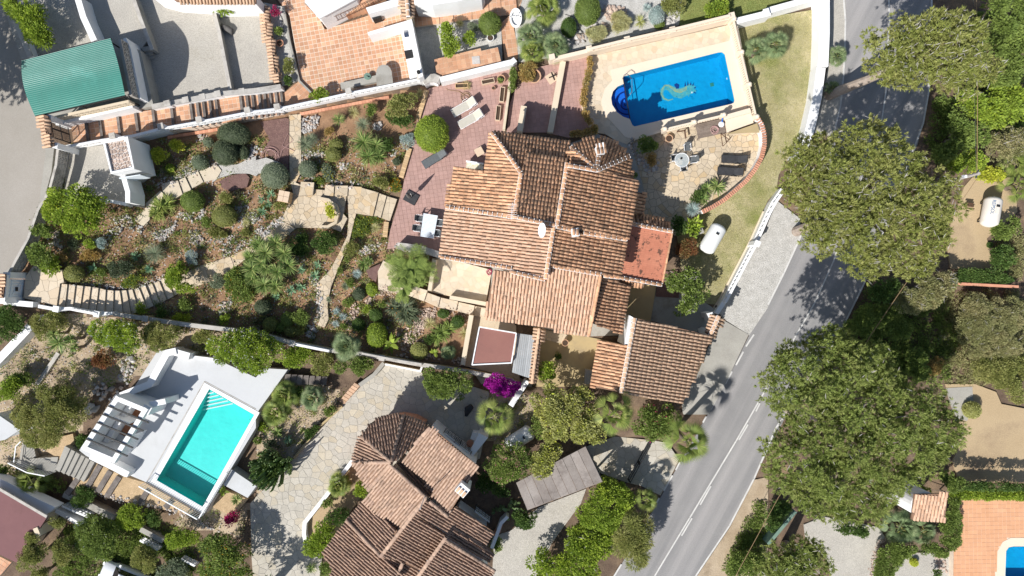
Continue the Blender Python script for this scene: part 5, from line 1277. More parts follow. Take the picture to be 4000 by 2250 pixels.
# balustrades
def lathe_mesh(name,prof,m,n=8):
    b=MB();b.lathe(prof,(0,0,0),n);me=b.mesh(name,None,True);me.materials.append(M[m]);return me
BAL=lathe_mesh('baluster',[(.07,0),(.07,.06),(.045,.1),(.075,.22),(.08,.3),(.045,.46),(.04,.54),(.065,.58),(.065,.64)],'coping')
def balustrade(name,label,p0,p1,z0,nb,posts):
    a,c_=P3(p0,z0+.85),P3(p1,z0+.85);d=(c_-a).normalized();ang=math.atan2(d.y,d.x)
    root=thing(name,label,'balustrade',(a.x,a.y,z0))
    part('plinth','coping',root,lambda b:b.beam(Vector((a.x,a.y,z0+.09)),Vector((c_.x,c_.y,z0+.09)),.2,.16))
    part('handrail','coping',root,lambda b:b.beam(Vector((a.x,a.y,z0+.87)),Vector((c_.x,c_.y,z0+.87)),.13,.09))
    for i in range(nb):
        q=a.lerp(c_,(i+.5)/nb);o=bpy.data.objects.new('baluster',BAL);COL.objects.link(o);o.parent=root;o.location=(q.x-a.x,q.y-a.y,.17)
    for s_ in posts:
        q=a.lerp(c_,s_)
        pp_=part('post','coping',root,lambda b:b.box((q.x,q.y,z0+.5),(.34,.34,1.0),ang));part('post_ball','coping',pp_,lambda b:b.lathe([(.06,0),(.16,.1),(.17,.17),(.12,.27),(.03,.31)],(q.x,q.y,z0+1.0),10),True)
balustrade('balustrade','cream balustrade with ball posts between pool deck and lawn',*T('C',1668,150,1840,885),0.05,44,(0,.34,.67,1))
balustrade('balustrade','cream balustrade with ball posts below the deep blue pool',*T('C',1150,978,1592,872),0.05,22,(0,.5,1))
# pool-side low bench blocks at the right end
pb_=thing('masonry_bench','beige masonry bench and locker at the lower right of the pool deck','bench',P(*T('C',1710,930)[0],-.1))
part('back','coping',pb_,lambda b:b.prism([P3(p,.8) for p in T('C',1595,872,1795,815,1805,850,1605,905)],-.1))
part('seat','coping',pb_,lambda b:b.prism([P3(p,.5) for p in T('C',1605,907,1805,852,1822,930,1620,1002)],-.1))
wall('terrace_low_wall','cream low wall between pool deck and shaded bush of the east terrace',T('C',925,1045,1150,980),.35,-.2,.22,'coping')
# white railing of the turquoise pool
def railing(label,pts,z0,h,gap,m='white_metal'):
    W=[P3(p,z0) for p in pts];root=thing('pool_railing',label,'railing',W[0])
    up=Vector((0,0,h))
    for i in range(len(W)-1):
        part('top_rail',m,root,lambda b:b.beam(W[i]+up,W[i+1]+up,.07,.05));part('bottom_rail','dark_metal' if h>.9 else m,root,lambda b:b.beam(W[i]+Vector((0,0,.08)),W[i+1]+Vector((0,0,.08)),.04,.04))
        n=max(1,int((W[i+1]-W[i]).length/gap))
        for k in range(n+1):
            q=W[i].lerp(W[i+1],k/n);part('bar',m,root,lambda b:b.beam(q,q+up+Vector((.001,0,0)),.03,.03))
    return root
railing('white bar railing across the lower end of the turquoise pool terrace',T('I',1105,742,1535,985),ZT+.02,1.05,.17)
railing('white bar railing on the right side of the turquoise pool',T('I',1545,980,1750,645),ZT+.02,.95,.17)
railing('white bar railing on the stair landing at the left',T('V',70,640,260,735,440,770),.35,1.2,.17)
railing('bent white handrail at the head of the lower left stairs',T('V',110,640,130,480,180,430),.2,1.0,.8)
# sleepers
for i,q in enumerate((T('I',760,612,662,782),T('I',838,655,742,812),T('I',905,698,808,850),T('I',690,575,510,830),T('I',1120,800,1058,900),T('I',1300,880,1250,930))):
    t_=tag(part('timber_sleeper','sleeper',None,lambda b:b.beam(P(*q[0],.16),P(*q[1],.16),.42,.2,.2+.13*i)),['first dark timber sleeper right of the concrete stairs','second dark timber sleeper in the gravel steps','third timber sleeper in the gravel steps with a sunlit end','pale timber sleeper edging the concrete stairs','timber sleeper under the white pool railing','short timber sleeper below the railing corner'][i],'sleeper','timber sleepers in the gravel steps')
# brick steps by the drive
st=thing('brick_steps','short flight of brown brick steps beside the stone drive','steps',P(*T('J',690,80)[0],0))
for i in range(7):
    part('tread','roof_tile_plain',st,lambda b:b.prism([P3(p,.1+.07*i) for p in T('J',628+i*17,128-i*20,642+i*17,110-i*20,682+i*17,134-i*20,668+i*17,152-i*20)],0,random.random()))
# little concrete steps beside the carport
st=thing('concrete_steps','three small concrete steps at the corner of the gravel terrace','steps',P(*T('A',1115,400)[0],1.0))
for i in range(3):
    part('tread','concrete',st,lambda b:b.prism([P3(p,1.6-.2*i) for p in T('A',1066+i*12,358+i*30,1140+i*10,345+i*32,1150+i*6,376+i*32,1078+i*10,390+i*30)],.9))
# timber stairs between the plots (bottom of white terrace)
st=thing('timber_stairs','weathered grey timber stairs in the shade right of the white terrace','steps',P(*T('F',330,1400)[0],.3))
for i in range(7):
    part('tread','sleeper',st,lambda b:b.prism([P3(p,.75-.06*i) for p in T('F',225+i*46,1375+3*i,262+i*46,1375+3*i,255+i*46,1455,205+i*46,1455)],.1,random.random()))
# ---- gates
def gate_bars(name,label,p0,p1,z0,h,m,nb,arch=0):
    a,c_=P3(p0,z0),P3(p1,z0);root=thing(name,label,'gate',a)
    for s0,s1 in ((0.02,.49),(.51,.98)):
        A,B=a.lerp(c_,s0),a.lerp(c_,s1)
        def leaf(b):
            for hh in (.05,h*.5,h):b.beam(A+Vector((0,0,hh)),B+Vector((0,0,hh)),.05,.05)
            b.beam(A,A+Vector((.001,0,h)),.06,.06);b.beam(B,B+Vector((.001,0,h)),.06,.06)
        part('frame',m,root,leaf)
        for i in range(nb):
            q=A.lerp(B,(i+.5)/nb);part('bar',m,root,lambda b:b.beam(q,q+Vector((.001,0,h+arch)),.025,.025))
    return root
gate_bars('iron_gate','dark iron bar gate at the head of the terracotta walkway',*T('A',515,945,540,1085),2.3,1.95,'dark_metal',7)
gate_bars('drive_gate','open dark iron gate across the stone entrance near the road',*T('K',1025,440,870,720),-.55,1.1,'dark_metal',12)
cap_=thing('gate_canopy','tiled canopy over the iron gate beside the carport','canopy',P(*T('A',340,990)[0],2.3))
r_=Roof(cap_,'roof_tile_plain');r_.plane(T('A',283,872,328,865,388,1108,342,1116),(-1,.1),4.9,4.6);r_.plane(T('A',328,865,362,875,408,1095,388,1108),(1,.1),4.9,4.7);r_.flush(60)
for p in T('A',345,885,395,1095):
    q=P3(p,4.6);part('pier','white_wall',cap_,lambda b:b.box((q.x+.15,q.y,3.3),(.5,.4,2.6),-.2))
wg=thing('wooden_gate','pale blue-white boarded garden gate at the left edge','gate',P(*T('E',190,720)[0],2.28))
A,B=P(*T('E',200,660)[0],2.3),P(*T('E',182,792)[0],2.3)
for i in range(6):
    q=A.lerp(B,(i+.04)/6);q2=A.lerp(B,(i+.96)/6)
    part('board','white_paint_wood',wg,lambda b:b.beam(q.lerp(q2,.5)+Vector((0,0,.9))-(q2-q)*.5,q.lerp(q2,.5)+Vector((0,0,.9))+(q2-q)*.5,.05,1.75))
for hh in (.35,1.45):part('ledge','white_paint_wood',wg,lambda b:b.beam(A+Vector((.045,0,hh)),B+Vector((.045,0,hh)),.04,.14))
part('brace','white_paint_wood',wg,lambda b:b.beam(A+Vector((.048,0,.4)),B+Vector((.048,0,1.4)),.035,.12))
part('lock','ink_black',wg,lambda b:b.box(tuple(A.lerp(B,.55)+Vector((.08,0,.95))),(.05,.3,.22),0))
for k,p in enumerate(T('E',205,632,175,815)):
    q=P3(p,2.3);part('gate_pier','white_wall',wg,lambda b:b.box((q.x-.1,q.y,3.2),(.5,.45,2.0),0))
r_=Roof(wg,'roof_tile_plain');r_.plane(T('E',-30,615,40,618,25,800,-30,800),(-1,0),4.6,4.3);r_.flush(40)
part('lintel','white_wall',wg,lambda b:b.beam(A+Vector((-.1,.3,2.0)),B+Vector((-.1,-.3,2.0)),.5,.25))
wall('gate_wall','white wall below the pale blue garden gate',T('E',30,830,250,850),3.1,1.5,.4,'white_wall')

# ================================================================== ROOFS OVER COURTS, DECKS, CANOPIES
aw=thing('awning','maroon fabric awning in a white frame over the front court','awning',P(*T('F',1780,1200)[0],-.1))
AWP=[P(*q,z) for q,z in zip(T('F',1686,1018,1932,1060)+T('G',32,1066)+T('G',-5,1288)+T('F',1912,1353,1632,1302),(2.7,2.75,2.75,2.55,2.5,2.5))]
part('fabric','awning',aw,lambda b:b.prism([Vector((p.x,p.y,2.6+.0*i)) for i,p in enumerate((AWP[0],AWP[2],AWP[3],AWP[5]))],2.57))
for i,(p,q) in enumerate(((AWP[0],AWP[2]),(AWP[2],AWP[3]),(AWP[3],AWP[5]),(AWP[5],AWP[0]))):
    part('frame_bar','white_metal',aw,lambda b:b.beam(Vector((p.x,p.y,2.63+.003*(i % 2))),Vector((q.x,q.y,2.63+.003*(i % 2))),.09,.09))
for p in (AWP[3],AWP[5]):part('post','white_metal',aw,lambda b:b.beam(Vector((p.x,p.y,-.1)),Vector((p.x+.001,p.y,2.55)),.08,.08))
dk=thing('plank_roof','grey plank roof between the maroon awning and the tiled court wall','roof',P(*T('G',80,1230)[0],-.1))
qd=T('G',40,1066,172,1085,132,1405,0,1360)
a,b_,c_,d_=[P(*q,2.2) for q in qd]
for i in range(9):
    s0,s1=(i+.05)/9,(i+.95)/9;part('plank','plank_grey',dk,lambda b:b.prism([a.lerp(b_,s0),a.lerp(b_,s1),d_.lerp(c_,s1),d_.lerp(c_,s0)],2.15,random.random()))
part('joist','plank_brown',dk,lambda b:b.beam(a.lerp(d_,.1)-Vector((0,0,.1)),b_.lerp(c_,.1)-Vector((0,0,.1)),.08,.1));part('joist','plank_brown',dk,lambda b:b.beam(a.lerp(d_,.9)-Vector((0,0,.1)),b_.lerp(c_,.9)-Vector((0,0,.1)),.08,.1))
for p in (a,b_,c_,d_):
    q=p.lerp((a+c_)/2,.1);part('post','plank_brown',dk,lambda b:b.beam(Vector((q.x,q.y,-.3)),Vector((q.x+.001,q.y,2.1)),.1,.1))
cn=thing('timber_canopy','weathered grey-brown timber canopy beside the lower house drive','canopy',P(*T('K',350,720)[0],-.3))
a,b_,c_,d_=[P(*q,2.5) for q in T('K',30,745,555,470,682,735,115,950)]
for i in range(9):
    s0,s1=(i+.02)/9,(i+.98)/9;dz=.012*(i % 2)
    part('roof_board','canopy_wood',cn,lambda b:b.prism([p+Vector((0,0,dz)) for p in (a.lerp(b_,s0),a.lerp(b_,s1),d_.lerp(c_,s1),d_.lerp(c_,s0))],2.44,random.random()))
for p in (a,b_,c_,d_):
    q=p.lerp((a+c_)/2,.08);part('post','plank_brown',cn,lambda b:b.beam(Vector((q.x,q.y,-.6)),Vector((q.x+.001,q.y,2.43)),.14,.14))
part('edge_beam','plank_brown',cn,lambda b:b.beam(b_-Vector((0,0,.16)),c_-Vector((0,0,.16)),.1,.16));part('edge_beam','plank_brown',cn,lambda b:b.beam(d_-Vector((0,0,.16)),c_-Vector((0,0,.16)),.1,.16))
# pavilion, lower right
pv=thing('round_pavilion','small round white pavilion with a square tiled roof at the hedge','pavilion',P(*T('L',1150,930)[0],-.3))
r_=Roof(pv,'roof_tile_pink');r_.plane(T('L',1105,832,1357,828,1330,1032,1082,1022),(-.06,1),3.4,2.9);r_.flush(120)
part('wall','white_wall',pv,lambda b:b.lathe([(1.0,0),(1.0,2.75),(.9,2.8)],tuple(P(*T('L',1200,922)[0],2.8)-Vector((0,0,3.1))),24))

# ================================================================== FURNITURE AND SMALL THINGS
def set_at(root,p,z,ang):
    root.location=P3(p,z);root.rotation_euler=(0,0,ang);return root
def lounger(label,fabric,frame):
    r=thing('sun_lounger',label,'sun lounger',(0,0,0),'sun loungers')
    def fr(b):
        for s_ in (-1,1):b.tube([(-1.0,s_*.31,.30),(.35,s_*.31,.30),(.95,s_*.31,.30)],.022,6)
        b.tube([(-1.0,-.31,.3),(-1.0,.31,.3)],.022,6);b.tube([(.95,-.31,.3),(.95,.31,.3)],.022,6)
        for s_ in (-1,1):b.tube([(.3,s_*.29,.32),(.88,s_*.29,.68)],.02,6);b.tube([(.05,s_*.36,.32),(.1,s_*.38,.52),(.45,s_*.38,.52),(.5,s_*.36,.32)],.018,6)
        b.tube([(.88,-.29,.68),(.88,.29,.68)],.02,6)
    part('frame',frame,r,fr)
    for x,y in ((-.8,-.31),(-.8,.31),(.7,-.31),(.7,.31)):part('leg',frame,r,lambda b:b.tube([(x,y,.3),(x+.03,y,0)],.02,6))
    part('seat',fabric,r,lambda b:b.box((-.35,0,.325),(1.3,.58,.02)))
    part('backrest',fabric,r,lambda b:b.add([(.3,-.28,.33),(.3,.28,.33),(.88,.28,.69),(.88,-.28,.69),(.29,-.28,.35),(.29,.28,.35),(.87,.28,.71),(.87,-.28,.71)],[(3,2,1,0),(4,5,6,7),(0,1,5,4),(1,2,6,5),(2,3,7,6),(3,0,4,7)]))
    return r
def lounger_s(label,fabric,frame,p,z,ang,sc_=1.0):
    r=lounger(label,fabric,frame);set_at(r,p,z,ang);r.scale=(sc_,sc_,sc_);return r
lounger_s('beige sun lounger on the pink terrace, the upper of the pair','lounger_beige','white_metal',T('B',1575,815)[0],.13,.52,1.05)
lounger_s('beige sun lounger on the pink terrace, the lower of the pair','lounger_beige','white_metal',T('B',1625,905)[0],.13,.52,1.05)
lounger_s('dark grey mesh sun lounger below the big round bush','lounger_grey','steel',T('B',1355,1200)[0],.13,.55,1.05)
lounger_s('black sun lounger on the crazy-paved east terrace, the upper of two','cushion_black','dark_metal',T('C',1668,1208)[0],-.1,-.05,1.0)
lounger_s('black sun lounger on the crazy-paved east terrace, the lower of two','cushion_black','dark_metal',T('C',1638,1300)[0],-.1,-.08,1.0)
def chair(label,seat,frame,group):
    r=thing('garden_chair',label,'chair',(0,0,0),group)
    part('seat',seat,r,lambda b:b.box((0,0,.45),(.46,.46,.03)));part('backrest',seat,r,lambda b:b.add([(-.22,.2,.47),(.22,.2,.47),(.22,.34,.95),(-.22,.34,.95),(-.22,.23,.46),(.22,.23,.46),(.22,.37,.94),(-.22,.37,.94)],[(3,2,1,0),(4,5,6,7),(0,1,5,4),(1,2,6,5),(2,3,7,6),(3,0,4,7)]))
    for s_ in (-1,1):part('armrest',frame,r,lambda b:b.tube([(s_*.26,-.24,.0),(s_*.26,-.22,.66),(s_*.26,.28,.68)],.02,6))
    for x,y in ((-.23,.24),(.23,.24)):part('leg',frame,r,lambda b:b.tube([(x,y,.93),(x,y-.04,.45),(x,y+.06,0)],.018,6))
    return r
# round glass table with four chairs
gt=thing('glass_table','round glass table with white rim on the east terrace','table',P(*T('C',1282,1208)[0],-.1));gc=P(*T('C',1282,1208)[0],.65)
part('table_top','table_glass',gt,lambda b:b.lathe([(.53,0),(.53,.015)],(gc.x,gc.y,.63),28))
part('rim','white_metal',gt,lambda b:b.tube([(gc.x+.54*math.cos(t*.224),gc.y+.54*math.sin(t*.224),.64) for t in range(29)],.022,6))
for k in range(4):
    t=k*math.pi/2+.6;part('leg','white_metal',gt,lambda b:b.tube([(gc.x+.1*math.cos(t),gc.y+.1*math.sin(t),.6),(gc.x+.42*math.cos(t),gc.y+.42*math.sin(t),-.1)],.02,6))
tag(part('ash_tray','ink_black',None,lambda b:b.lathe([(.07,0),(.09,.05),(.07,.05),(.05,.02)],(gc.x-.06,gc.y+.12,.65),10)),'small black bowl on the round glass table','bowl')
for p,a,l in ((T('C',1308,1125)[0],0.1,'grey garden chair above the round glass table'),(T('C',1215,1203)[0],math.pi/2+.1,'grey garden chair left of the round glass table'),(T('C',1278,1272)[0],math.pi+.15,'grey garden chair below the round glass table'),(T('C',1352,1216)[0],-math.pi/2+.15,'grey garden chair right of the round glass table')):
    set_at(chair(l,'lounger_grey','white_metal','chairs at the glass table'),p,-.1,a)
# white slatted dining table
dt=thing('dining_table','white slatted dining table on the pink terrace','table',P(*T('F',1305,255)[0],.13))
a,b_,c_,d_=[P(*q,.87) for q in T('F',1265,160,1372,178,1340,352,1240,335)]
for i in range(18):
    s0,s1=(i+.06)/18,(i+.94)/18;part('slat','white_paint_wood',dt,lambda b:b.prism([a.lerp(d_,s0),b_.lerp(c_,s0),b_.lerp(c_,s1),a.lerp(d_,s1)],.84))
for p in (a,b_,c_,d_):
    q=p.lerp((a+c_)/2,.08);part('leg','white_metal',dt,lambda b:b.beam(Vector((q.x,q.y,.13)),Vector((q.x+.001,q.y,.84)),.06,.06))
for p,a_,l in ((T('F',1245,205)[0],math.pi/2,'grey dining chair left of the slatted table, the upper one'),(T('F',1228,278)[0],math.pi/2,'grey dining chair left of the slatted table, the lower one'),(T('F',1388,238)[0],-math.pi/2,'grey dining chair right of the slatted table, the upper one'),(T('F',1368,315)[0],-math.pi/2,'grey dining chair right of the slatted table, the lower one')):
    set_at(chair(l,'lounger_grey','white_metal','chairs at the dining table'),p,.13,a_-.12)
# pale side table, striped cushion and folded parasol stand
sdt=thing('side_table','pale square side table near the villa corner on the pink terrace','table',P(*T('B',1685,1145)[0],.13));q=P(*T('B',1685,1145)[0],.55)
part('table_top','trough',sdt,lambda b:b.box((q.x,q.y,.55),(.62,.62,.05),.5))
for k in range(4):
    t=k*math.pi/2+.5+math.pi/4;part('leg','trough',sdt,lambda b:b.beam((q.x+.36*math.cos(t),q.y+.36*math.sin(t),.13),(q.x+.36*math.cos(t)+.001,q.y+.36*math.sin(t),.53),.05,.05))
sw=thing('garden_swing_seat','bench with a yellow and grey striped cushion against the villa wall','bench',P(*T('B',1650,1255)[0],.13));q=P(*T('B',1650,1258)[0],.6)
part('cushion','towel_yellow',sw,lambda b:b.box((q.x,q.y,.6),(1.3,.5,.12),-.15));part('backrest','white_metal',sw,lambda b:b.box((q.x+.03,q.y+.27,.8),(1.35,.06,.5),-.15))
for s_ in (-1,1):part('leg','white_metal',sw,lambda b:b.box((q.x+s_*.6,q.y-s_*.08,.33),(.06,.45,.42),-.15))
um=thing('folded_parasol','folded dark parasol on a square black base near the garden steps','parasol',P(*T('F',1170,45)[0],.13));q=P(*T('F',1172,45)[0],.13)
part('base','cushion_black',um,lambda b:b.box((q.x,q.y,.19),(1.0,.85,.14),-.5));part('pole','steel',um,lambda b:b.tube([q,q+Vector((0,0,2.6))],.03,8))
part('folded_cloth','statue_dark',um,lambda b:b.lathe([(.05,.9),(.17,1.0),(.15,1.6),(.1,2.2),(.03,2.55)],tuple(q),10))
part('base_slab','rock',um,lambda b:b.box((q.x-.1,q.y+.15,.29),(.3,.25,.08),.3))
# hoses
def hose(label,p,z,r,n,m,tails=()):
    q=P3(p,z);t_=[]
    for i in range(n*16):a=i*math.pi/8;rr=r*(.55+.45*math.sin(i*.13) ** 2);t_.append((q.x+rr*math.cos(a)+.05*math.sin(i*.3),q.y+rr*math.sin(a)+.05*math.cos(i*.23),z+.03+.015*(i // 16)))
    t_ += [tuple(P(*w,zat(*w)+.05)) for w in tails]
    return tag(part('garden_hose',m,None,lambda b:b.tube(t_,.018,5)),label,'hose')
hose('coiled garden hose on the upper part of the pink terrace',T('B',1585,735)[0],.14,.42,3,'hose_tan',T('B',1530,690,1450,680,1400,640))
hose('tangled pinkish hose on the mulch beside the round grey bush',T('B',110,1180)[0],.62,.75,4,'hose_pink',T('B',200,1130,280,1060,240,1010,200,1100,290,1140))
hose('coil of yellow hose in the shade beside the stone-roofed kiosk',T('A',1060,1365)[0],1.25,.3,4,'hose_tan')
hose('pink hose coil on the plank cover by the pool',T('C',1528,980)[0],.55,.32,5,'hose_pink')
hose('red hose coil on the pale front terrace by the tiled roof',T('F',1762,602)[0],.16,.22,3,'fl_crimson')
hose('dark irrigation hose among the palms of the top garden',T('C',500,260)[0],.05,.5,2,'hose_dark',T('C',470,130,400,110))
hose('dark hose loop in the narrow bed beside the tiled low wall',T('B',190,250)[0],.5,.3,2,'hose_dark',T('B',200,150,170,90))
hose('red hose bundle against the top white building',T('B',1620,20)[0],.35,.35,4,'hose_pink')
# plank cover with robot cleaner
pc_=thing('plank_cover','brown plank cover below the pool balustrade','deck',P(*T('C',1500,970)[0],-.1));a,b_,c_,d_=[P(*q,.5) for q in T('C',1382,942,1588,895,1615,1002,1405,1048)]
for i in range(9):
    s0,s1=(i+.04)/9,(i+.96)/9;part('plank','plank_brown',pc_,lambda b:b.prism([a.lerp(d_,s0),b_.lerp(c_,s0),b_.lerp(c_,s1),a.lerp(d_,s1)],.46,random.random()))
for p in (a,b_,c_,d_):
    q=p.lerp((a+c_)/2,.08);part('leg','plank_brown',pc_,lambda b:b.beam(Vector((q.x,q.y,-.1)),Vector((q.x+.001,q.y,.46)),.1,.1))
rb=thing('pool_cleaner','white and blue pool cleaning robot on the plank cover','pool cleaner',P(*T('C',1577,935)[0],.5));q=P(*T('C',1577,940)[0],.5)
part('body','white_metal',rb,lambda b:b.lathe([(.2,0),(.24,.08),(.2,.2),(.1,.24)],tuple(q),14),True);part('handle','pool_mid',rb,lambda b:b.tube([q+Vector((0,.1,.22)),q+Vector((.02,.45,.3))],.04,6))
fr_=thing('towel_frame','brown wooden frame leaning beside the plank cover','frame',P(*T('C',1290,1010)[0],-.1))
for a,b_ in ((T('C',1245,995)[0],T('C',1310,985)[0]),(T('C',1302,985)[0],T('C',1312,1045)[0])):part('bar','rust_iron',fr_,lambda b:b.beam(P(*a,.5),P(*b_,.5),.08,.1));part('leg','rust_iron',fr_,lambda b:b.beam(P(*a,-.1),P(*a,.5)+Vector((.001,0,0)),.07,.07))
fr_=thing('clothes_rack','rusty iron clothes frame by the bench on the east terrace','frame',P(*T('C',1610,1050)[0],-.1))
for a,b_ in ((T('C',1575,1010)[0],T('C',1640,1055)[0]),(T('C',1575,1010)[0],T('C',1590,1105)[0]),(T('C',1640,1055)[0],T('C',1590,1105)[0]),(T('C',1605,1005)[0],T('C',1620,1080)[0])):part('bar','rust_iron',fr_,lambda b:b.beam(P(*a,.6),P(*b_,.6),.045,.045));part('leg','rust_iron',fr_,lambda b:b.beam(P(*a,-.1),P(*a,.6)+Vector((.001,0,0)),.04,.04))
lw_=thing('brick_barbecue','low ochre masonry shelf against the curved wall of the east terrace','shelf',P(*T('C',1735,1030)[0],-.1))
part('shelf','yellow_wall',lw_,lambda b:b.prism([P3(p,.85) for p in T('C',1625,1010,1850,930,1868,1000,1800,1000)],.75));part('support','cream_wall',lw_,lambda b:b.prism([P3(p,.74) for p in T('C',1640,1012,1840,940,1850,985,1790,995)],-.1))
# drain cover cross and court things
mc=thing('parasol_foot','square pale slab with a dark cross base on the pink court','parasol foot',P(*T('C',300,590)[0],.17));q=P(*T('C',298,590)[0],.2)
part('slab','trough',mc,lambda b:b.box((q.x,q.y,.2),(.75,.75,.06),.6))
for a_ in (.4,1.97):part('cross_bar','dark_metal',mc,lambda b:b.box((q.x+.1,q.y+.12,.27),(.65,.07,.06),a_))
part('tube','dark_metal',mc,lambda b:b.tube([q+Vector((.1,.12,0)),q+Vector((.1,.12,.4))],.04,8))
# troughs and pots on the pink terrace
for i,(p,ang,l,lab) in enumerate(((T('B',1752,622)[0],.2,1.0,'empty beige planter trough beside the upper wall of the pink terrace'),(T('B',1858,720)[0],1.47,1.15,'beige trough with grey plants at the right edge of the pink terrace'),(T('B',1828,860)[0],1.47,1.15,'empty beige trough lowest at the right edge of the pink terrace'),(T('B',1555,655)[0],.05,1.0,'brown trough with dry grass beside the upper wall'))):
    t_=thing('planter_trough',lab,'planter',(0,0,0),'troughs on the pink terrace');h_=.32
    part('trough_body','trough' if i<3 else 'ochre_brick',t_,lambda b:[b.box((0,s_*.16,h_/2),(l,.04,h_)) for s_ in (-1,1)]+[b.box((s_*(l/2-.02),0,h_/2-.001),(.04,.28,h_)) for s_ in (-1,1)]);part('soil','pot_soil',t_,lambda b:b.box((0,0,.12),(l-.09,.27,.2)))
    set_at(t_,p,.13,ang)
def pot(p,z,r,h,lab,m='terracotta_pot'):
    q=P3(p,z);t_=thing('flower_pot',lab,'pot',q)
    pp_=part('pot_body',m,t_,lambda b:b.lathe([(r*.7,0),(r*.95,h*.8),(r,h),(r*.86,h),(r*.82,h*.85),(r*.1,h*.84)],tuple(q),16));part('soil','pot_soil',pp_,lambda b:b.lathe([(r*.8,0),(r*.8,.02)],tuple(q+Vector((0,0,h*.84))),12));return t_
pot(T('B',1850,608)[0],.13,.33,.4,'round terracotta pot with a cactus at the upper right of the pink terrace')
pot(T('B',1793,672)[0],.13,.15,.25,'small terracotta pot beside the round cactus pot')
pot(T('G',398,1135)[0],-.13,.27,.45,'terracotta jar standing on the sand courtyard')
pot(T('C',1178,1052)[0],-.1,.3,.35,'square-shouldered clay pot beside the shaded bush of the east terrace')
pot(T('B',190,335)[0],.5,.28,.3,'broken red clay pot in the narrow bed by the patio','red_brick')
pot(T('C',165,590)[0],.16,.55,.5,'large clay bowl planter at the corner of the pink court')
pot(T('B',1770,298)[0],.0,.28,.35,'white round pot beside the clipped bushes of the top garden','white_wall')
# things on the terracotta patio
at=thing('arched_table','grey stone table with one rounded end on the terracotta patio','table',P(*T('B',970,580)[0],.36));pts=T('B',912,655,906,560,910,530,925,505,948,491,970,489,995,495,1012,512,1024,540,1036,635)
part('table_top','concrete',at,lambda b:b.prism([P3(p,1.15) for p in pts],1.05));part('pedestal','concrete',at,lambda b:b.prism([P3(p,1.04) for p in T('B',935,640,935,550,1000,545,1010,625)],.35))
sdl=thing('sundial','round green bronze sundial on the terracotta patio','sundial',P(*T('B',842,578)[0],.36));q=P(*T('B',842,578)[0],.8)
part('plate','bronze_green',sdl,lambda b:b.lathe([(.27,0),(.27,.04),(.24,.05)],tuple(q),20));part('pedestal','concrete',sdl,lambda b:b.lathe([(.2,0),(.1,.1),(.1,.4),(.15,.44)],(q.x,q.y,.36),12));part('gnomon','dark_metal',sdl,lambda b:b.add([q+Vector((-.1,.06,.05)),q+Vector((.14,-.1,.05)),q+Vector((.12,-.08,.2)),q+Vector((-.09,.07,.06))],[(0,1,2),(0,2,3)]))
ob=thing('outdoor_kitchen','white masonry counter with sink and barbecue along the patio','counter',P(*T('B',1170,380)[0],.35))
part('counter','white_wall',ob,lambda b:b.prism([P3(p,1.2) for p in T('B',1088,200,1150,185,1225,575,1160,595)],.3));part('back_wall','white_wall',ob,lambda b:b.prism([P3(p,2.0) for p in T('B',1140,155,1175,145,1262,575,1228,590)],.0));part('side_wall','white_wall',ob,lambda b:b.prism([P3(p,1.9) for p in T('B',842,245,1145,155,1150,180,850,268)],.3))
part('barbecue_grate','ink_black',ob,lambda b:b.prism([P3(p,1.24) for p in T('B',1118,385,1178,373,1190,435,1132,447)],1.18));part('sink','steel',ob,lambda b:b.prism([P3(p,1.23) for p in T('B',1112,230,1150,225,1155,278,1122,284)],1.19))
lp=thing('wall_lamp','black lantern on the white wall corner of the patio','lamp',P(*T('B',1230,552)[0],1.8));q=P(*T('B',1230,552)[0],2.1)
part('lantern','ink_black',lp,lambda b:b.lathe([(.05,0),(.14,.1),(.15,.3),(.05,.42)],tuple(q),8));part('stem','ink_black',lp,lambda b:b.tube([q+Vector((0,0,-.3)),q],.03,6))
wall('patio_ledge','weathered stone ledge along the lower side of the patio',T('B',640,650,915,592),.75,.3,.5,'concrete')
wall('patio_kerb','stone kerb between the narrow bed and the terracotta patio',T('B',205,50,250,300,325,610,415,700),.6,.2,.16,'concrete')
tb=thing('tiled_bench','long terracotta-tiled masonry bench in the top garden','bench',P(*T('B',1600,460)[0],0));BQ=T('B',1345,450,1695,365,1700,385,1825,357,1850,470,1370,592)
part('body','cream_wall',tb,lambda b:b.prism([P3(p,.8) for p in BQ],-.1));pave(tb,BQ,.8,'terracotta','top_tile','grid',.34,.016,.21,quota=120,seed=160)
part('ornament_tile','rock',tb,lambda b:b.box(tuple(P(*T('B',1660,455)[0],.83)),(.6,.6,.03),.1))
# boat planter
bp=thing('boat_planter','white boat-shaped planter at the upper edge of the walkway','planter',P(*T('C',25,140)[0],.05));q=P(*T('C',28,140)[0],.4)
b=MB();n=20;V_o=[];
for i in range(n):
    t=2*math.pi*i/n;V_o.append((.48*math.cos(t),.78*math.sin(t)))
for s_,z_ in ((.7,.06),(1.0,.5),(.72,.5),(.68,.3)):b.v += [(q.x+x*s_,q.y+y*s_,z_) for x,y in V_o]
for k in range(3):b.f += [[k*n+i,k*n+(i+1) % n,(k+1)*n+(i+1) % n,(k+1)*n+i] for i in range(n)]
b.f.append(list(range(3*n,4*n)));b.r=[.5]*len(b.f);b.build('hull','white_wall',bp);part('mast','white_metal',bp,lambda b:b.tube([q+Vector((0,.1,-.1)),q+Vector((0,.1,1.1))],.03,6));part('thwart','white_wall',bp,lambda b:b.box((q.x,q.y+.1,.48),(.8,.12,.04)))
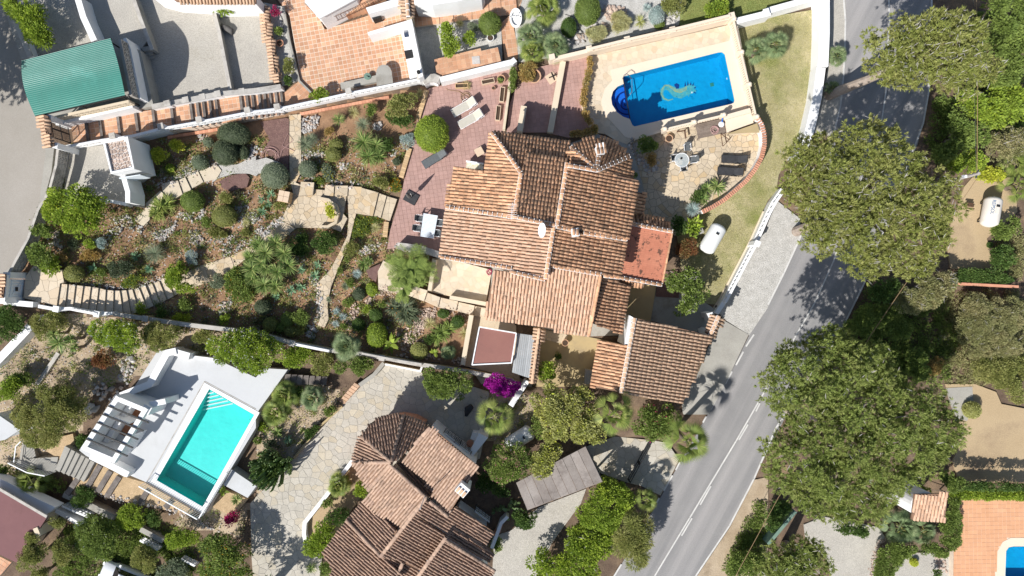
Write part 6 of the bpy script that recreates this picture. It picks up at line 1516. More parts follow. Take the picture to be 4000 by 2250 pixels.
# statue rock of the gravel terrace
sr=thing('dark_statue','dark reclining stone statue on the pale gravel terrace','statue',P(*T('A',1720,220)[0],.62))
part('figure','statue_dark',sr,lambda b:b.tube([P(*T('A',1675,190)[0],.75),P(*T('A',1690,205)[0],.95),P(*T('A',1715,220)[0],.9),P(*T('A',1745,235)[0],.85),P(*T('A',1752,262)[0],.7)],[.12,.22,.3,.24,.1],8),True);part('plinth','concrete',sr,lambda b:b.box(tuple(P(*T('A',1715,220)[0],.66)),(.7,.35,.16),-.5))
cl=thing('iron_figure','small dark iron figure standing at the corner of the green carport','statue',P(*T('A',1385,590)[0],1.0));
part('figure','statue_dark',cl,lambda b:b.tube([P(*T('A',990,730)[0],3.3),P(*T('A',985,725)[0],3.7),P(*T('A',980,722)[0],4.0)],[.15,.2,.1],6));cl.location=(0,0,0)
cl['label']='small dark figure on the wall corner of the green carport'
for ch_ in cl.children:ch_.location=P(*T('A',1385,590)[0],1.0)
# ochre pedestals by the path
for i,(p,lab) in enumerate(((T('O',1590,50)[0],'square tiled ochre pedestal at the head of the upper path'),)):
    t_=thing('tiled_pedestal',lab,'pedestal',P3(p,.5));q=P3(p,1.3)
    part('body','ochre_brick',t_,lambda b:b.box((q.x,q.y,.9),(.85,.85,.8),-.2))
    for i_ in range(2):
        for j_ in range(2):part('top_tile','trough',t_,lambda b:b.box((q.x,q.y,1.32),(.4,.4,.04),M4=Matrix.Translation((q.x,q.y,0)) @ Matrix.Rotation(-.2,4,'Z') @ Matrix.Translation((-.21+.42*i_-q.x,-.21+.42*j_-q.y,0))))
pl=wall('planter_bed_wall','curved stone planter wall on the garden patio',T('F',470,45,545,60,600,100,618,160,600,230,540,262,480,262),.95,.3,.22,'flag')
# stone drive figure
tag(part('folded_sunshade','cushion_black',None,lambda b:b.tube([P(*T('J',1585,240)[0],.2),P(*T('J',1600,190)[0],.35),P(*T('J',1630,165)[0],.4)],[.12,.3,.2],7)),'dark cloth-covered object lying on the shaded stone drive','cover')
# grey slab bench in sand court
tag(part('stone_trough','concrete',None,lambda b:b.prism([P3(p,.5) for p in T('G',557,1340,605,1345,600,1449,548,1449)],-.2)),'grey stone trough at the lower edge of the sand courtyard','trough')
tag(part('stone_trough','concrete',None,lambda b:b.box(tuple(P(*T('G',1400,300)[0],-.2)),(.75,.5,.6),.4)),'grey stone block beside the white gas tank on the lawn','block')
# ---- gas tanks
def tank(label,p,zb,ang,L,r,m):
    t_=thing('gas_tank',label,'gas tank',(0,0,0));b=MB();prof=[(0.02,-L/2)]+[(r*math.sin(k*math.pi/10),-L/2+r*.55*(1-math.cos(k*math.pi/10))) for k in range(1,6)]
    prof += [(rr,-z) for rr,z in prof[::-1]];b.lathe(prof,(0,0,0),28)
    b.v=[(z,y,x+r+.25) for x,y,z in b.v];b.build('vessel',m,t_,True)
    hh_=part('hatch',m,t_,lambda b:b.box((.1,0,2*r+.25),(.62,.26,.08)));part('hatch_lid','dark_metal',hh_,lambda b:b.box((.38,0,2*r+.30),(.14,.24,.06)))
    for x in (-L*.3,L*.3):
        for y in (-.3,.3):part('leg','dark_metal',t_,lambda b:b.box((x,y,.2),(.1,.1,.5)))
    part('pipe','steel',t_,lambda b:b.tube([(L/2-.2,-.2,2*r),(L/2+.1,-.2,r),(L/2+.1,-.2,.1)],.03,6))
    set_at(t_,p,zb,ang);return t_
tank('white gas tank on the lawn beside the curved wall',T('G',1488,358)[0],-.62,math.radians(60),2.45,.63,'tank_white')
tank('white gas tank half hidden under the trees of the lower house',T('K',55,392)[0],0.0,math.radians(32),2.4,.60,'tank_white')
tk=tank('stained white gas tank with blue lettering in the yard at the right edge',T('H',1622,160)[0],-.38,math.radians(80),2.4,.64,'tank_stain')
r=.645;th_=math.radians(28)
o=lettering('lettering','REPSOL',.34,'ink_blue',tk,Matrix.Identity(4),.006)
o.matrix_basis=Matrix.Translation((.25,r*math.sin(th_),.64+.25+r*math.cos(th_))) @ Matrix.Rotation(-th_,4,'X') @ Matrix.Rotation(math.pi,4,'Z')
part('brick_feet','rust_iron',tag(thing('iron_stand','dark iron bars lying beside the lettered gas tank','bars',P(*T('H',1520,105)[0],-.35))),lambda b:[b.beam(P(*T('H',1490+k*5,85+k*18)[0],-.1),P(*T('H',1545+k*4,92+k*18)[0],-.1),.1,.1) for k in range(3)])
# kiosk house number
lettering('house_number','22',.26,'ink_black',SB,Matrix.Translation(P(*T('A',1012,1155)[0],3.7)+Vector((.135,0,0))) @ Matrix.Rotation(-.2,4,'Z') @ Matrix.Rotation(math.pi/2,4,'Z') @ Matrix.Rotation(math.pi/2,4,'X'))
# ---- utility pole and cables
up_=thing('utility_pole','timber utility pole with insulators beside the big pine','utility pole',P(*T('D',1590,1310)[0],5.0));q=P(*T('D',1590,1310)[0],5.0);up_.location=(q.x,q.y,-.7)
part('pole','bark_grey',up_,lambda b:b.tube([Vector((q.x,q.y,-.7)),q],[.16,.11],10));part('lamp_head','white_metal',up_,lambda b:b.box((q.x-.5,q.y-.08,4.2),(.3,.2,.15)));part('cross_arm','steel',up_,lambda b:b.beam(q+Vector((-.1,-.3,-.2)),q+Vector((.1,.3,-.2)),.07,.07))
tag(part('overhead_cable','hose_tan',None,lambda b:b.tube([q+Vector((0,.2,-.2)),P(3818,320,4.6),P(3812,-120,5.2)],.022,4)),'overhead cable running up the picture from the utility pole','cable')
tag(part('overhead_cable','hose_dark',None,lambda b:b.tube([q+Vector((-.05,-.2,-.2)),P(3805,320,4.5),P(3800,-120,5.1)],.02,4)),'darker overhead cable beside the first one up the picture','cable')
tag(part('overhead_cable','hose_tan',None,lambda b:b.tube([q+Vector((0,-.3,-.2)),P(3400,1310,4.0),P(3036,1950,3.6),P(2900,2200,3.6),P(2830,2330,3.6)],.02,4)),'overhead cable descending across the big pines to the bottom edge','cable')
# ---- silver car under the trees
cr=thing('parked_car','silver car half hidden under trees at the bottom edge, lower left','car',(0,0,0))
sec=[(-2.05,.45,.55,.62),(-1.9,.42,.8,.78),(-1.1,.4,.92,.84),(-.55,.4,1.0,.86),(.6,.4,1.0,.87),(1.55,.4,.98,.86),(2.0,.42,.85,.78),(2.1,.5,.6,.6)]
def body(b):
    rows=[]
    for x,z0,z1,w in sec:rows.append([(x,-w,z0),(x,-w,z1*.75),(x,-w*.88,z1),(x,w*.88,z1),(x,w,z1*.75),(x,w,z0)])
    vs_=[p for r_ in rows for p in r_];n=6;b.add(vs_,[(i*n+k,i*n+(k+1) % n,(i+1)*n+(k+1) % n,(i+1)*n+k) for i in range(len(rows)-1) for k in range(n)]+[list(range(n))[::-1],list(range((len(rows)-1)*n,len(rows)*n))])
part('body','car_paint',cr,body,True)
def cabin(b):b.add([(-.95,-.76,.93),(-.95,.76,.93),(1.75,.76,.95),(1.75,-.76,.95),(-.3,-.6,1.46),(-.3,.6,1.46),(1.25,.6,1.46),(1.25,-.6,1.46)],[(0,4,5,1),(1,5,6,2),(2,6,7,3),(3,7,4,0)])
part('windows','car_glass',cr,cabin);part('roof','car_paint',cr,lambda b:b.add([(-.32,-.62,1.46),(-.32,.62,1.46),(1.27,.62,1.46),(1.27,-.62,1.46),(-.2,-.55,1.52),(-.2,.55,1.52),(1.15,.55,1.52),(1.15,-.55,1.52)],[(0,4,5,1),(1,5,6,2),(2,6,7,3),(3,7,4,0),(4,7,6,5)]))
for x in (-1.3,1.3):
    for y in (-.78,.78):
        w_=part('wheel','rubber',cr,lambda b:b.tube([(x,y-.1,.32),(x,y+.1,.32)],.32,16));part('rim','steel',w_,lambda b:b.tube([(x,y-.11,.32),(x,y+.11,.32)],.19,12))
for y in (-.55,.55):part('headlight','white_metal',cr,lambda b:b.box((-1.98,y,.68),(.12,.3,.14)));part('mirror','car_paint',cr,lambda b:b.box((-.6,y*1.75,.98),(.15,.18,.12)))
set_at(cr,T('I',985,1440)[0],-.75,math.radians(-22))

# ================================================================== ROCKS
rr_=np.random.default_rng(11)
def rock_mesh(k,m):
    bm=bmesh.new()
    for _ in range(13):
        p=rr_.normal(size=3);p /= np.linalg.norm(p);p *= rr_.uniform(.75,1.1);bm.verts.new((p[0],p[1]*.85,p[2]*.7))
    bmesh.ops.convex_hull(bm,input=bm.verts)
    bmesh.ops.delete(bm,geom=[v for v in bm.verts if not v.link_faces],context='VERTS')
    me=bpy.data.meshes.new('rock');bm.to_mesh(me);bm.free()
    a=me.attributes.new('rnd','FLOAT','FACE');a.data.foreach_set('value',np.full(len(me.polygons),rr_.random(),np.float32));me.materials.append(M[m]);return me
ROCKS={m:[rock_mesh(k,m) for k in range(14)] for m in ('rock','rock_red')}
ROCKLIST=[]
def rocks_line(pts,n,s=.17,w=8,m='rock'):
    n=int(n*2.2);s *= .62;w *= 1.5
    A=np.array(pts,float);d=np.r_[0,np.cumsum(np.hypot(*np.diff(A,axis=0).T))]
    for t in rr_.uniform(0,d[-1],n):
        u=np.interp(t,d,A[:,0])+rr_.normal()*w;v=np.interp(t,d,A[:,1])+rr_.normal()*w;ROCKLIST.append((u,v,s*rr_.uniform(.5,1.5),m))
def rocks_area(pts,n,s=.16,m='rock'):
    n=int(n*2.4);s *= .6
    a=np.array(pts);k=0
    while k<n:
        u,v=rr_.uniform(a[:,0].min(),a[:,0].max()),rr_.uniform(a[:,1].min(),a[:,1].max())
        if inpoly(pts,np.array([u]),np.array([v]))[0]:ROCKLIST.append((u,v,s*rr_.uniform(.45,1.5),m));k += 1
rocks_line(T('N',480,1120,640,1110,820,1070,900,960,1100,940),60,.15,6)
rocks_area(T('N',900,950,1000,800,1060,720,1080,860,1120,970,900,1040),40,.17)
rocks_line(T('N',1300,850,1440,820,1520,830),18,.15,5);rocks_line(T('N',1850,720,1950,650,1983,580),22,.2,6)
rocks_line(T('N',1120,400,1200,480),18,.14,6);rocks_area(T('N',500,950,640,830,640,960,520,1060),40,.09,'rock_red')
rocks_area(T('B',340,880,480,870,470,960,380,1010,340,1000),45,.22);rocks_line(T('B',345,1190,420,1170,520,1160),22,.22,5)
rocks_line(T('B',350,1350,480,1375,560,1375,680,1385,790,1380),26,.19,6);rocks_line(T('B',640,1240,700,1270),8,.25,5)
rocks_area(T('B',880,920,950,920,960,990,890,980),18,.17);rocks_line(T('B',1000,1130,1090,1170),10,.17,6)
rocks_line(T('O',440,270,560,260,690,230),22,.24,8);rocks_area(T('O',100,460,330,390,420,230,340,470,220,560,130,550),75,.15)
rocks_area(T('O',510,440,600,420,700,560,620,640,540,560),80,.12);rocks_line(T('O',780,560,920,540,1050,560),40,.13,9)
rocks_line(T('O',880,710,1000,660,1150,600,1260,540,1350,480,1400,420,1560,320),75,.15,5);rocks_line(T('O',1060,370,1200,300,1360,310),34,.15,8)
rocks_area(T('O',1180,240,1270,230,1280,310,1190,320),22,.15);rocks_line(T('O',880,1380,930,1300,980,1220),20,.2,5)
rocks_area(T('O',1040,160,1180,80,1200,240,1090,330),40,.13)
rocks_line(T('E',490,680,640,690,860,725,1000,715,1140,680,1240,630),85,.12,5);rocks_line(T('E',380,380,420,300,440,420),24,.18,7)
rocks_area(T('E',860,200,990,170,1000,230,880,240),30,.17);rocks_line(T('E',790,430,830,350,850,300,950,250,1080,290),34,.17,6)
rocks_line(T('A',1180,1190,1400,1170),0);rocks_line(T('E',950,1260,1010,1280,960,1340,930,1420),20,.3,9)
rocks_area(T('U',390,220,460,160,640,120,560,220,430,260),60,.15);rocks_line(T('U',300,1000,340,880,380,760),46,.15,8,'rock_red')
rocks_area(T('U',960,900,1060,800,1200,800,1180,920,1000,1060,960,1080),110,.15,'rock_red');rocks_line(T('U',600,640,680,620,780,680),50,.13,9,'rock_red')
rocks_line(T('U',780,180,900,190,1060,210,1150,240),46,.17,6);rocks_area(T('U',450,700,520,690,545,780,480,780),14,.2,'rock_red')
rocks_line(T('U',800,1100,900,1120,1020,1060),34,.18,12,'rock_red');rocks_line(T('U',860,1270,1000,1250,1200,1310),18,.2,8,'rock_red')
rocks_line(T('U',1380,1330,1480,1360),10,.17,5,'rock_red');rocks_line(T('U',1220,830,1540,870,1500,1000),46,.12,8,'rock_red')
rocks_line(T('F',430,640,460,720,480,800,480,930,430,1000),60,.17,5);rocks_line(T('F',60,330,150,240,190,170),22,.2,6);rocks_area(T('F',390,1000,470,1020,440,1110,380,1090),16,.25)
rocks_line(T('F',0,290,50,300),10,.2,5);rocks_area(T('F',250,480,360,470,380,560,260,560),20,.15)
rocks_area(T('C',460,240,560,270,540,320,460,330),14,.45);rocks_area(T('C',700,40,860,60,880,120,740,170,680,110),26,.3,'rock_red')
rocks_area(T('C',600,190,740,170,730,260,620,270),16,.35);rocks_area(T('C',1080,150,1240,120,1230,200,1060,220),18,.32)
rocks_line(T('C',910,1080,930,1150,980,1220,1060,1290,1090,1240),50,.22,6);rocks_line(T('I',660,170,720,190),2,.8,4)
rocks_line(T('I',680,800,800,850,960,880,1240,930,1440,1000,1620,1100),90,.17,4);rocks_line(T('I',720,60,860,40),12,.3,9)
rocks_line(T('L',780,1440,800,1300,850,1190,900,1160),60,.12,4,'rock_red');rocks_area(T('L',1250,1290,1320,1290,1350,1420,1290,1420),30,.17,'rock_red')
rocks_line(T('J',440,480,600,560),0);rocks_line(T('J',1810,640,1840,600),0);rocks_area(T('H',1260,1060,1420,1080,1400,1160,1290,1130),14,.25)
rocks_line(T('J',0,620,60,600),0);rocks_line(T('A',225,350,270,440),26,.12,6)
# edging tiles under the white wall
ed=thing('brick_edging','row of terracotta edging bricks at the foot of the white boundary wall','edging',P(*T('N',700,430)[0],1.6))
for p0,p1,n in ((T('N',690,445)[0],T('N',1420,330)[0],18),(T('B',340,862)[0],T('B',1000,735)[0],26)):
    for i in range(n):
        u,v=p0[0]+(p1[0]-p0[0])*(i+.5)/n,p0[1]+(p1[1]-p0[1])*(i+.5)/n;q=P(u,v,float(gz(u,v))+.08)
        part('brick','red_brick',ed,lambda b:b.box(tuple(q),(.36,.22,.16),.16,random.random()))
ROCKLIST.sort(key=lambda r:-r[2])
cnt=0;rest={}
for u,v,s,m in ROCKLIST:
    z=zat(u,v);me=ROCKS[m][rr_.integers(14)]
    mt=Matrix.Translation(P(u,v,z+s*.1)) @ Matrix.Rotation(rr_.uniform(0,6.28),4,'Z') @ Matrix.Rotation(rr_.uniform(-.4,.4),4,'X') @ Matrix.Diagonal((s,s,s,1))
    if cnt<300:
        o=bpy.data.objects.new('rock',me);COL.objects.link(o);o.parent=SOIL;o.matrix_basis=mt;cnt += 1
    else:rest.setdefault(m,[]).append((me,mt))
for m,l in rest.items():
    b=MB()
    for me,mt in l:b.add([mt @ v.co for v in me.vertices],[list(p.vertices) for p in me.polygons],rr_.random())
    b.build('rocks',m,SOIL)['kind']='stuff'

# ================================================================== PLANTS
pr=np.random.default_rng(23)
def unit(a):return a/np.maximum(np.linalg.norm(a,axis=-1,keepdims=True),1e-9)
def rdir(n):
    return unit(pr.normal(size=(n,3)))
def cards(name,base,d,L,W,m,parent,rnd,curl=0.0):
    """diamond leaves"""
    n=len(base);d=unit(d);sd=unit(np.cross(d,unit(pr.normal(size=(n,3))*.6+np.array([0,0,1.0]))));L=np.broadcast_to(np.asarray(L,float).reshape(-1,1),(n,1));W=np.broadcast_to(np.asarray(W,float).reshape(-1,1),(n,1))
    mid=base+d*L*.5
    V=np.stack([base,mid+sd*W*.5,base+d*L+np.array([0,0,-1.0])*curl*L,mid-sd*W*.5],1).reshape(-1,3)-np.array(rootloc(parent))
    return link(name,mesh_np(name,V,np.arange(n*4),np.arange(n)*4,np.clip(rnd,0,1)),m,parent)
def blades(name,base,d,L,W,m,parent,rnd,droop=0.0,up=(0,0,1)):
    n=len(base);d=unit(d);upv=np.broadcast_to(np.asarray(up,float),(n,3));sd=unit(np.cross(d,upv+1e-4));L=np.broadcast_to(np.asarray(L,float).reshape(-1,1),(n,1));W=np.broadcast_to(np.asarray(W,float).reshape(-1,1),(n,1));dr=np.broadcast_to(np.asarray(droop,float).reshape(-1,1),(n,1))
    dz=np.array([0,0,-1.0])
    a=base;mid=base+d*L*.5+dz*dr*L*.18;tip=base+d*L+dz*dr*L*.75
    V=np.stack([a-sd*W*.3,a+sd*W*.3,mid-sd*W*.5,mid+sd*W*.5,tip],1).reshape(-1,3)-np.array(rootloc(parent))
    lp=(np.array([0,1,3,2,2,3,4])[None]+(np.arange(n)*5)[:,None]).ravel();st=(np.array([0,4])[None]+(np.arange(n)*7)[:,None]).ravel()
    return link(name,mesh_np(name,V,lp,st,np.repeat(np.clip(rnd,0,1),2)),m,parent)
def ell(u,v,ru,rv,n=18,j=.12):
    return [(u+ru*math.cos(t)*(1+pr.uniform(-j,j)),v+rv*math.sin(t)*(1+pr.uniform(-j,j))) for t in np.linspace(0,2*math.pi,n,endpoint=False)]
def stem(root,x,y,z0,z1,r=.05,m='bark',limbs=()):
    def f(b):
        b.tube([(x,y,z0-.1),(x+.04,y-.03,(z0+z1)/2),(x,y,z1)],[r*1.3,r,r*.6],6)
        for l in limbs:b.tube([(x,y,z0+(z1-z0)*.45),((x+l[0])/2+.05,(y+l[1])/2,(z0+z1)*.5+.1*(z1-z0)),l],[r*.6,r*.45,r*.2],5)
    return part('stem' if r<.12 else 'trunk',m,root,f)
LASTF=[None]
def leafy(root,poly,z0,h,m,leaf=(.12,.07),dens=1.0,cr=.35,flat=.5,up=.15,foot=0.0,nm='foliage',hue=None,needle=False):
    """fills the outline (photo pixels) with clumps of small leaves; outline is honoured at the crown's own height"""
    a=np.array(poly);zm=z0+h*.7;k=(H-zm)/H/S
    area=abs(parea(poly))*k*k;nc=max(4,int(area/(cr*cr*1.25)))
    us,vs2=[],[]
    while len(us)<nc:
        u=pr.uniform(a[:,0].min(),a[:,0].max(),nc*3);v=pr.uniform(a[:,1].min(),a[:,1].max(),nc*3);ok=inpoly(poly,u,v) & (edgedist(poly,u,v)>cr*.55/k);us += list(u[ok]);vs2 += list(v[ok])
        if len(us) == 0:cr *= .7
    u=np.array(us[:nc]);v=np.array(vs2[:nc]);ed_=edgedist(poly,u,v)*k;mx=max(ed_.max(),.05)
    dome=np.sqrt(np.clip(1-(1-np.clip(ed_/mx,0,1)) ** 2,0,1))
    zc=z0+h*(foot+(1-foot)*(flat+(1-flat)*dome))-cr*.7+pr.uniform(-.25,.12,nc)*cr
    kk=(H-zc)/H/S;C=np.stack([(u-2000)*kk,(1125-v)*kk,zc],1)
    crs=cr*pr.uniform(.65,1.25,nc)
    per=max(6,int(dens*11*cr*cr/(leaf[0]*leaf[1])))
    idx=np.repeat(np.arange(nc),per);n=len(idx)
    dr=rdir(n);dr[:,2]=np.where(dr[:,2]<-.35,-dr[:,2],dr[:,2])
    rad=crs[idx]*pr.uniform(.55,1.06,n) ** .6
    base=C[idx]+dr*rad[:,None]*np.array([1,1,.85])
    base[:,2]=np.maximum(base[:,2],z0+.02)
    d=unit(dr*.8+rdir(n)*.7+np.array([0,0,up]))
    r=np.clip(pr.random(nc)[idx]*.55+pr.random(n)*.45,0,1)
    L=leaf[0]*1.15*pr.uniform(.7,1.35,n);W=leaf[1]*1.2*pr.uniform(.7,1.3,n)
    LASTF[0]=cards(nm,base,d,L,W,m,root,r)
    return C,crs
def shrub(name,label,cat,poly,h,m,leaf=(.12,.07),dens=1.0,cr=.3,z=None,flowers=None,group=None,stemr=.04,foot=0.0,flat=.45,twigs=0,barkm='bark',up=.15):
    cu_,cv_=np.mean([p[0] for p in poly]),np.mean([p[1] for p in poly]);
    z0=zat(cu_,cv_) if z is None else z;q=P(cu_,cv_,z0+h*.6);root=thing(name,label,cat,(q.x,q.y,z0),group)
    C,crs=leafy(root,poly,z0,h,m,leaf,dens,cr,foot=foot,flat=flat,up=up)
    sel=C[pr.choice(len(C),min(6,len(C)),replace=False)]
    stem(root,q.x,q.y,z0,z0+h*.6,stemr,barkm,[tuple(s_) for s_ in sel])
    if twigs:
        i=pr.integers(0,len(C),twigs);b0=C[i]+rdir(twigs)*crs[i][:,None]*.9;d=rdir(twigs)+np.array([0,0,.5]);blades('twigs',b0,d,pr.uniform(.25,.7,twigs),.03,'twig',root,pr.random(twigs))['kind']='stuff'
    if flowers:
        fm,fn,fs=flowers;i=pr.integers(0,len(C),fn);dr=rdir(fn);dr[:,2]=np.abs(dr[:,2]);b0=C[i]+dr*crs[i][:,None]*1.08
        cards('blossom',b0,dr+rdir(fn)*.5,fs,fs*.9,fm,LASTF[0],pr.random(fn))
    return root
def ball(label,u,v,ru,rv=None,m='lf_grey_dark',hs=.85,leaf=(.075,.035),name='clipped_bush',z=None,dens=1.0,group=None,seed=None):
    rv=rv or ru;z0=zat(u,v) if z is None else z;a=ru/S;b_=rv/S;hh=hs*(a+b_)/2;zc=z0+hh*.8;q=P(u,v,zc);k=(H-zc)/H;a *= k;b_ *= k
    root=thing(name,label,'bush',(q.x,q.y,z0),group)
    # inner mass of twigs, then the clipped skin of leaves
    bm=bmesh.new();bmesh.ops.create_icosphere(bm,subdivisions=3,radius=1.0);
    for vt in bm.verts:
        f=.93+.025*math.sin(vt.co.x*7+u)*math.cos(vt.co.y*6+v);vt.co=Vector((vt.co.x*a*f,vt.co.y*b_*f,max(vt.co.z*hh*f+zc-z0,0)))
    me=bpy.data.meshes.new('twig_mass');bm.to_mesh(me);bm.free();me.attributes.new('rnd','FLOAT','FACE');link('twig_mass',me,m,root)
    n=int(dens*26*a*b_/(leaf[0]*leaf[1])*.5)+500;dr=rdir(n);lump=1+.035*np.sin(dr[:,0]*8+u)*np.sin(dr[:,1]*9+v)+.02*np.sin(dr[:,2]*17+dr[:,0]*13)
    base=np.array([q.x,q.y,zc])+dr*np.array([a,b_,hh])*(lump*pr.uniform(.9,1.0,n))[:,None];base[:,2]=np.maximum(base[:,2],z0+.02)
    cards('foliage',base,dr*.6+rdir(n)*.8,leaf[0]*pr.uniform(.7,1.4,n),leaf[1],m,root,pr.random(n))
    return root
def rosette(name,label,cat,heads,m,nb=60,W=.05,lift=.25,droop=.25,e0=-.1,e1=1.2,z=None,group=None,trunk=False,flowers=None,r0=.05):
    """heads: list of (u, v, radius px); each head a rosette of stiff blades"""
    u0,v0=np.mean([h_[0] for h_ in heads]),np.mean([h_[1] for h_ in heads]);z0=zat(u0,v0) if z is None else z
    lift_=lift if isinstance(lift,(list,tuple)) else [lift]*len(heads);q=P(u0,v0,z0+lift_[0]);root=thing(name,label,cat,(q.x,q.y,z0),group)
    for (u,v,rp),lf_ in zip(heads,lift_):
        c_=np.array(P(u,v,z0+lf_));r=rp/S;az=pr.uniform(0,2*math.pi,nb);el=np.arcsin(pr.uniform(math.sin(e0),math.sin(e1),nb))
        d=np.stack([np.cos(az)*np.cos(el),np.sin(az)*np.cos(el),np.sin(el)],1)
        blades('leaves',c_+d*r0,d,r*pr.uniform(.8,1.12,nb),W*pr.uniform(.8,1.2,nb),m,root,pr.random(nb),droop)
        if trunk or lf_>.5:part('trunk','bark',root,lambda b:b.tube([(c_[0],c_[1],z0-.1),(c_[0]+.03,c_[1],z0+lf_*.6),tuple(c_)],[.13,.1,.09],7))
    if flowers:
        fm,fn,fs=flowers;b0=np.array(P(u0,v0,z0+lift_[0]))+rdir(fn)*np.array([1,1,.4])*(heads[0][2]/S*.7);b0[:,2]=np.abs(b0[:,2]-z0)+z0;cards('blossom',b0,rdir(fn)+np.array([0,0,1]),fs,fs*.5,fm,root,pr.random(fn))
    return root
def fan_palm(label,u,v,rp,h,m='lf_palm',nf=24,z=None,spread=62,group=None,nl=15,name='fan_palm',e=(-28,84),tr=.16,lw=.036):
    z0=zat(u,v) if z is None else z;c_=P(u,v,z0+h);root=thing(name,label,'palm tree',(c_.x,c_.y,z0),group);r=rp/S*(H-z0-h)/H
    part('trunk','bark',root,lambda b:b.tube([(c_.x,c_.y,z0-.1),(c_.x+.05,c_.y,z0+h*.5),tuple(c_)],[tr*1.3,tr,tr],9))
    B=[];D=[];LL=[];UP=[];RN=[];PB_=[];PD=[];PL=[]
    for i in range(nf):
        az=2*math.pi*i*.382+pr.uniform(-.2,.2);el=math.radians(e[0]+(e[1]-e[0])*((i+.5)/nf) ** 1.3);dv=np.array([math.cos(az)*math.cos(el),math.sin(az)*math.cos(el),math.sin(el)])
        pl_=r*pr.uniform(.36,.6)*(1.15-.75*i/nf);fr_=r*pr.uniform(.42,.56);base=np.array(c_)+dv*pl_+np.array([0,0,-.12*pl_]);nrm=unit(np.cross(np.cross(dv,[0,0,1.0]),dv)[None])[0];sd=np.cross(dv,nrm)
        tw=pr.uniform(-.35,.35);sd2=sd*math.cos(tw)+nrm*math.sin(tw)
        g=pr.random()
        for a_ in np.radians(np.linspace(-spread,spread,nl)):
            B.append(base);D.append(dv*math.cos(a_)+sd2*math.sin(a_));LL.append(fr_*(.72+.28*math.cos(a_)));UP.append(nrm);RN.append(.6*g+.4*pr.random())
        PB_.append(np.array(c_));PD.append(base-np.array(c_));PL.append(np.linalg.norm(base-np.array(c_)))
    blades('fronds',np.array(B),np.array(D),np.array(LL),lw*r,m,root,np.array(RN),.3,np.array(UP));blades('leaf_stalks',np.array(PB_),np.array(PD),np.array(PL),.05,'lf_gold',root,pr.random(nf))
    return root
def feather_palm(label,heads,h,m='lf_palm',nf=20,z=None):
    u0,v0=heads[0][:2];z0=zat(u0,v0) if z is None else z;q=P(u0,v0,z0+h);root=thing('feather_palm',label,'palm tree',(q.x,q.y,z0))
    for u,v,rp in heads:
        c_=np.array(P(u,v,z0+h));r=rp/S
        part('trunk','bark',root,lambda b:b.tube([(c_[0],c_[1],z0-.1),tuple(c_)],[.14,.1],8))
        B=[];D=[];LL=[]
        for i in range(nf):
            az=2*math.pi*i*.382+pr.uniform(-.3,.3);el=math.radians(pr.uniform(10,65));hd=np.array([math.cos(az),math.sin(az),0]);
            for s_ in np.linspace(.12,1,26):
                p=c_+hd*r*s_*math.cos(el)*1.1+np.array([0,0,r*(math.sin(el)*s_-.75*s_*s_*math.cos(el)*.8)])
                sd=np.array([-hd[1],hd[0],0])
                for sg in (-1,1):B.append(p);D.append(sd*sg+hd*.75+np.array([0,0,.25]));LL.append(.4*r*(.35+.65*math.sin(math.pi*min(1,s_*.85+.12))))
        blades('fronds',np.array(B),np.array(D),np.array(LL),.03,m,root,pr.random(len(B)),.35)
    return root
def grass_tuft(label,u,v,rp,m='lf_straw',h=.5,nb=160):
    return rosette('grass_tuft',label,'grass',[(u,v,rp)],m,nb,.018,.05,.5,.35,1.5)
def flowerbed(label,poly,fm,fn,fs=.07,m='lf_mid',h=.3,dens=.8):
    return shrub('flower_patch',label,'flowers',poly,h,m,(.1,.05),dens,.16,flowers=(fm,fn,fs),stemr=.015)
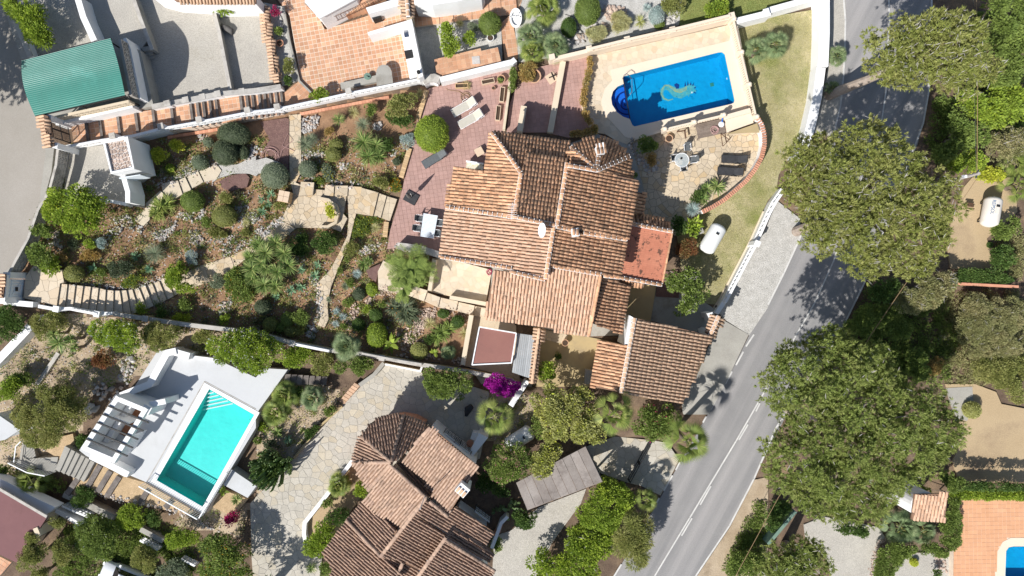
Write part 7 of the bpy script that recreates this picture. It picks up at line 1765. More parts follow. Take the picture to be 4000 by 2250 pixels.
def pine(label,poly,z0,zt,zlow,base_px,m='lf_pine',cr=.62,amp=.3,fq=1.0,nt=1.0,twigs=700,name='pine_tree'):
    """umbrella pine: clumps of needle tufts under an outline traced from the air"""
    bq=P(*base_px,z0);root=thing(name,label,'pine tree',bq)
    h=zt-z0;a=np.array(poly);zm=zt-.12*h;k=(H-zm)/H/S;area=abs(parea(poly))*k*k
    nc=int(area/(cr*cr*.5));us=[];vs2=[]
    while len(us)<nc:
        u=pr.uniform(a[:,0].min(),a[:,0].max(),nc*3);v=pr.uniform(a[:,1].min(),a[:,1].max(),nc*3);ok=inpoly(poly,u,v) & (edgedist(poly,u,v)>cr*.5/k);us += list(u[ok]);vs2 += list(v[ok])
    u=np.array(us[:nc]);v=np.array(vs2[:nc]);e_=np.clip(edgedist(poly,u,v)*k/3.2,0,1);lump=np.sin(u*.034*fq+1.3)*np.cos(v*.041*fq+.4)+.7*np.sin(u*.071*fq+v*.053*fq)+.5*np.sin(u*.13-v*.09)
    zc=zlow+(zt-zlow)*np.sqrt(np.clip(1-(1-e_) ** 2,0,1))+amp*lump-amp+pr.uniform(-.25,.12,nc);kk=(H-zc)/H/S;C=np.stack([(u-2000)*kk,(1125-v)*kk,zc],1)
    crs=cr*pr.uniform(.6,1.2,nc)
    per=int(15*nt);ti=np.repeat(np.arange(nc),per);n=len(ti);dr=rdir(n);dr[:,2]=np.where(dr[:,2]<-.3,-dr[:,2],dr[:,2]);tp=C[ti]+dr*(crs[ti]*pr.uniform(.5,1.05,n))[:,None]*np.array([1,1,.8])
    tuft=rdir(n)*.5+dr*.5+np.array([0,0,.22]);g=pr.random(nc)[ti]*.4+pr.random(n)*.4
    nn=12;idx=np.repeat(np.arange(n),nn);base=tp[idx]+rdir(n*nn)*.05;d=unit(tuft)[idx]+rdir(n*nn)*.75
    cards('needles',base,d,.24*pr.uniform(.7,1.3,n*nn),.052,m,root,np.clip(g[idx]+pr.random(n*nn)*.2,0,1))
    ctr=C.mean(0);ctr[2]=zlow+.35*(zt-zlow)
    def tr(b):b.tube([bq-Vector((0,0,.2)),Vector((bq.x*.55+ctr[0]*.45,bq.y*.55+ctr[1]*.45,z0+h*.4)),Vector((ctr[0],ctr[1],ctr[2]))],[.42,.3,.2],10)
    part('trunk','bark_pine',root,tr)
    def lb(b):
        for i in pr.choice(nc,min(nc,46),replace=False):
            t=C[i];m_=(ctr+t)/2+np.array([0,0,-.3]);b.tube([tuple(ctr-np.array([0,0,.5*pr.random()])),tuple(m_),tuple(t)],[.13,.08,.03],5)
    part('limbs','bark_pine',root,lb)
    if twigs:
        i=pr.integers(0,nc,twigs);b0=C[i]+rdir(twigs)*(crs[i]*.75)[:,None]+np.array([0,0,.2]);d=rdir(twigs)+np.array([0,0,.35]);blades('twigs',b0,d,pr.uniform(.2,.5,twigs),.035,'twig',root,pr.random(twigs))['kind']='stuff'
    return root

# ---- the big pines on the right
pine('umbrella pine leaning over the road at the top right',T('D',690,340,730,240,800,225,870,215,940,190,940,120,1000,70,1090,90,1160,110,1240,40,1380,10,1490,60,1530,120,1640,150,1680,200,1620,300,1640,390,1790,480,1760,560,1660,640,1440,780,1380,720,1240,665,1150,690,950,715,860,640,780,600,715,540,730,440),-.7,9.6,7.4,T('D',450,720)[0])
pine('largest umbrella pine hanging over road and lawn at the right',T('D',80,1200,110,1080,200,1010,330,1030,420,990,560,1000,590,930,650,880,760,900,860,895,900,930,1050,1000,1100,1080,1215,1100,1180,1230)+T('D',1330,1330,1450,1380)+T('H',1480,40,1450,180,1370,300,1350,420,1250,540,1230,620,1050,690,960,650,770,705,640,660,520,560,490,480,330,490,240,420,230,300,250,180,130,110,95,0)+T('D',100,1330),-.7,10.2,7.6,(3110,905),twigs=1000,amp=.36,fq=.9)
pine('broad umbrella pine with layered crown in the lower right',T('H',-90,1300,10,1180,120,1130,250,1070,340,1060,440,1010,540,1020,700,1100,850,1130,980,1180,1000,1260,960,1320,1060,1370,1030,1449)+T('L',1330,20,1400,200,1500,310,1480,420,1370,530,1330,600,1260,700,1180,760,1080,800,960,900,960,980,860,1040,780,1080,600,1060,400,1010,250,960,170,880,70,840,0,780)+T('K',1890,640,1800,640,1830,540,1810,480,1860,420)+T('L',60,330,0,240)+T('K',1900,160,1860,60),-.7,9.4,6.4,(3080,1600),m='lf_pine2',twigs=600,amp=.62,fq=.8)
pine('dark round pine at the bottom edge right of the road',T('L',-120,1330,-60,1230,60,1170,180,1130,300,1140,400,1190,460,1270,520,1360,500,1449,480,1540,-140,1540),-.7,6.0,4.2,(3070,2130),m='lf_pine2',twigs=150)
pine('pine beyond the left edge shading the left road',ell(-540,330,280,260),2.4,10.0,7.5,(-440,360),twigs=0,nt=1)
# ---- woodland edge, right
DG='lf_bright lf_mid lf_dark'.split()
wood=[
    ('tall bright green tree at the top right corner',T('D',1500,-40,1640,20,1700,140,1680,300,1800,300,1960,200,1960,-60),5,'lf_mid',.6,(.2,.11)),
    ('ivy-green tree mass right of the top pine',T('D',1650,320,1800,280,1960,260,1960,640,1700,640,1620,560,1780,500),4,'lf_mid',.6,(.2,.11)),
    ('bright green creeper-covered tree under the overhead cables',T('D',1440,700,1600,640,1960,620,1960,900,1700,960,1500,900,1420,800),3.6,'lf_bright',.55,(.2,.11)),
    ('green tree beside the road shadow between the two upper pines',T('D',1380,860,1440,800,1520,900,1700,960,1640,1080,1500,1120,1420,1180,1300,1250,1260,1150,1340,1000),3.4,'lf_mid',.5,(.18,.1)),
    ('reddish brown scrubby tree near the utility pole',T('D',1640,1040,1760,980,1960,960,1960,1180,1800,1230,1640,1200),2.4,'lf_brush',.4,(.13,.06)),
    ('bright green shrubs in front of the utility pole',T('D',1400,1190,1560,1120,1640,1180,1620,1280,1400,1300,1320,1280),2.2,'lf_bright',.4,(.16,.09)),
    ('yellow-green leafy shrub above the lettered gas tank',T('D',1540,1300,1650,1265,1790,1280,1810,1340,1740,1380,1580,1360),1.6,'lf_yellow',.3,(.14,.08)),
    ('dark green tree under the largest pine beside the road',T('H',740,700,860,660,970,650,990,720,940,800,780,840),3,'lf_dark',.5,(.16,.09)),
    ('sparse grey-green olive below the largest pine',T('H',960,740,1120,690,1280,600,1410,640,1400,760,1320,860,1180,900,1020,920,950,860),2.8,'lf_brush',.45,(.12,.05)),
    ('dark shaded scrub beside the road between the pines',T('H',640,900,760,830,960,840,1060,940,1120,1060,1050,1120,800,1110,560,1040),1.8,'lf_mid',.45,(.13,.06)),
    ('leafless-looking pale brush tree at the right edge',T('H',1430,800,1500,770,1700,800,1850,780,1960,820,1960,1200,1800,1300,1560,1280,1460,1140,1390,1040,1450,920),2.6,'lf_brush',.4,(.1,.04)),
    ('sparse yellow-green brush tree below the pale one at the right edge',T('H',1500,1290,1640,1240,1960,1180,1960,1449)+T('L',1900,150,1780,130,1740,40,1560,-60),2.4,'lf_olive',.42,(.12,.05)),
    ('green shrub beside the lettered gas tank',T('H',1680,240,1760,190,1880,200,1910,290,1820,360,1690,340),1.7,'lf_mid',.3,(.14,.08)),
    ('round dark shrub below the lettered gas tank',T('H',1640,480,1700,410,1800,400,1870,470,1840,570,1740,590,1650,560),1.6,'lf_dark',.3,(.14,.08)),
    ('dark clipped hedge with reddish blossoms in the yard at the right',T('H',1360,590,1480,575,1840,600,1850,690,1420,690),1.2,'lf_dark',.28,(.12,.07)),
    ('golden-brown low shrub in the gap between the lower pines',T('H',1180,1300,1260,1240,1320,1260,1290,1360,1200,1380),1.0,'lf_dry',.25,(.12,.06)),
    ('dark undergrowth right of the lower pine crowns',T('H',1030,1200,1160,1180,1230,1290,1180,1420,1060,1449),1.5,'lf_mid',.4,(.13,.07)),
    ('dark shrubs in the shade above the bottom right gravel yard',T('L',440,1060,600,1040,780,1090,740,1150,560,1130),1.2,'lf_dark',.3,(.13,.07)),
    ('green bushes along the fence at the lower right road edge',T('L',20,860,120,880,180,930,60,1120,0,1180)+T('K',1900,1150,1930,950),1.4,'lf_dark',.35,(.13,.07)),
    ('low shrubs on the brown verge right of the road',T('K',1640,1330,1720,1270,1860,1260,1932,1240,1932,1449,1600,1449),2.2,'lf_mid',.4,(.15,.06)),
]
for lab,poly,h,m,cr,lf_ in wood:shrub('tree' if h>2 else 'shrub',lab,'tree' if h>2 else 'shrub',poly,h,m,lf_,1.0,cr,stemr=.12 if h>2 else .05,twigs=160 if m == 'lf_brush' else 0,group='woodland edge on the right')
# hedges lower right
for lab,poly,h,m in (('long sunlit ivy hedge above the orange patio',T('L',930,850,1060,775,1200,770,1340,830,1450,795,1960,800,1960,870,1450,862,1350,840,1170,825,1020,850),1.7,'lf_bright'),('dark clipped cypress hedge along the dry lawn',T('L',1470,735,1960,760,1960,800,1460,792),2.1,'lf_dark'),
                        ('clipped cypress block at the corner of the dry lawn',T('L',1280,650,1340,640,1470,730,1465,790,1400,815,1330,770),2.4,'lf_mid'),('cypress hedge right of the round pavilion',T('L',1360,860,1440,860,1450,1000,1440,1200,1400,1270,1300,1200,1290,1040,1340,1030),1.8,'lf_mid'),
                        ('curved clipped cypress hedge around the gravel island',T('L',800,1449,800,1330,860,1220,980,1190,1100,1220,1250,1200,1370,1270,1330,1300,1130,1270,1010,1330,940,1440,930,1500,800,1500),1.8,'lf_mid')):
    shrub('hedge',lab,'hedge',poly,h,m,(.13,.06),1.3,.28,flat=.85,stemr=.05)
fan_palm('fan palm left of the pair below the round pavilion',*T('L',1010,1090)[0],85,1.2,'lf_palm_blue',30,lw=.05);fan_palm('fan palm right of the pair below the round pavilion',*T('L',1180,1110)[0],62,1.0,'lf_palm_blue',28,lw=.05)
ball('yellow-green round bush on the gravel island',*T('L',1100,1345)[0],15,m='lf_yellow');ball('yellow flowering ball bush on the dry lawn',*T('L',1535,195)[0],33,m='lf_gold',leaf=(.09,.05))
shrub('shrub','dark shrub on the gravel island beside the red rocks','shrub',T('L',1240,1400,1290,1390,1300,1440,1250,1449),.8,'lf_dark',cr=.2)
for p,r,lab in ((T('D',1870,1230)[0],70,'fan palm at the right edge beside the utility pole'),(T('D',1900,1400)[0],80,'pale green fan palm at the right edge above the gas tank yard')):fan_palm(lab,*p,r,1.6,'lf_palm',22)
# ---- lower right / road side
fan_palm('tall fan palm on the corner beside the road',*T('K',1335,440)[0],108,4.6,'lf_palm',19,tr=.2);fan_palm('fan palm rising behind the garage roof',*T('K',780,230)[0],100,4.2,'lf_palm',17,tr=.2);fan_palm('small palm in the shade beside the iron drive gate',*T('K',1020,880)[0],58,2.6,'lf_palm',20)
fan_palm('fan palm beside the white wall and bougainvillea of the lower house',*T('J',1800,250)[0],92,4.0,'lf_palm',17,tr=.18)
shrub('tree','golden-green blossoming tree below the sand courtyard','tree',T('K',130,80,250,10,400,30,560,10,640,120,660,280,690,400,660,460,500,440,380,450,260,440,210,330,170,220),4.2,'lf_gold',(.15,.08),1.0,.45,z=-.2,stemr=.14,flowers=('lf_yellow',420,.13))
shrub('tree','golden-green lower tree leaning over the timber canopy','tree',T('K',170,470,280,440,380,470,390,540,330,600,310,680,240,730,150,690,120,590),3.2,'lf_gold',(.14,.08),1.0,.36,z=-.2,stemr=.12,flowers=('lf_yellow',260,.12))
shrub('tree','dark green bush with dull red blossoms between two fan palms','tree',T('K',940,180,1060,140,1240,160,1290,240,1280,330,1160,420,1040,430,930,380,900,280),3.0,'lf_mid',(.14,.08),1.0,.45,z=-.4,stemr=.13,flowers=('fl_crimson',60,.12))
shrub('oleander','pink-flowering oleander beside the timber canopy','shrub',T('K',0,480,60,440,160,470,150,600,100,700,0,760)+T('J',1780,700,1720,620,1740,500,1860,420),3.2,'lf_mid',(.15,.05),.9,.45,z=-.1,flowers=('fl_pink',260,.11))
shrub('oleander','small pink-flowering shrub over the gas tank of the lower house','shrub',T('K',140,260,220,240,260,300,240,390,200,420,150,380),2.2,'lf_mid',(.13,.06),1,.3,z=0,flowers=('fl_pink',60,.1))
shrub('hedge','tall bright green hedge tree beside the gravel drive','hedge',T('K',650,700,770,720,900,780,910,890,860,1010,770,1110,630,1120,500,1070,490,950,550,840,590,750),3.2,'lf_bright',(.14,.08),1.1,.45,z=-.4,stemr=.12)
shrub('hedge','glossy dark green hedge at the bottom of the gravel drive','hedge',T('K',490,1000,640,1060,760,1060,780,1260,660,1400,620,1520,150,1520,120,1320,220,1230,310,1280,390,1150),2.8,'lf_bright',(.16,.09),1,.45,z=-.4,stemr=.12,twigs=60)
shrub('tamarisk','feathery yellow-green tamarisk hanging over the road edge','tree',T('K',860,960,960,950,1040,1060,1060,1160,1040,1280,990,1360,920,1370,830,1330,780,1240,780,1130),3.4,'lf_olive',(.3,.035),1.4,.45,z=-.6,stemr=.12,up=-.3)
shrub('shrub','dark shrub with climbing stems beside the prickly pear','shrub',T('K',0,960,90,940,190,970,190,1040,120,1100,0,1060),1.6,'lf_dark',cr=.3,z=-.2)
shrub('shrub','dark shrubs in shade right of the lower house','shrub',T('J',1700,660,1780,700,1932,780,1932,860,1780,830,1640,780),1.4,'lf_dark',cr=.35,z=-.2,flowers=('fl_pink',30,.1))
shrub('creeper','green creeper on the right wall of the lower house','shrub',T('J',1790,1160,1840,1130,1850,1230,1800,1290,1775,1230),.8,'lf_mid',cr=.2,z=-.1)
# prickly pear
def prickly(label,pts,z):
    q=P3(pts[0],z);root=thing('prickly_pear',label,'cactus',q);b=MB()
    for p in pts:
        for k in range(4):
            c_=P(p[0]+pr.uniform(-9,9),p[1]+pr.uniform(-9,9),z+.25+.22*k);Mx=Matrix.Translation(c_) @ Matrix.Rotation(pr.uniform(0,6),4,'Z') @ Matrix.Rotation(pr.uniform(.2,1.3),4,'X');n=10
            ring=[(.12*math.cos(t*6.283/n),.2*math.sin(t*6.283/n)) for t in range(n)];b.add([Mx @ Vector((x,y,s_)) for s_ in (-.025,.025) for x,y in ring],[list(range(n))[::-1],list(range(n,2*n))]+[(i,(i+1) % n,n+(i+1) % n,n+i) for i in range(n)],pr.random())
    b.build('pads','lf_cactus',root);stem(root,q.x,q.y,z,z+.4,.07,'lf_cactus');return root
prickly('prickly pear cactus at the right corner of the lower house',T('J',1850,940,1890,960,1880,1010,1925,930,1800,960),-.1)
prickly('prickly pear at the left end of the timber canopy',T('K',10,880,40,900,25,950,60,940),-.2)
# bougainvilleas
shrub('bougainvillea','vivid magenta bougainvillea above the stone drive','shrub',T('J',1725,10,1760,-50,1840,-80,1932,-40)+T('K',80,10,60,60,0,110)+T('J',1880,110,1800,70),2.0,'fl_magenta',(.1,.08),.8,.28,z=0,flowers=('fl_magenta',500,.1))
shrub('bougainvillea','crimson bougainvillea below the turquoise pool corner','shrub',T('I',1700,990,1760,945,1830,950,1840,1000,1770,1040,1710,1090),1.2,'fl_crimson',(.1,.08),.6,.25,z=0)
shrub('bougainvillea','small pink bougainvillea in the narrow bed by the patio','shrub',T('B',115,60,160,40,190,90,160,140,120,120),1.0,'fl_crimson',(.09,.06),.35,.2,flowers=('fl_pink',40,.08))
# ---- lower house beds
fan_palm('bushy fan palm in the sandy bed of the lower house',*T('J',622,770)[0],55,.9,'lf_palm',34,lw=.045);shrub('shrub','green shrub against the turret of the lower house','shrub',T('J',760,740,800,720,850,790,830,840,770,860,740,810),1.2,'lf_bright',cr=.25,z=.15)
shrub('shrub','dark low plant beside the white kerb wall','shrub',T('J',505,890,560,850,585,870,550,930,510,930),.6,'lf_mid',cr=.18,z=.15)
shrub('shrub','bright green bush at the white kerb wall of the lower house','shrub',T('J',400,1130,470,1050,560,1030,620,1080,600,1180,500,1300,400,1320,365,1240),1.9,'lf_bright',(.16,.07),1,.35,z=.1)
shrub('oleander','dark pink-flowering oleander above the bright green bush','shrub',T('J',520,1010,600,930,700,950,690,1030,620,1070,540,1040),1.8,'lf_dark',(.15,.06),1,.3,z=.1,flowers=('fl_pink',30,.09))
shrub('shrub','leafy shrub at the bottom beside the lower house wall','shrub',T('J',480,1370,560,1330,580,1400,540,1449,490,1440),.9,'lf_mid',cr=.22,z=.1)
rosette('yucca','small yucca by the trunk at the bottom of the stone drive','yucca',[(*T('J',420,1390)[0],24)],'lf_yucca',50)
pine('shady tree beyond the bottom edge casting dappled shade on the drive',ell(1010,2330,130,70),0,4.0,2.6,(1020,2330),m='lf_dark',twigs=0,nt=.6,name='shade_tree')
# large shade tree for drive dapple lower left: red-tipped shrub
shrub('tree','tree with red-tipped glossy leaves at the bottom left of the drive','tree',T('I',1520,1190,1600,1130,1720,1120,1800,1180,1900,1260,1950,1449,1900,1500,1480,1500,1540,1330),3.4,'lf_mid',(.2,.08),.9,.5,stemr=.13,flowers=('fl_orange',110,.12))
# cactus tree
def column_cactus(label,poly,z,h,n=60):
    cu_,cv_=np.mean([p[0] for p in poly]),np.mean([p[1] for p in poly]);q=P(cu_,cv_,z+h);root=thing('column_cactus',label,'cactus',(q.x,q.y,z));a=np.array(poly);k=0
    while k<n:
        u,v=pr.uniform(a[:,0].min(),a[:,0].max()),pr.uniform(a[:,1].min(),a[:,1].max())
        if not inpoly(poly,np.array([u]),np.array([v]))[0]:continue
        hh=h*pr.uniform(.55,1.05);t=P(u,v,z+hh);mid=Vector((q.x+(t.x-q.x)*.7,q.y+(t.y-q.y)*.7,z+hh*.45));k += 1
        part('branch','lf_cactus',root,lambda b:b.tube([(q.x+(t.x-q.x)*.1,q.y+(t.y-q.y)*.1,z),tuple(mid),(t.x,t.y,z+hh*.8),tuple(t+Vector((0,0,.1)))],[.1,.1,.085,.04],6,pr.random()))
    return root
column_cactus('big branching column cactus beside the turquoise pool',T('J',-50,560,60,490,200,500,280,600,250,700,190,790,60,830,-60,740),.0,2.6,80)
shrub('shrub','leafy base growth inside the big column cactus','shrub',T('J',-30,580,60,520,180,530,230,620,180,740,60,790,-40,720),1.6,'lf_dark',(.1,.05),.8,.3)
# palm bed left of drive
for p,r,lab,m in ((T('J',210,90)[0],62,'dark fan palm uppermost in the bed left of the stone drive','lf_palm'),(T('J',140,220)[0],66,'spreading fan palm lower left in the bed left of the stone drive','lf_palm'),(T('J',420,110)[0],58,'pale fan palm nearest the stone drive','lf_palm_blue')):fan_palm(lab,*p,r,1.3,m,30,lw=.045)
rosette('yucca','small yucca in the sandy bed left of the stone drive','yucca',[(*T('J',165,360)[0],27)],'lf_yucca',60);rosette('agave','grey agave in the sandy bed near the column cactus','agave',[(*T('J',240,420)[0],22)],'lf_agave',24,.08)
for lab,poly,h,m in (('dark low shrub along the kerb of the stone drive',T('J',360,360,420,310,480,300,460,360,400,410,350,410),.6,'lf_dark'),('grey shrub above the column cactus',T('J',60,430,110,400,160,430,130,480,70,480),.8,'lf_grey_dark'),('small green tuft at the left of the sandy bed',T('J',0,410,40,410,30,440,0,440),.4,'lf_mid'),('green shrub between fan palms and drive kerb',T('J',510,190,580,160,610,200,560,240,520,240),.8,'lf_mid'),('leafy bush behind the fan palms beside the timber stairs',T('J',260,60,330,20,400,30,340,100,270,110),1.0,'lf_dark'),('yellow-green groundcover beside the palm bed',T('J',10,300,70,280,80,340,20,350),.3,'lf_bright')):shrub('shrub',lab,'shrub',poly,h,m,cr=.22)
# ---- strip between main garden wall and lower plots
for lab,poly,h,m,cr,fl in (
        ('white-flowering oleander left of the white terrace',T('E',660,1010,720,950,850,950,1000,960,1080,1010,1090,1120,1020,1210,900,1210,780,1150,680,1100),2.8,'lf_bright',.42,('fl_white',220,.12)),
        ('olive-green shrub right of the white-flowering oleander',T('E',1080,1020,1200,980,1330,1020,1380,1090,1280,1150,1220,1260,1160,1200,1090,1130),2.2,'lf_olive',.4,None),
        ('feathery green shrub between the two oleanders',T('E',1440,1030,1600,1020,1620,1080,1560,1150,1450,1110),1.2,'lf_olive',.3,None),
        ('large white-flowering oleander over the corner of the white terrace',T('E',1590,1100,1680,1040,1850,1020,1932,1010)+T('F',80,1080,220,1150,210,1230,140,1300,60,1340,0,1400)+T('E',1880,1420,1800,1330,1680,1290,1580,1200),3.0,'lf_bright',.45,('fl_white',320,.12)),
        ('yellow-green shrubs right of the large oleander',T('F',200,1160,320,1160,420,1190,420,1290,330,1330,220,1310),1.4,'lf_bright',.32,None),
        ('mixed olive shrubs above the timber stairs',T('F',420,1200,560,1200,600,1290,540,1370,440,1360),1.4,'lf_olive',.32,None),
        ('green bush left of the stone drive',T('F',600,1300,720,1250,870,1250,880,1330,800,1390,680,1370,610,1360),1.6,'lf_mid',.35,None),
        ('bright green tree beside the planter of the stone drive',T('F',1250,1360,1330,1320,1450,1340,1620,1380,1640,1449)+T('J',1600,60,1530,110,1430,140,1340,100,1250,50),2.6,'lf_mid',.4,None),
        ('dark green tree at the left edge below the gate',T('E',-40,860,80,840,180,890,200,1000,130,1080,40,1120,-40,1140),2.4,'lf_dark',.4,None),
        ('yellow-green bush beside the small tree yucca',T('E',215,980,290,920,400,900,500,960,510,1040,420,1090,300,1120,230,1060),1.8,'lf_olive',.35,None),
        ('dark reddish bush below the white-flowering oleander',T('E',710,1230,800,1190,870,1240,840,1310,760,1340,700,1300),1.2,'lf_red',.3,None),
        ('green bush in the lower left corner of the sandy bed',T('E',40,1420,120,1360,220,1340,280,1390,230,1449,40,1480),1.2,'lf_mid',.3,None),
        ('bright green shrub at the left edge above the big round tree',T('I',-40,20,120,-60,170,0,130,100,60,120,-40,90),1.8,'lf_bright',.35,None),
        ('large round olive tree beside the concrete stairs',T('I',90,200,160,60,280,0,420,0,560,30,640,110,660,240,600,350,500,400,420,470,290,490,200,470,140,380),3.6,'lf_olive',.5,None),
        ('dark shrub beside the pergola house wall',T('I',570,420,620,380,690,380,660,450,600,480),.9,'lf_dark',.22,None),
        ('dark shrub at the foot of the sleeper steps',T('I',530,820,600,770,690,790,720,850,640,920,560,910),1.4,'lf_dark',.3,None),
        ('pink-flowering oleander near the silver car',T('I',560,1050,660,980,780,990,880,1060,900,1180,860,1320,760,1350,640,1280,580,1180),2.6,'lf_mid',.42,('fl_white',60,.09)),
        ('yellow-green round bush under the gravel steps',T('I',880,960,960,905,1080,920,1130,1000,1060,1080,940,1090,880,1040),1.9,'lf_bright',.35,None),
        ('dark bush right of the yellow-green round bush',T('I',1080,960,1160,960,1240,1010,1200,1060,1110,1080),1.3,'lf_dark',.3,None),
        ('bright green bush below the pool railing',T('I',1240,1180,1310,1090,1440,1070,1550,1110,1500,1180,1400,1240,1270,1260),1.8,'lf_bright',.35,None),
        ('olive bush beside the silver car',T('I',980,1220,1080,1200,1180,1260,1200,1370,1120,1420,1010,1370),2.0,'lf_olive',.35,None),
        ('grey-green sparse shrub at the bottom beside the car',T('I',1200,1380,1300,1310,1380,1330,1450,1400,1440,1480,1200,1480),1.2,'lf_grey',.3,None),
        ('small conifer clump against the maroon roof',T('I',380,1030,430,1000,490,1020,480,1080,410,1100),2.6,'lf_olive',.3,None),
        ('conifer clump overlapping the maroon roof edge',T('I',190,1150,250,1110,320,1130,320,1190,240,1210),3.0,'lf_olive',.3,None),
        ('dark conifer branches over the maroon roof corner',T('I',130,1300,200,1200,320,1190,380,1240,330,1330,230,1400,150,1449),3.2,'lf_olive',.35,None),
        ('round conifer clump right of the maroon roof',T('I',390,1210,460,1180,550,1220,560,1320,480,1400,400,1330),2.8,'lf_olive',.35,None),
        ('conifer clump at the bottom left edge',T('I',240,1400,310,1380,380,1420,370,1480,230,1480),2.6,'lf_olive',.3,None),
        ('pink-flowering hedge at the left edge beside the stairs',T('I',-40,620,40,610,100,650,60,690,-40,680),1.0,'lf_mid',.25,('fl_pink',20,.08))):
    shrub('shrub' if h<2.3 else 'tree',lab,'shrub' if h<2.3 else 'tree',poly,h,m,(.14,.06) if m != 'lf_olive' else (.13,.05),1.0,cr,flowers=fl,stemr=.05 if h<2.3 else .1)
fan_palm('fan palm in the shade below the stair railing',*T('I',225,740)[0],72,1.4,'lf_palm',22,z=-.6)
rosette('tree_yucca','branching tree yucca beside the sandy bed, lower left','yucca',[(*T('E',445,1140)[0],45),(*T('E',410,1070)[0],34),(*T('E',535,1110)[0],22),(*T('E',560,1175)[0],18)],'lf_yucca',80,.06,[1.8,1.7,1.5,1.2],.2,-.5,1.3,trunk=True)
fan_palm('pale bushy fan palm on the lower boundary wall',*T('U',265,1190)[0],62,1.6,'lf_palm_blue',46,lw=.035,e=(-10,85));fan_palm('small pale fan palm beside the awning wall',*T('U',1325,1260)[0],36,.5,'lf_palm_blue',34,lw=.04)
# ---- main garden
for lab,u,v,a,b_,m in (
        ('large grey-green clipped dome, rearmost of the topiary cluster by the white wall',*T('N',1655,400)[0],63,45,'lf_grey_dark'),('grey-green clipped dome in front of the cluster',*T('N',1530,670)[0],48,52,'lf_grey_dark'),
        ('small grey-green clipped dome right of the cluster',*T('N',1800,670)[0],20,26,'lf_grey_dark'),('pale grey clipped ball left of the topiary cluster',*T('N',1155,820)[0],31,29,'lf_grey'),('tiny grey clipped ball nearest the white boundary wall',*T('N',1275,515)[0],19,18,'lf_grey'),
        ('pale grey clipped ball beside the tangled hose',*T('B',145,1325)[0],53,51,'lf_grey'),('pale grey clipped ball beside the yellow flowers',*T('B',392,1275)[0],34,33,'lf_grey'),
        ('green clipped dome next to the strap-leaved plant',*T('O',563,105)[0],45,41,'lf_mid'),('olive-green clipped dome below the mulch bed',*T('O',920,275)[0],47,42,'lf_olive'),('large yellow-green ball bush on the edge of the pink terrace',*T('B',1328,1010)[0],66,73,'lf_bright'),
        ('olive clipped ball in the rock garden left of the big yucca',*T('B',585,1165)[0],30,28,'lf_olive'),('small olive ball above the olive clipped ball',*T('B',605,1090)[0],26,22,'lf_olive'),('brownish clipped ball at the lower left of the planted bed',*T('E',562,615)[0],36,33,'lf_olive'),
        ('dark grey ball bush in the lower garden beside the yucca clump',*T('O',1355,1305)[0],32,29,'lf_grey_dark'),('bright yellow-green egg-shaped bush in the lower garden',*T('U',585,1075)[0],40,49,'lf_bright'),('small bright green ball near the front steps',*T('U',535,605)[0],21,25,'lf_bright'),
        ('dark grey ball beside the small bright green ball',*T('U',400,655)[0],23,25,'lf_grey_dark'),('green ball on the red rocks by the awning court',*T('U',1420,940)[0],25,24,'lf_dark'),('dark ball bush under the strap-leaved clump',*T('U',575,870)[0],25,24,'lf_dark'),
        ('dark ball bush at the lower path side',*T('U',395,970)[0],24,24,'lf_dark'),('variegated yellow ball bush near the boundary wall',*T('U',1020,1240)[0],34,33,'lf_gold'),('small ball bush above the red rock slope',*T('U',1270,855)[0],22,18,'lf_dark'),('small grey ball at the pink terrace kerb',*T('B',1063,1220)[0],15,14,'lf_grey_dark'),
        ('olive dome lowest left in the lower garden',*T('F',110,1000)[0],28,28,'lf_olive'),('green dome in the middle of the lower garden group',*T('F',240,960)[0],24,30,'lf_mid'),('yellowish dome in front of the lower garden group',*T('F',265,1050)[0],24,20,'lf_olive'),('small green dome at the bottom of the lower garden group',*T('F',185,1020)[0],22,17,'lf_mid'),
        ('round green tree bush beside the upper walkway',*T('B',1765,180)[0],44,44,'lf_mid'),('green clipped drum bush at the top edge of the upper garden',*T('C',570,80)[0],50,58,'lf_mid'),('dark green ball among the palms of the upper garden',*T('C',428,210)[0],30,38,'lf_dark'),('small green mound by the pool wall',*T('C',1110,185)[0],20,18,'lf_mid'),('silver-grey dome above the pool wall',*T('C',1090,120)[0],30,36,'lf_silver'),
        ('small bright green ball below the stone-roofed kiosk bushes',*T('N',708,905)[0],15,15,'lf_bright'),('dark green ball beside the tree in the yard at right',*T('H',1670,1390-990)[0],10,10,'lf_dark')):
    ball(lab,u,v,a,b_,m,leaf=(.08,.04) if m != 'lf_bright' else (.1,.05))
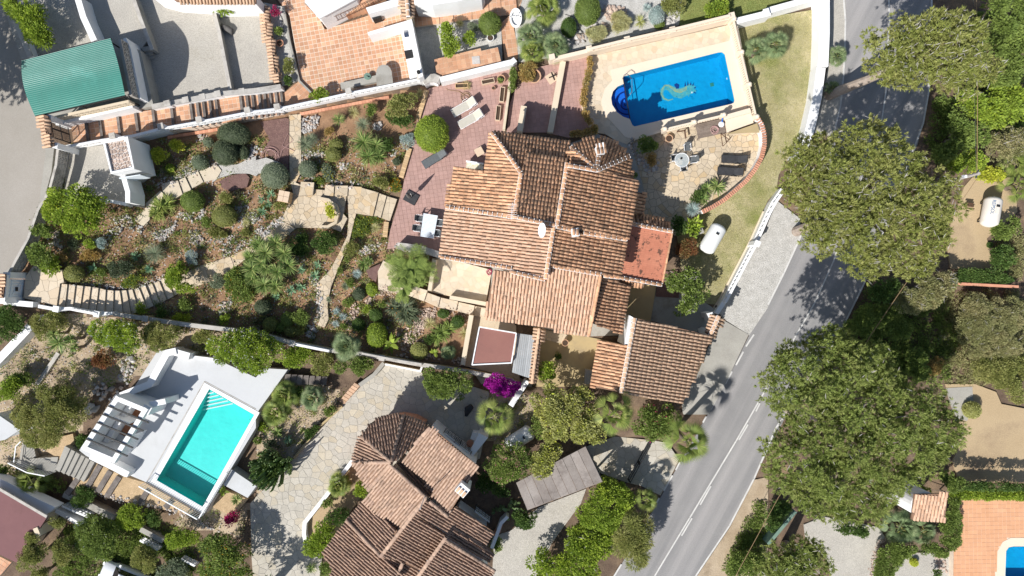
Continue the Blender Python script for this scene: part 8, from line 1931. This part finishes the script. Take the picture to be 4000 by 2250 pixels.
shr=[
    ('lemon tree with bright leaves beside the left road wall',T('E',310,110,340,30,400,-60,520,-30,660,-40,760,20,820,90,790,180,760,280,640,340,540,330,500,270,420,250,340,220),2.8,'lf_bright',(.16,.09),.42,('fl_yellow',90,.1)),
    ('dark green bush on the corner of the left road below the lemon tree',T('E',240,280,330,240,440,260,400,330,360,350,250,310),1.6,'lf_mid',(.14,.08),.3,None),
    ('dark green bush along the openwork street wall',T('E',230,420,300,380,390,400,400,500,330,560,250,540,210,470),1.6,'lf_mid',(.14,.08),.32,None),
    ('broad-leaved green bush beside the entrance landing',T('E',330,480,400,460,440,540,430,600,370,620,320,580),1.0,'lf_bright',(.2,.1),.28,None),
    ('horseshoe-shaped green hedge arching over the garden steps',T('E',1260,580,1310,530,1400,530,1450,570,1400,610,1380,650,1400,690,1480,710,1490,740,1400,770,1310,740,1250,680),1.7,'lf_bright',(.12,.06),.24,None),
    ('bright yellow bush with drooping branches right of the kiosk',T('N',410,660,480,620,600,610,690,690,640,790,520,830,440,760),1.0,'lf_yellow',(.12,.06),.24,None),
    ('lime green bush above the yellow bush',T('N',700,520,790,500,900,540,910,610,800,660,730,730,720,620),1.0,'lf_yellow',(.12,.06),.24,None),
    ('red and orange flowering croton bush in the middle of the garden',T('O',920,920,1020,830,1120,830,1170,960,1230,1050,1300,1120,1240,1220,1080,1280,960,1170,930,1040),1.2,'lf_mid',(.14,.07),.3,('fl_orange',110,.09)),
    ('grey-leaved shrub beside the croton bush',T('O',730,1000,820,940,920,930,930,1060,880,1110,780,1070),.7,'lf_grey',(.08,.04),.22,None),
    ('dark shaded shrub right of the big yucca clump',T('F',430,320,500,280,590,310,610,390,550,460,460,460,430,400),1.2,'lf_dark',(.12,.06),.3,None),
    ('low dark mat shrub beside the garden patio',T('F',250,380,300,330,400,330,430,420,380,490,280,470),.6,'lf_dark',(.12,.06),.25,None),
    ('large green bush by the wall at the upper right of the rock garden',T('B',990,790,1060,720,1150,700,1210,730,1200,830,1130,870,1050,880,980,850),1.8,'lf_olive',(.12,.06),.35,None),
    ('dark green lower bush under the large bush of the rock garden',T('B',980,850,1080,880,1170,870,1210,930,1140,970,1040,930,980,900),1.0,'lf_dark',(.12,.06),.28,None),
    ('feathery green bush below the white wall',T('B',820,800,870,780,910,810,890,870,830,870),.9,'lf_mid',(.12,.05),.22,None),
    ('grey-green santolina mound at the pink terrace kerb',T('B',1090,1030,1140,1000,1190,1020,1190,1100,1130,1120,1090,1080),.7,'lf_silver',(.07,.035),.2,None),
    ('dark shrub beside the big yucca of the rock garden',T('B',950,1060,1000,1030,1030,1090,1010,1150,950,1130),.9,'lf_dark',(.12,.06),.25,None),
    ('brown-green heather below the palm-like yucca',T('B',510,970,580,950,590,1010,530,1030),.5,'lf_dry',(.07,.03),.18,None),
    ('green bush with yellow tips beside the orange flowers',T('B',880,1360,930,1320,1000,1340,1010,1400,950,1440,890,1410),.7,'lf_olive',(.09,.05),.22,None),
    ('green shrub above the olive-green clipped dome',T('O',860,60,900,10,980,-20,1040,40,1000,120,900,140),.9,'lf_olive',(.1,.05),.25,None),
    ('low green groundcover patch among the pale rocks',T('O',740,430,860,410,960,470,980,540,840,540,760,500),.3,'lf_olive',(.1,.04),.2,None),
    ('low olive groundcover right of the pale rocks',T('O',1110,430,1180,420,1250,460,1180,500,1120,480),.3,'lf_olive',(.1,.04),.18,None),
    ('dark green shrub beside the tiled pedestal',T('O',1480,150,1540,110,1640,120,1620,190,1520,220),.7,'lf_olive',(.1,.05),.22,None),
    ('blue-grey flowering clump beside the horseshoe hedge',T('O',480,720,560,650,620,700,610,810,520,830),.7,'lf_silver',(.09,.04),.2,('fl_yellow',30,.06)),
    ('green shrub at the left of the pale rock heap',T('O',630,340,720,270,780,310,770,390,690,390),.6,'lf_mid',(.1,.05),.2,None),
    ('rough green shrubs below the garden steps',T('E',1350,830,1400,800,1460,840,1440,900,1370,890),.6,'lf_mid',(.12,.06),.2,None),
    ('dark leafy shrub beside the lower end of the garden steps',T('E',1180,880,1250,860,1260,930,1190,950),.6,'lf_dark',(.12,.06),.2,None),
    ('yellow-striped leafy plant at the boundary wall',T('E',1290,950,1330,920,1450,930,1440,970,1330,970),.4,'lf_yellow',(.14,.05),.18,None),
    ('lime green lily clump beside the lowest garden step',T('E',1045,850,1075,845,1110,890,1090,930,1050,915),.6,'lf_bright',(.2,.05),.18,None),
    ('yellow-green shrub at the boundary wall of the lower garden',T('E',1670,950,1720,920,1760,960,1720,1000,1670,990),.6,'lf_bright',(.12,.06),.2,None),
    ('dark bush at the right of the lower garden group',T('F',270,930,330,880,400,900,410,960,340,1010,280,990),.9,'lf_mid',(.11,.05),.25,None),
    ('yellowish low bush at the lower garden wall',T('F',300,1040,350,1010,375,1050,340,1085,300,1075),.6,'lf_olive',(.1,.05),.2,None),
    ('olive tussock shrub along the right side of the lower path',T('F',690,400,740,370,780,420,740,480,680,480,660,440),.8,'lf_olive',(.1,.04),.25,None),
    ('green herb clump beside the lower path',T('U',240,300,300,260,320,300,260,330),.4,'lf_mid',(.1,.05),.16,None),
    ('small shrub beside the grey agave of the lower garden',T('U',270,510,330,490,385,560,340,590,290,560),.5,'lf_mid',(.1,.05),.18,None),
    ('round-leaved shrub below the dark grey ball',T('U',230,740,290,690,360,710,350,780,270,780),.6,'lf_mid',(.1,.06),.2,None),
    ('green bush left of the strap-leaved clump',T('U',600,750,650,710,690,750,650,800),.5,'lf_mid',(.1,.05),.18,None),
    ('yellowish small bush in the lower garden middle',T('U',450,800,500,770,530,810,490,850,455,840),.5,'lf_bright',(.09,.05),.18,None),
    ('low green bush at the foot of the blue tufts',T('U',210,970,270,960,290,1010,240,1030),.4,'lf_mid',(.09,.05),.16,None),
    ('dark shrub under the palm-like clump by the awning wall',T('U',1060,1100,1140,1060,1180,1140,1110,1180),.6,'lf_dark',(.1,.05),.2,None),
    ('creeping green plant on the sunny edge of the lower path',T('U',180,400,230,370,250,420,200,450),.4,'lf_mid',(.1,.05),.16,None),
    ('bright green clump beside the horseshoe hedge and yellow flowers',T('E',640,360,700,340,730,400,680,440,640,410),.5,'lf_bright',(.12,.06),.2,None),
    ('grey lavender mound in the planted bed',T('E',715,360,760,330,805,360,800,420,740,430),.5,'lf_silver',(.08,.03),.18,None),
    ('green shrub left of the lavender mound',T('E',520,380,570,350,610,390,570,430,525,420),.5,'lf_grey_dark',(.09,.04),.2,None),
    ('red-brown scrubby shrub at the bed corner',T('E',410,490,470,450,520,490,490,530,420,530),.5,'lf_dry',(.09,.04),.18,None),
    ('white-flowering low shrub with bare branches in the bed',T('E',820,560,890,510,980,520,1010,570,960,640,870,650,820,610),.8,'lf_grey_dark',(.1,.05),.24,('fl_white',40,.06)),
    ('bush with dry brown stems beside the flowering low shrub',T('E',600,460,680,430,760,470,720,540,630,530),.4,'lf_dry',(.09,.04),.2,('fl_yellow',12,.07)),
    ('dark green low shrub below the kiosk path',T('E',730,580,790,560,810,620,770,650,720,630),.3,'lf_mid',(.1,.05),.16,('fl_white',12,.05)),
    ('yellow-leaved succulents in the curved planter of the patio',T('F',520,90,560,80,590,130,590,200,550,200,540,140),1.0,'lf_yellow',(.16,.06),.18,None),
    # top left
    ('bamboo-like hedge along the left road at the top',T('A',0,-60,150,-60,300,20,360,130,400,240,385,345,260,360,180,260,110,200,70,90),2.6,'lf_bright',(.2,.06),.4,None),
    ('green and yellow shrub at the top beside the tiled roof strip',T('A',1590,20,1660,-20,1760,0,1800,50,1740,110,1640,110),1.4,'lf_bright',(.18,.08),.3,None),
    ('green bush on the walkway landing',T('B',405,740,430,690,500,665,555,700,540,740,470,760),1.2,'lf_bright',(.14,.07),.28,None),
    ('olive bush at the lower end of the narrow patio bed',T('B',195,470,250,440,290,480,290,560,230,570),1.0,'lf_olive',(.1,.05),.25,None),
    ('small green bush in the narrow patio bed',T('B',140,220,190,210,210,260,160,270),.6,'lf_mid',(.1,.05),.2,None),
    ('dark bush at the bottom of the narrow patio bed',T('B',200,570,260,560,270,630,220,640),.7,'lf_dark',(.1,.05),.2,None),
    # top middle garden
    ('bright green bush uppermost in the gravel bed',T('B',1385,200,1430,170,1500,190,1520,260,1460,300,1390,270),1.8,'lf_bright',(.14,.08),.32,None),
    ('large bright green bush above the tiled bench',T('B',1370,340,1400,290,1480,270,1550,320,1550,390,1470,430,1380,410),2.0,'lf_bright',(.14,.08),.36,None),
    ('small bright green bush in the middle of the gravel bed',T('B',1570,270,1620,230,1665,280,1650,340,1590,350),1.4,'lf_bright',(.14,.08),.3,None),
    ('grey-green herbs below the upper walkway',T('B',1590,190,1650,170,1690,220,1620,240),.5,'lf_grey',(.1,.04),.2,None),
    ('yellow-green shrub on the upper lawn',T('C',1420,90,1480,40,1600,10,1660,50,1600,120,1500,150),1.3,'lf_bright',(.13,.06),.3,('fl_orange',16,.08)),
    ('tall olive-green shrub at the top edge beside the upper lawn',T('C',1110,20,1180,-30,1300,-30,1310,60,1240,120,1150,110),1.6,'lf_olive',(.1,.05),.35,None),
    ('dry feathery shrub in front of the pool wall',T('C',600,220,700,190,730,250,640,330,590,310),.7,'lf_straw',(.14,.02),.25,None),
    ('dry feathery grass bush in the middle of the upper rock garden',T('C',750,120,830,90,900,140,880,220,790,250,750,190),.8,'lf_straw',(.16,.02),.25,None),
    ('straw-coloured shrub left of the pool wall grasses',T('C',560,220,610,200,620,260,580,280),.5,'lf_straw',(.12,.03),.2,None),
    ('climbing brown shrub in the bowl planter of the pink court',T('C',50,500,130,460,180,500,170,590,110,620,50,580),1.0,'lf_dry',(.1,.05),.25,None),
    ('green creeper on the pink terrace side wall',T('C',-10,500,20,480,30,600,10,720,-20,700),.9,'lf_mid',(.1,.05),.2,None),
    ('dark green bush in the shade of the turret',T('C',920,1100,980,1040,1090,1030,1110,1090,1050,1150,960,1160),1.2,'lf_mid',(.12,.07),.3,None),
    ('dry brownish bush below the dark turret bush',T('C',1010,1170,1060,1140,1090,1190,1060,1260,1010,1240),.9,'lf_dry',(.1,.05),.25,None),
    ('small green bush against the villa wall in shade',T('C',905,1300,940,1300,945,1340,910,1345),.6,'lf_mid',(.1,.05),.18,None),
    ('citrus tree with pale branches beside the garage yard',T('G',1150,680,1200,600,1290,550,1400,580,1420,660,1480,750,1470,830,1400,880,1390,940,1290,920,1180,910,1230,850,1280,790,1200,740),2.8,'lf_mid',(.17,.09),.36,('fl_white',50,.07)),
    ('red-leaved shrub beside the gas tank on the lawn',T('G',1225,430,1280,370,1380,340,1410,420,1370,490,1260,500),1.6,'lf_red',(.1,.05),.3,None),
    ('banana-leaved plants beside the red-leaved shrub',T('G',1320,240,1400,200,1420,260,1380,300,1350,370,1320,330),1.5,'lf_bright',(.4,.14),.3,None),
    ('dark green bush in the shade left of the banana plants',T('G',1200,220,1250,150,1310,200,1310,290,1240,310),1.2,'lf_dark',(.2,.09),.3,None),
    ('dark shrubs inside the corner of the curved wall',T('G',1340,40,1400,-20,1460,10,1440,80,1360,90),.9,'lf_dark',(.14,.07),.26,None),
    ('citrus bush in the sand courtyard',T('G',200,1350,230,1290,290,1270,340,1330,330,1410,260,1440,210,1410),1.9,'lf_bright',(.14,.08),.3,None),
    ('low flowering plant in the sand courtyard',T('G',330,1220,355,1200,370,1250,340,1280),.4,'lf_dark',(.1,.05),.15,('fl_yellow',10,.06)),
]
for lab,poly,h,m,lf_,cr,fl in shr:shrub('shrub' if h<2.4 else 'tree',lab,'shrub' if h<2.4 else 'tree',poly,h,m,lf_,1.0 if m != 'lf_straw' else 1.6,cr,flowers=fl,stemr=.04 if h<2.4 else .1,twigs=90 if 'citrus tree' in lab else 0,barkm='bark_grey' if 'citrus tree' in lab else 'bark')
# planters with dry creepers along the pink court
pts=T('C',590,432,585,520,560,620,535,720,545,830,590,930,635,995);
for i in range(len(pts)-1):
    a,b_=pts[i],pts[i+1]
    pw=wall('creeper_planter',['cream planter with dry creeper nearest the pool wall','second cream planter with dry creeper along the pink court','third cream planter with dry creeper beside the pool deck','fourth cream planter where the court edge bends','shaded planter with dry creeper beside the court bend','lowest shaded planter with dry creeper near the turret'][i],[a,b_],.4,-.02,.34,'trough',cat='planter',group='creeper planters')
    d=np.array(b_)-np.array(a);n_=np.array([-d[1],d[0]])/np.hypot(*d)*11;leafy(pw,[tuple(np.array(a)-n_),tuple(np.array(b_)-n_),tuple(np.array(b_)+n_),tuple(np.array(a)+n_)],.3,.45,'lf_dry',(.1,.05),.9,.18)
lowp=wall('creeper_planter','low planter with dry creeper in the shade above the turret roof',T('C',440,1015,640,990),.4,-.02,.34,'trough',cat='planter',group='creeper planters');leafy(lowp,T('C',440,995,640,965,640,1010,440,1035),.3,.4,'lf_dry',(.1,.05),.9,.18)
# rosettes
ros=[
    ('yucca','big dark green yucca clump in the middle of the rock garden',[(*T('B',815,1075)[0],58),(*T('B',905,1100)[0],48),(*T('B',850,1180)[0],50),(*T('B',930,1180)[0],34)],'lf_yucca',110,.06,[.9,.8,.6,.5],.15),
    ('yucca','large multi-headed tree yucca in the middle of the garden',[(*T('O',p[0],p[1])[0],p[2]) for p in ((1385,690,42),(1500,580,44),(1310,600,38),(1210,740,38),(1230,870,42),(1390,860,36),(1520,900,40),(1640,830,44),(1590,690,40),(1240,980,38),(1370,1050,44),(1500,1060,42),(1330,800,34))],'lf_yucca',120,.055,[1.7,1.4,1.3,1.1,1.3,1.5,1.4,1.2,1.5,1.0,1.0,.9,1.6],.2),
    ('strap_plant','strap-leaved bird-of-paradise clump beside the garden path',[(*T('O',215,180)[0],62),(*T('O',160,240)[0],40),(*T('O',280,130)[0],44)],'lf_palm',70,.09,.3,.4),
    ('strap_plant','large bird-of-paradise clump with orange blooms in the lower garden',[(*T('U',860,800)[0],66),(*T('U',760,790)[0],42),(*T('U',940,850)[0],46),(*T('U',880,880)[0],44)],'lf_grey_dark',75,.09,.4,.4),
    ('strap_plant','bird-of-paradise clump beside the awning wall',[(*T('U',1260,1050)[0],50),(*T('U',1330,1010)[0],36),(*T('U',1200,1100)[0],38)],'lf_mid',60,.09,.35,.4),
    ('yucca','small tree yucca with arching leaves in the rock garden',[(*T('B',625,905)[0],30)],'lf_yucca',80,.035,.6,.2),
    ('fan_clump','fine-leaved blue-grey palm lily at the left of the rock garden',[(*T('B',375,1090)[0],42),(*T('B',420,1050)[0],30)],'lf_grey',200,.02,.5,.3),
    ('fan_clump','feathery grey-green yucca above the big yucca clump',[(*T('B',810,940)[0],38)],'lf_grey',200,.02,.5,.3),
    ('fan_clump','round fine-leaved dasylirion in the planted bed',[(*T('O',135,700)[0],45)],'lf_grey',260,.02,.35,.15),
    ('agave','blue-green agave with broad leaves beside the round dasylirion',[(*T('O',75,870)[0],21)],'lf_agave',26,.09,.1,.05),
    ('agave','grey agave in the middle of the planted bed',[(*T('E',1030,490)[0],22)],'lf_agave',24,.09,.1,.05),
    ('agave','pale agave left in the planted bed',[(*T('E',715,570)[0],20)],'lf_agave',24,.09,.1,.05),
    ('agave','agave group beside the tiled pedestal, the largest',[(*T('O',1350,220)[0],22),(*T('O',1420,130)[0],20),(*T('O',1340,90)[0],18),(*T('O',1450,30)[0],20)],'lf_agave',24,.09,.15,.05),
    ('agave','agave right of the big tree yucca',[(*T('F',350,590)[0],20)],'lf_agave',24,.09,.1,.05),('agave','agave by the garden path bend',[(*T('F',450,630)[0],22)],'lf_agave',24,.09,.1,.05),('agave','dark agave in the shade at the path',[(*T('F',470,550)[0],20)],'lf_agave',22,.09,.1,.05),
    ('agave','pale blue agave below the tree yucca, left of two',[(*T('F',270,740)[0],24)],'lf_agave',26,.1,.1,.05),('agave','pale blue agave below the tree yucca, right of two',[(*T('F',345,715)[0],24)],'lf_agave',26,.1,.1,.05),('agave','small agave below the tree yucca at left',[(*T('F',155,790)[0],18)],'lf_agave',22,.09,.1,.05),
    ('agave','dark agaves in the shade of the patio planter',[(*T('F',340,350)[0],22),(*T('F',360,440)[0],26),(*T('F',290,420)[0],20)],'lf_agave',24,.09,.1,.05),
    ('blue_tuft','round silver-blue dasylirion in the lower garden',[(*T('U',385,445)[0],20)],'lf_silver',220,.018,.25,.05),('blue_tuft','grey-blue tuft below the silver-blue dasylirion',[(*T('U',265,570)[0],17)],'lf_grey',140,.02,.15,.1),
    ('blue_tuft','blue-grey tuft beside the lower path, uppermost of three',[(*T('U',175,830)[0],16)],'lf_silver',110,.025,.1,.1),('blue_tuft','blue-grey tuft beside the lower path, middle of three',[(*T('U',240,890)[0],17)],'lf_silver',110,.025,.1,.1),('blue_tuft','blue-grey tuft beside the lower path, lowest of three',[(*T('U',165,960)[0],16)],'lf_silver',110,.025,.1,.1),
    ('yucca','spiky green yucca beside the silver-blue dasylirion',[(*T('U',455,350)[0],30),(*T('U',500,310)[0],24)],'lf_yucca',70,.05,.3,.2),('yucca','young green palm lily by the front terrace wall',[(*T('U',1065,530)[0],26)],'lf_yucca',60,.05,.4,.2),
    ('fan_clump','fine grey-green tuft at the edge of the lower path',[(*T('U',95,710)[0],12)],'lf_grey',120,.02,.2,.2),
    ('banana','broad-leaved banana plant by the boundary wall',[(*T('U',730,1160)[0],44)],'lf_bright',12,.28,.6,.5),('banana','small banana plant right of the yellow ball bush',[(*T('U',1175,1260)[0],20)],'lf_bright',9,.2,.4,.5),
    ('blue_tuft','spherical blue yucca inside the curved wall corner',[(*T('G',1362,130)[0],32)],'lf_silver',320,.02,.7,.05),('yucca','green yucca on the terrace corner inside the curved wall, left of two',[(*T('G',1440,50)[0],30)],'lf_yucca',60,.07,.5,.2),('yucca','green yucca on the terrace corner inside the curved wall, right of two',[(*T('C',1545,1410)[0],40),(*T('C',1465,1425)[0],28)],'lf_yucca',70,.07,.6,.2),
    ('fan_clump','silver-blue tuft at the top of the upper rock garden',[(*T('C',1015,62)[0],19)],'lf_silver',140,.025,.25,.1),('yucca','yellow-edged yucca above the pool wall',[(*T('C',965,165)[0],30)],'lf_gold',40,.05,.15,.1),
    ('aloe','small aloe at the left of the pink terrace pots',[(*T('B',1840,612)[0],14)],'lf_mid',60,.03,.45,.1),
    ('agave','grey agave leaves at the entrance landing',[(*T('E',285,585)[0],18)],'lf_grey',16,.05,.15,.1),
    ('yucca','dark spiky plant beside the pergola house',[(*T('I',610,430)[0],26)],'lf_yucca',50,.05,.3,.2),('yucca','palm lily on the bed below the white side slab',[(*T('I',1790,870)[0],26)],'lf_yucca',60,.05,.3,.2),('banana','broad-leaved plant at the corner of the white side slab',[(*T('I',1685,805)[0],24)],'lf_bright',9,.22,.4,.4),
]
for nm,lab,heads,m,nb,W,lf_,dr in ros:rosette(nm,lab,{'yucca':'yucca','agave':'agave','banana':'banana plant'}.get(nm,'plant'),heads,m,nb,W,lf_,dr,e0=-.05 if nm != 'agave' else .15,flowers=('fl_orange',26,.16) if 'orange blooms' in lab else None)
# upper garden palms
for p,r,h,lab,m,nf in ((T('C',240,60)[0],78,1.4,'fan palm at the top edge of the upper garden','lf_palm',34),(T('C',140,270)[0],70,1.2,'fan palm left in the upper garden above the pink court','lf_palm_blue',32),(T('C',150,380)[0],62,1.1,'fan palm nearest the wall of the pink court','lf_palm',28),(T('C',330,340)[0],66,1.2,'fan palm right in the upper garden beside the pool wall','lf_palm_blue',34),
                          (T('C',1850,370)[0],62,1.4,'blue-green fan palm on the lawn beside the balustrade','lf_palm_blue',30),(T('D',60,330)[0],64,1.6,'blue-green fan palm pair partner nearer the road on the lawn','lf_palm_blue',30),(T('D',525,420)[0],48,1.2,'blue fan palm on the gravel verge beside the road','lf_palm_blue',36),(T('D',490,660)[0],36,.8,'small fan palm in the pine shade on the verge','lf_palm_blue',26)):fan_palm(lab,*p,r,h,m,nf,lw=.04)
feather_palm('clump of feathery date palms above the front steps',[(*T('U',930,360)[0],92),(*T('U',870,430)[0],78),(*T('U',1010,440)[0],70),(*T('U',860,590)[0],56)],1.9,'lf_mid',12)
# flowers, grasses
flowerbed('patch of yellow daisies below the garden patio steps',T('F',730,200,790,170,860,210,870,300,800,350,730,340),'fl_yellow',190,.09);flowerbed('orange and red flowers at the top of the yellow daisies',T('F',840,185,930,180,935,225,860,240),'fl_orange',50,.09)
flowerbed('orange flowers beside the pink terrace kerb',T('B',1010,1360,1060,1320,1095,1350,1090,1440,1030,1449),'fl_orange',170,.11);flowerbed('yellow flowers beside the pale grey clipped ball',T('B',500,1240,560,1220,590,1300,570,1370,520,1370,500,1310),'fl_yellow',110,.09,'lf_grey')
flowerbed('yellow daisies along the curved garden steps',T('E',950,660,1000,625,1090,630,1110,670,1040,690,970,720,890,715),'fl_yellow',120,.09);flowerbed('yellow wild flowers by the grey ball path edge',T('B',430,1340,500,1330,520,1390,450,1400),'fl_yellow',30,.08)
for p,r,lab,m in ((T('U',1130,960)[0],34,'straw-coloured grass tuft on the red rock slope','lf_straw'),(T('U',1490,1060)[0],36,'straw-coloured grass by the cream awning wall','lf_straw'),(T('F',905,270)[0],30,'straw grass beside the yellow daisies','lf_straw'),(T('B',740,850)[0],32,'pale grass tuft below the white boundary wall','lf_straw'),(T('B',1235,710)[0],26,'dry grass tuft at the upper corner of the pink terrace','lf_straw'),(T('B',1590,650)[0],26,'dry grass in the brown trough','lf_straw'),(T('B',860,890)[0],20,'wispy grass in the rock garden','lf_straw'),(T('B',1540,180)[0],22,'grass tuft in the gravel bed of the upper garden','lf_straw'),(T('O',1170,350)[0],18,'dry grass beside the pale rocks','lf_straw')):grass_tuft(lab,*p,r,m)
# small scattered groundcover and gravel in the beds: too small to tell apart
def scatter(n,zones=SOILZ,bb=(120,1640,540,1420)):
    u=pr.uniform(bb[0],bb[1],n*4);v=pr.uniform(bb[2],bb[3],n*4);ok=np.zeros(len(u),bool)
    for z_ in zones:ok |= inpoly(z_,u,v)
    for poly,pz in PATCH:ok &= ~inpoly(poly,u,v)
    return u[ok][:n],v[ok][:n]
for m_,n,lab in (('lf_olive',520,'olive herbs and seedlings scattered over the garden soil'),('lf_mid',420,'small green weeds scattered over the garden soil'),('lf_straw',170,'dry straw-coloured leaf litter on the garden soil'),('lf_grey_dark',260,'dark grey-green low herbs scattered over the garden soil')):
    u,v=scatter(n);u2,v2=scatter(n // 3,BARE,(0,2100,1150,2100));u=np.r_[u,u2];v=np.r_[v,v2];B=[];D=[]
    for a,b_ in zip(u,v):
        k_=int(pr.integers(14,46));c_=np.array(P(a,b_,float(gz(a,b_))));rad=pr.uniform(.08,.34);B.append(c_+pr.normal(size=(k_,3))*np.array([rad,rad,.05]));D.append(rdir(k_)+np.array([0,0,.8]))
    B=np.concatenate(B);D=np.concatenate(D);B[:,2] += .04
    o=cards('groundcover',B,D,.17*pr.uniform(.5,1.4,len(B)),.07,m_,SOIL,pr.random(len(B)));o.parent=None;tag(o,lab,'groundcover',kind='stuff')
u,v=scatter(3000);u2,v2=scatter(2600,BARE,(0,2100,1150,2100));u=np.r_[u,u2];v=np.r_[v,v2];n=len(u);tet=np.array([(-.5,-.4,-.1),(.5,-.4,-.1),(0,.55,-.1),(.05,0,.5)]);fc=np.array([(0,1,3),(1,2,3),(2,0,3)])
sz=pr.uniform(.05,.16,n);an=pr.uniform(0,6.28,n);zz=gz(u,v)-.01;k=(H-zz)/H/S;C=np.stack([(u-2000)*k,(1125-v)*k,zz],1)
R_=np.stack([np.stack([np.cos(an),-np.sin(an),0*an],1),np.stack([np.sin(an),np.cos(an),0*an],1),np.stack([0*an,0*an,1+0*an],1)],1)
VV=np.einsum('nij,vj->nvi',R_,tet)*sz[:,None,None]+C[:,None,:]
o=link('garden_gravel',mesh_np('garden_gravel',VV.reshape(-1,3),(fc.ravel()[None]+(np.arange(n)*4)[:,None]).ravel(),np.arange(n*3)*3,np.repeat(pr.random(n),3)),'rock');tag(o,'pale stone chips scattered over the garden soil','gravel',kind='stuff')
# short grass on the lawns and weeds under the pines
def turf(poly,n,m,z,L=.07):
    a=np.array(poly);u=pr.uniform(a[:,0].min(),a[:,0].max(),n*3);v=pr.uniform(a[:,1].min(),a[:,1].max(),n*3);ok=inpoly(poly,u,v);u=u[ok][:n];v=v[ok][:n];k=(H-z)/H/S
    B=np.stack([(u-2000)*k,(1125-v)*k,np.full(len(u),z)],1);o=cards('grass',B,rdir(len(u))*.7+np.array([0,0,.6]),L*pr.uniform(.6,1.6,len(u)),.022,m,None,pr.random(len(u)));tag(o,kind='stuff');return o

turf(T('C',1700,175)+T('D',0,140,330,85,335,640,260,1000,80,1300)+T('G',1900,60,1540,840,1430,830,1280,600,1440,160)+T('C',1720,1449,1880,1250,1910,1060,1860,900),36000,'lf_straw',-.6)
turf(T('C',1300,-40,1932,-40)+T('D',420,-40,0,65,0,65)+T('C',1690,130,1280,180),12000,'lf_olive',-.03)
ug=thing('undergrowth','dark weedy undergrowth on the bank right of the road','undergrowth',P(3450,1200,-.7))
for poly in (T('D',1250,700,1420,760,1440,1100,1300,1300,1180,1100,1230,850),T('H',740,720,1250,720,1450,1000,1350,1449,600,1449,560,1060),T('K',1700,1150,1840,860,1932,900,1932,1449,1560,1449),T('D',1500,100,1932,100,1932,1000,1650,1000,1500,640)):
    leafy(ug,poly,-.75,.45,'lf_mid',(.13,.06),.45,.3,nm='weeds')
for poly in (T('H',1250,720,1400,730,1932,740,1932,1449,1320,1449,1250,1100),T('H',1700,380,1932,200,1932,690,1700,600)):leafy(ug,poly,-.75,.35,'lf_brush',(.12,.05),.4,.3,nm='weeds')
for c_ in ug.children:c_['kind']='stuff'
ul=thing('undergrowth','weedy undergrowth between the shrubs around the silver car','undergrowth',P(450,2100,-.8))
for poly,z_ in ((T('I',430,1060,860,980,1240,1040,1560,1150,1500,1480,400,1480),-.85),(T('I',120,660,480,720,520,820,380,800,100,720),-.5)):leafy(ul,poly,z_,.4,'lf_mid',(.13,.06),.5,.28,nm='weeds')
for c_ in ul.children:c_['kind']='stuff'
ul['kind']='stuff'
ug['kind']='stuff'
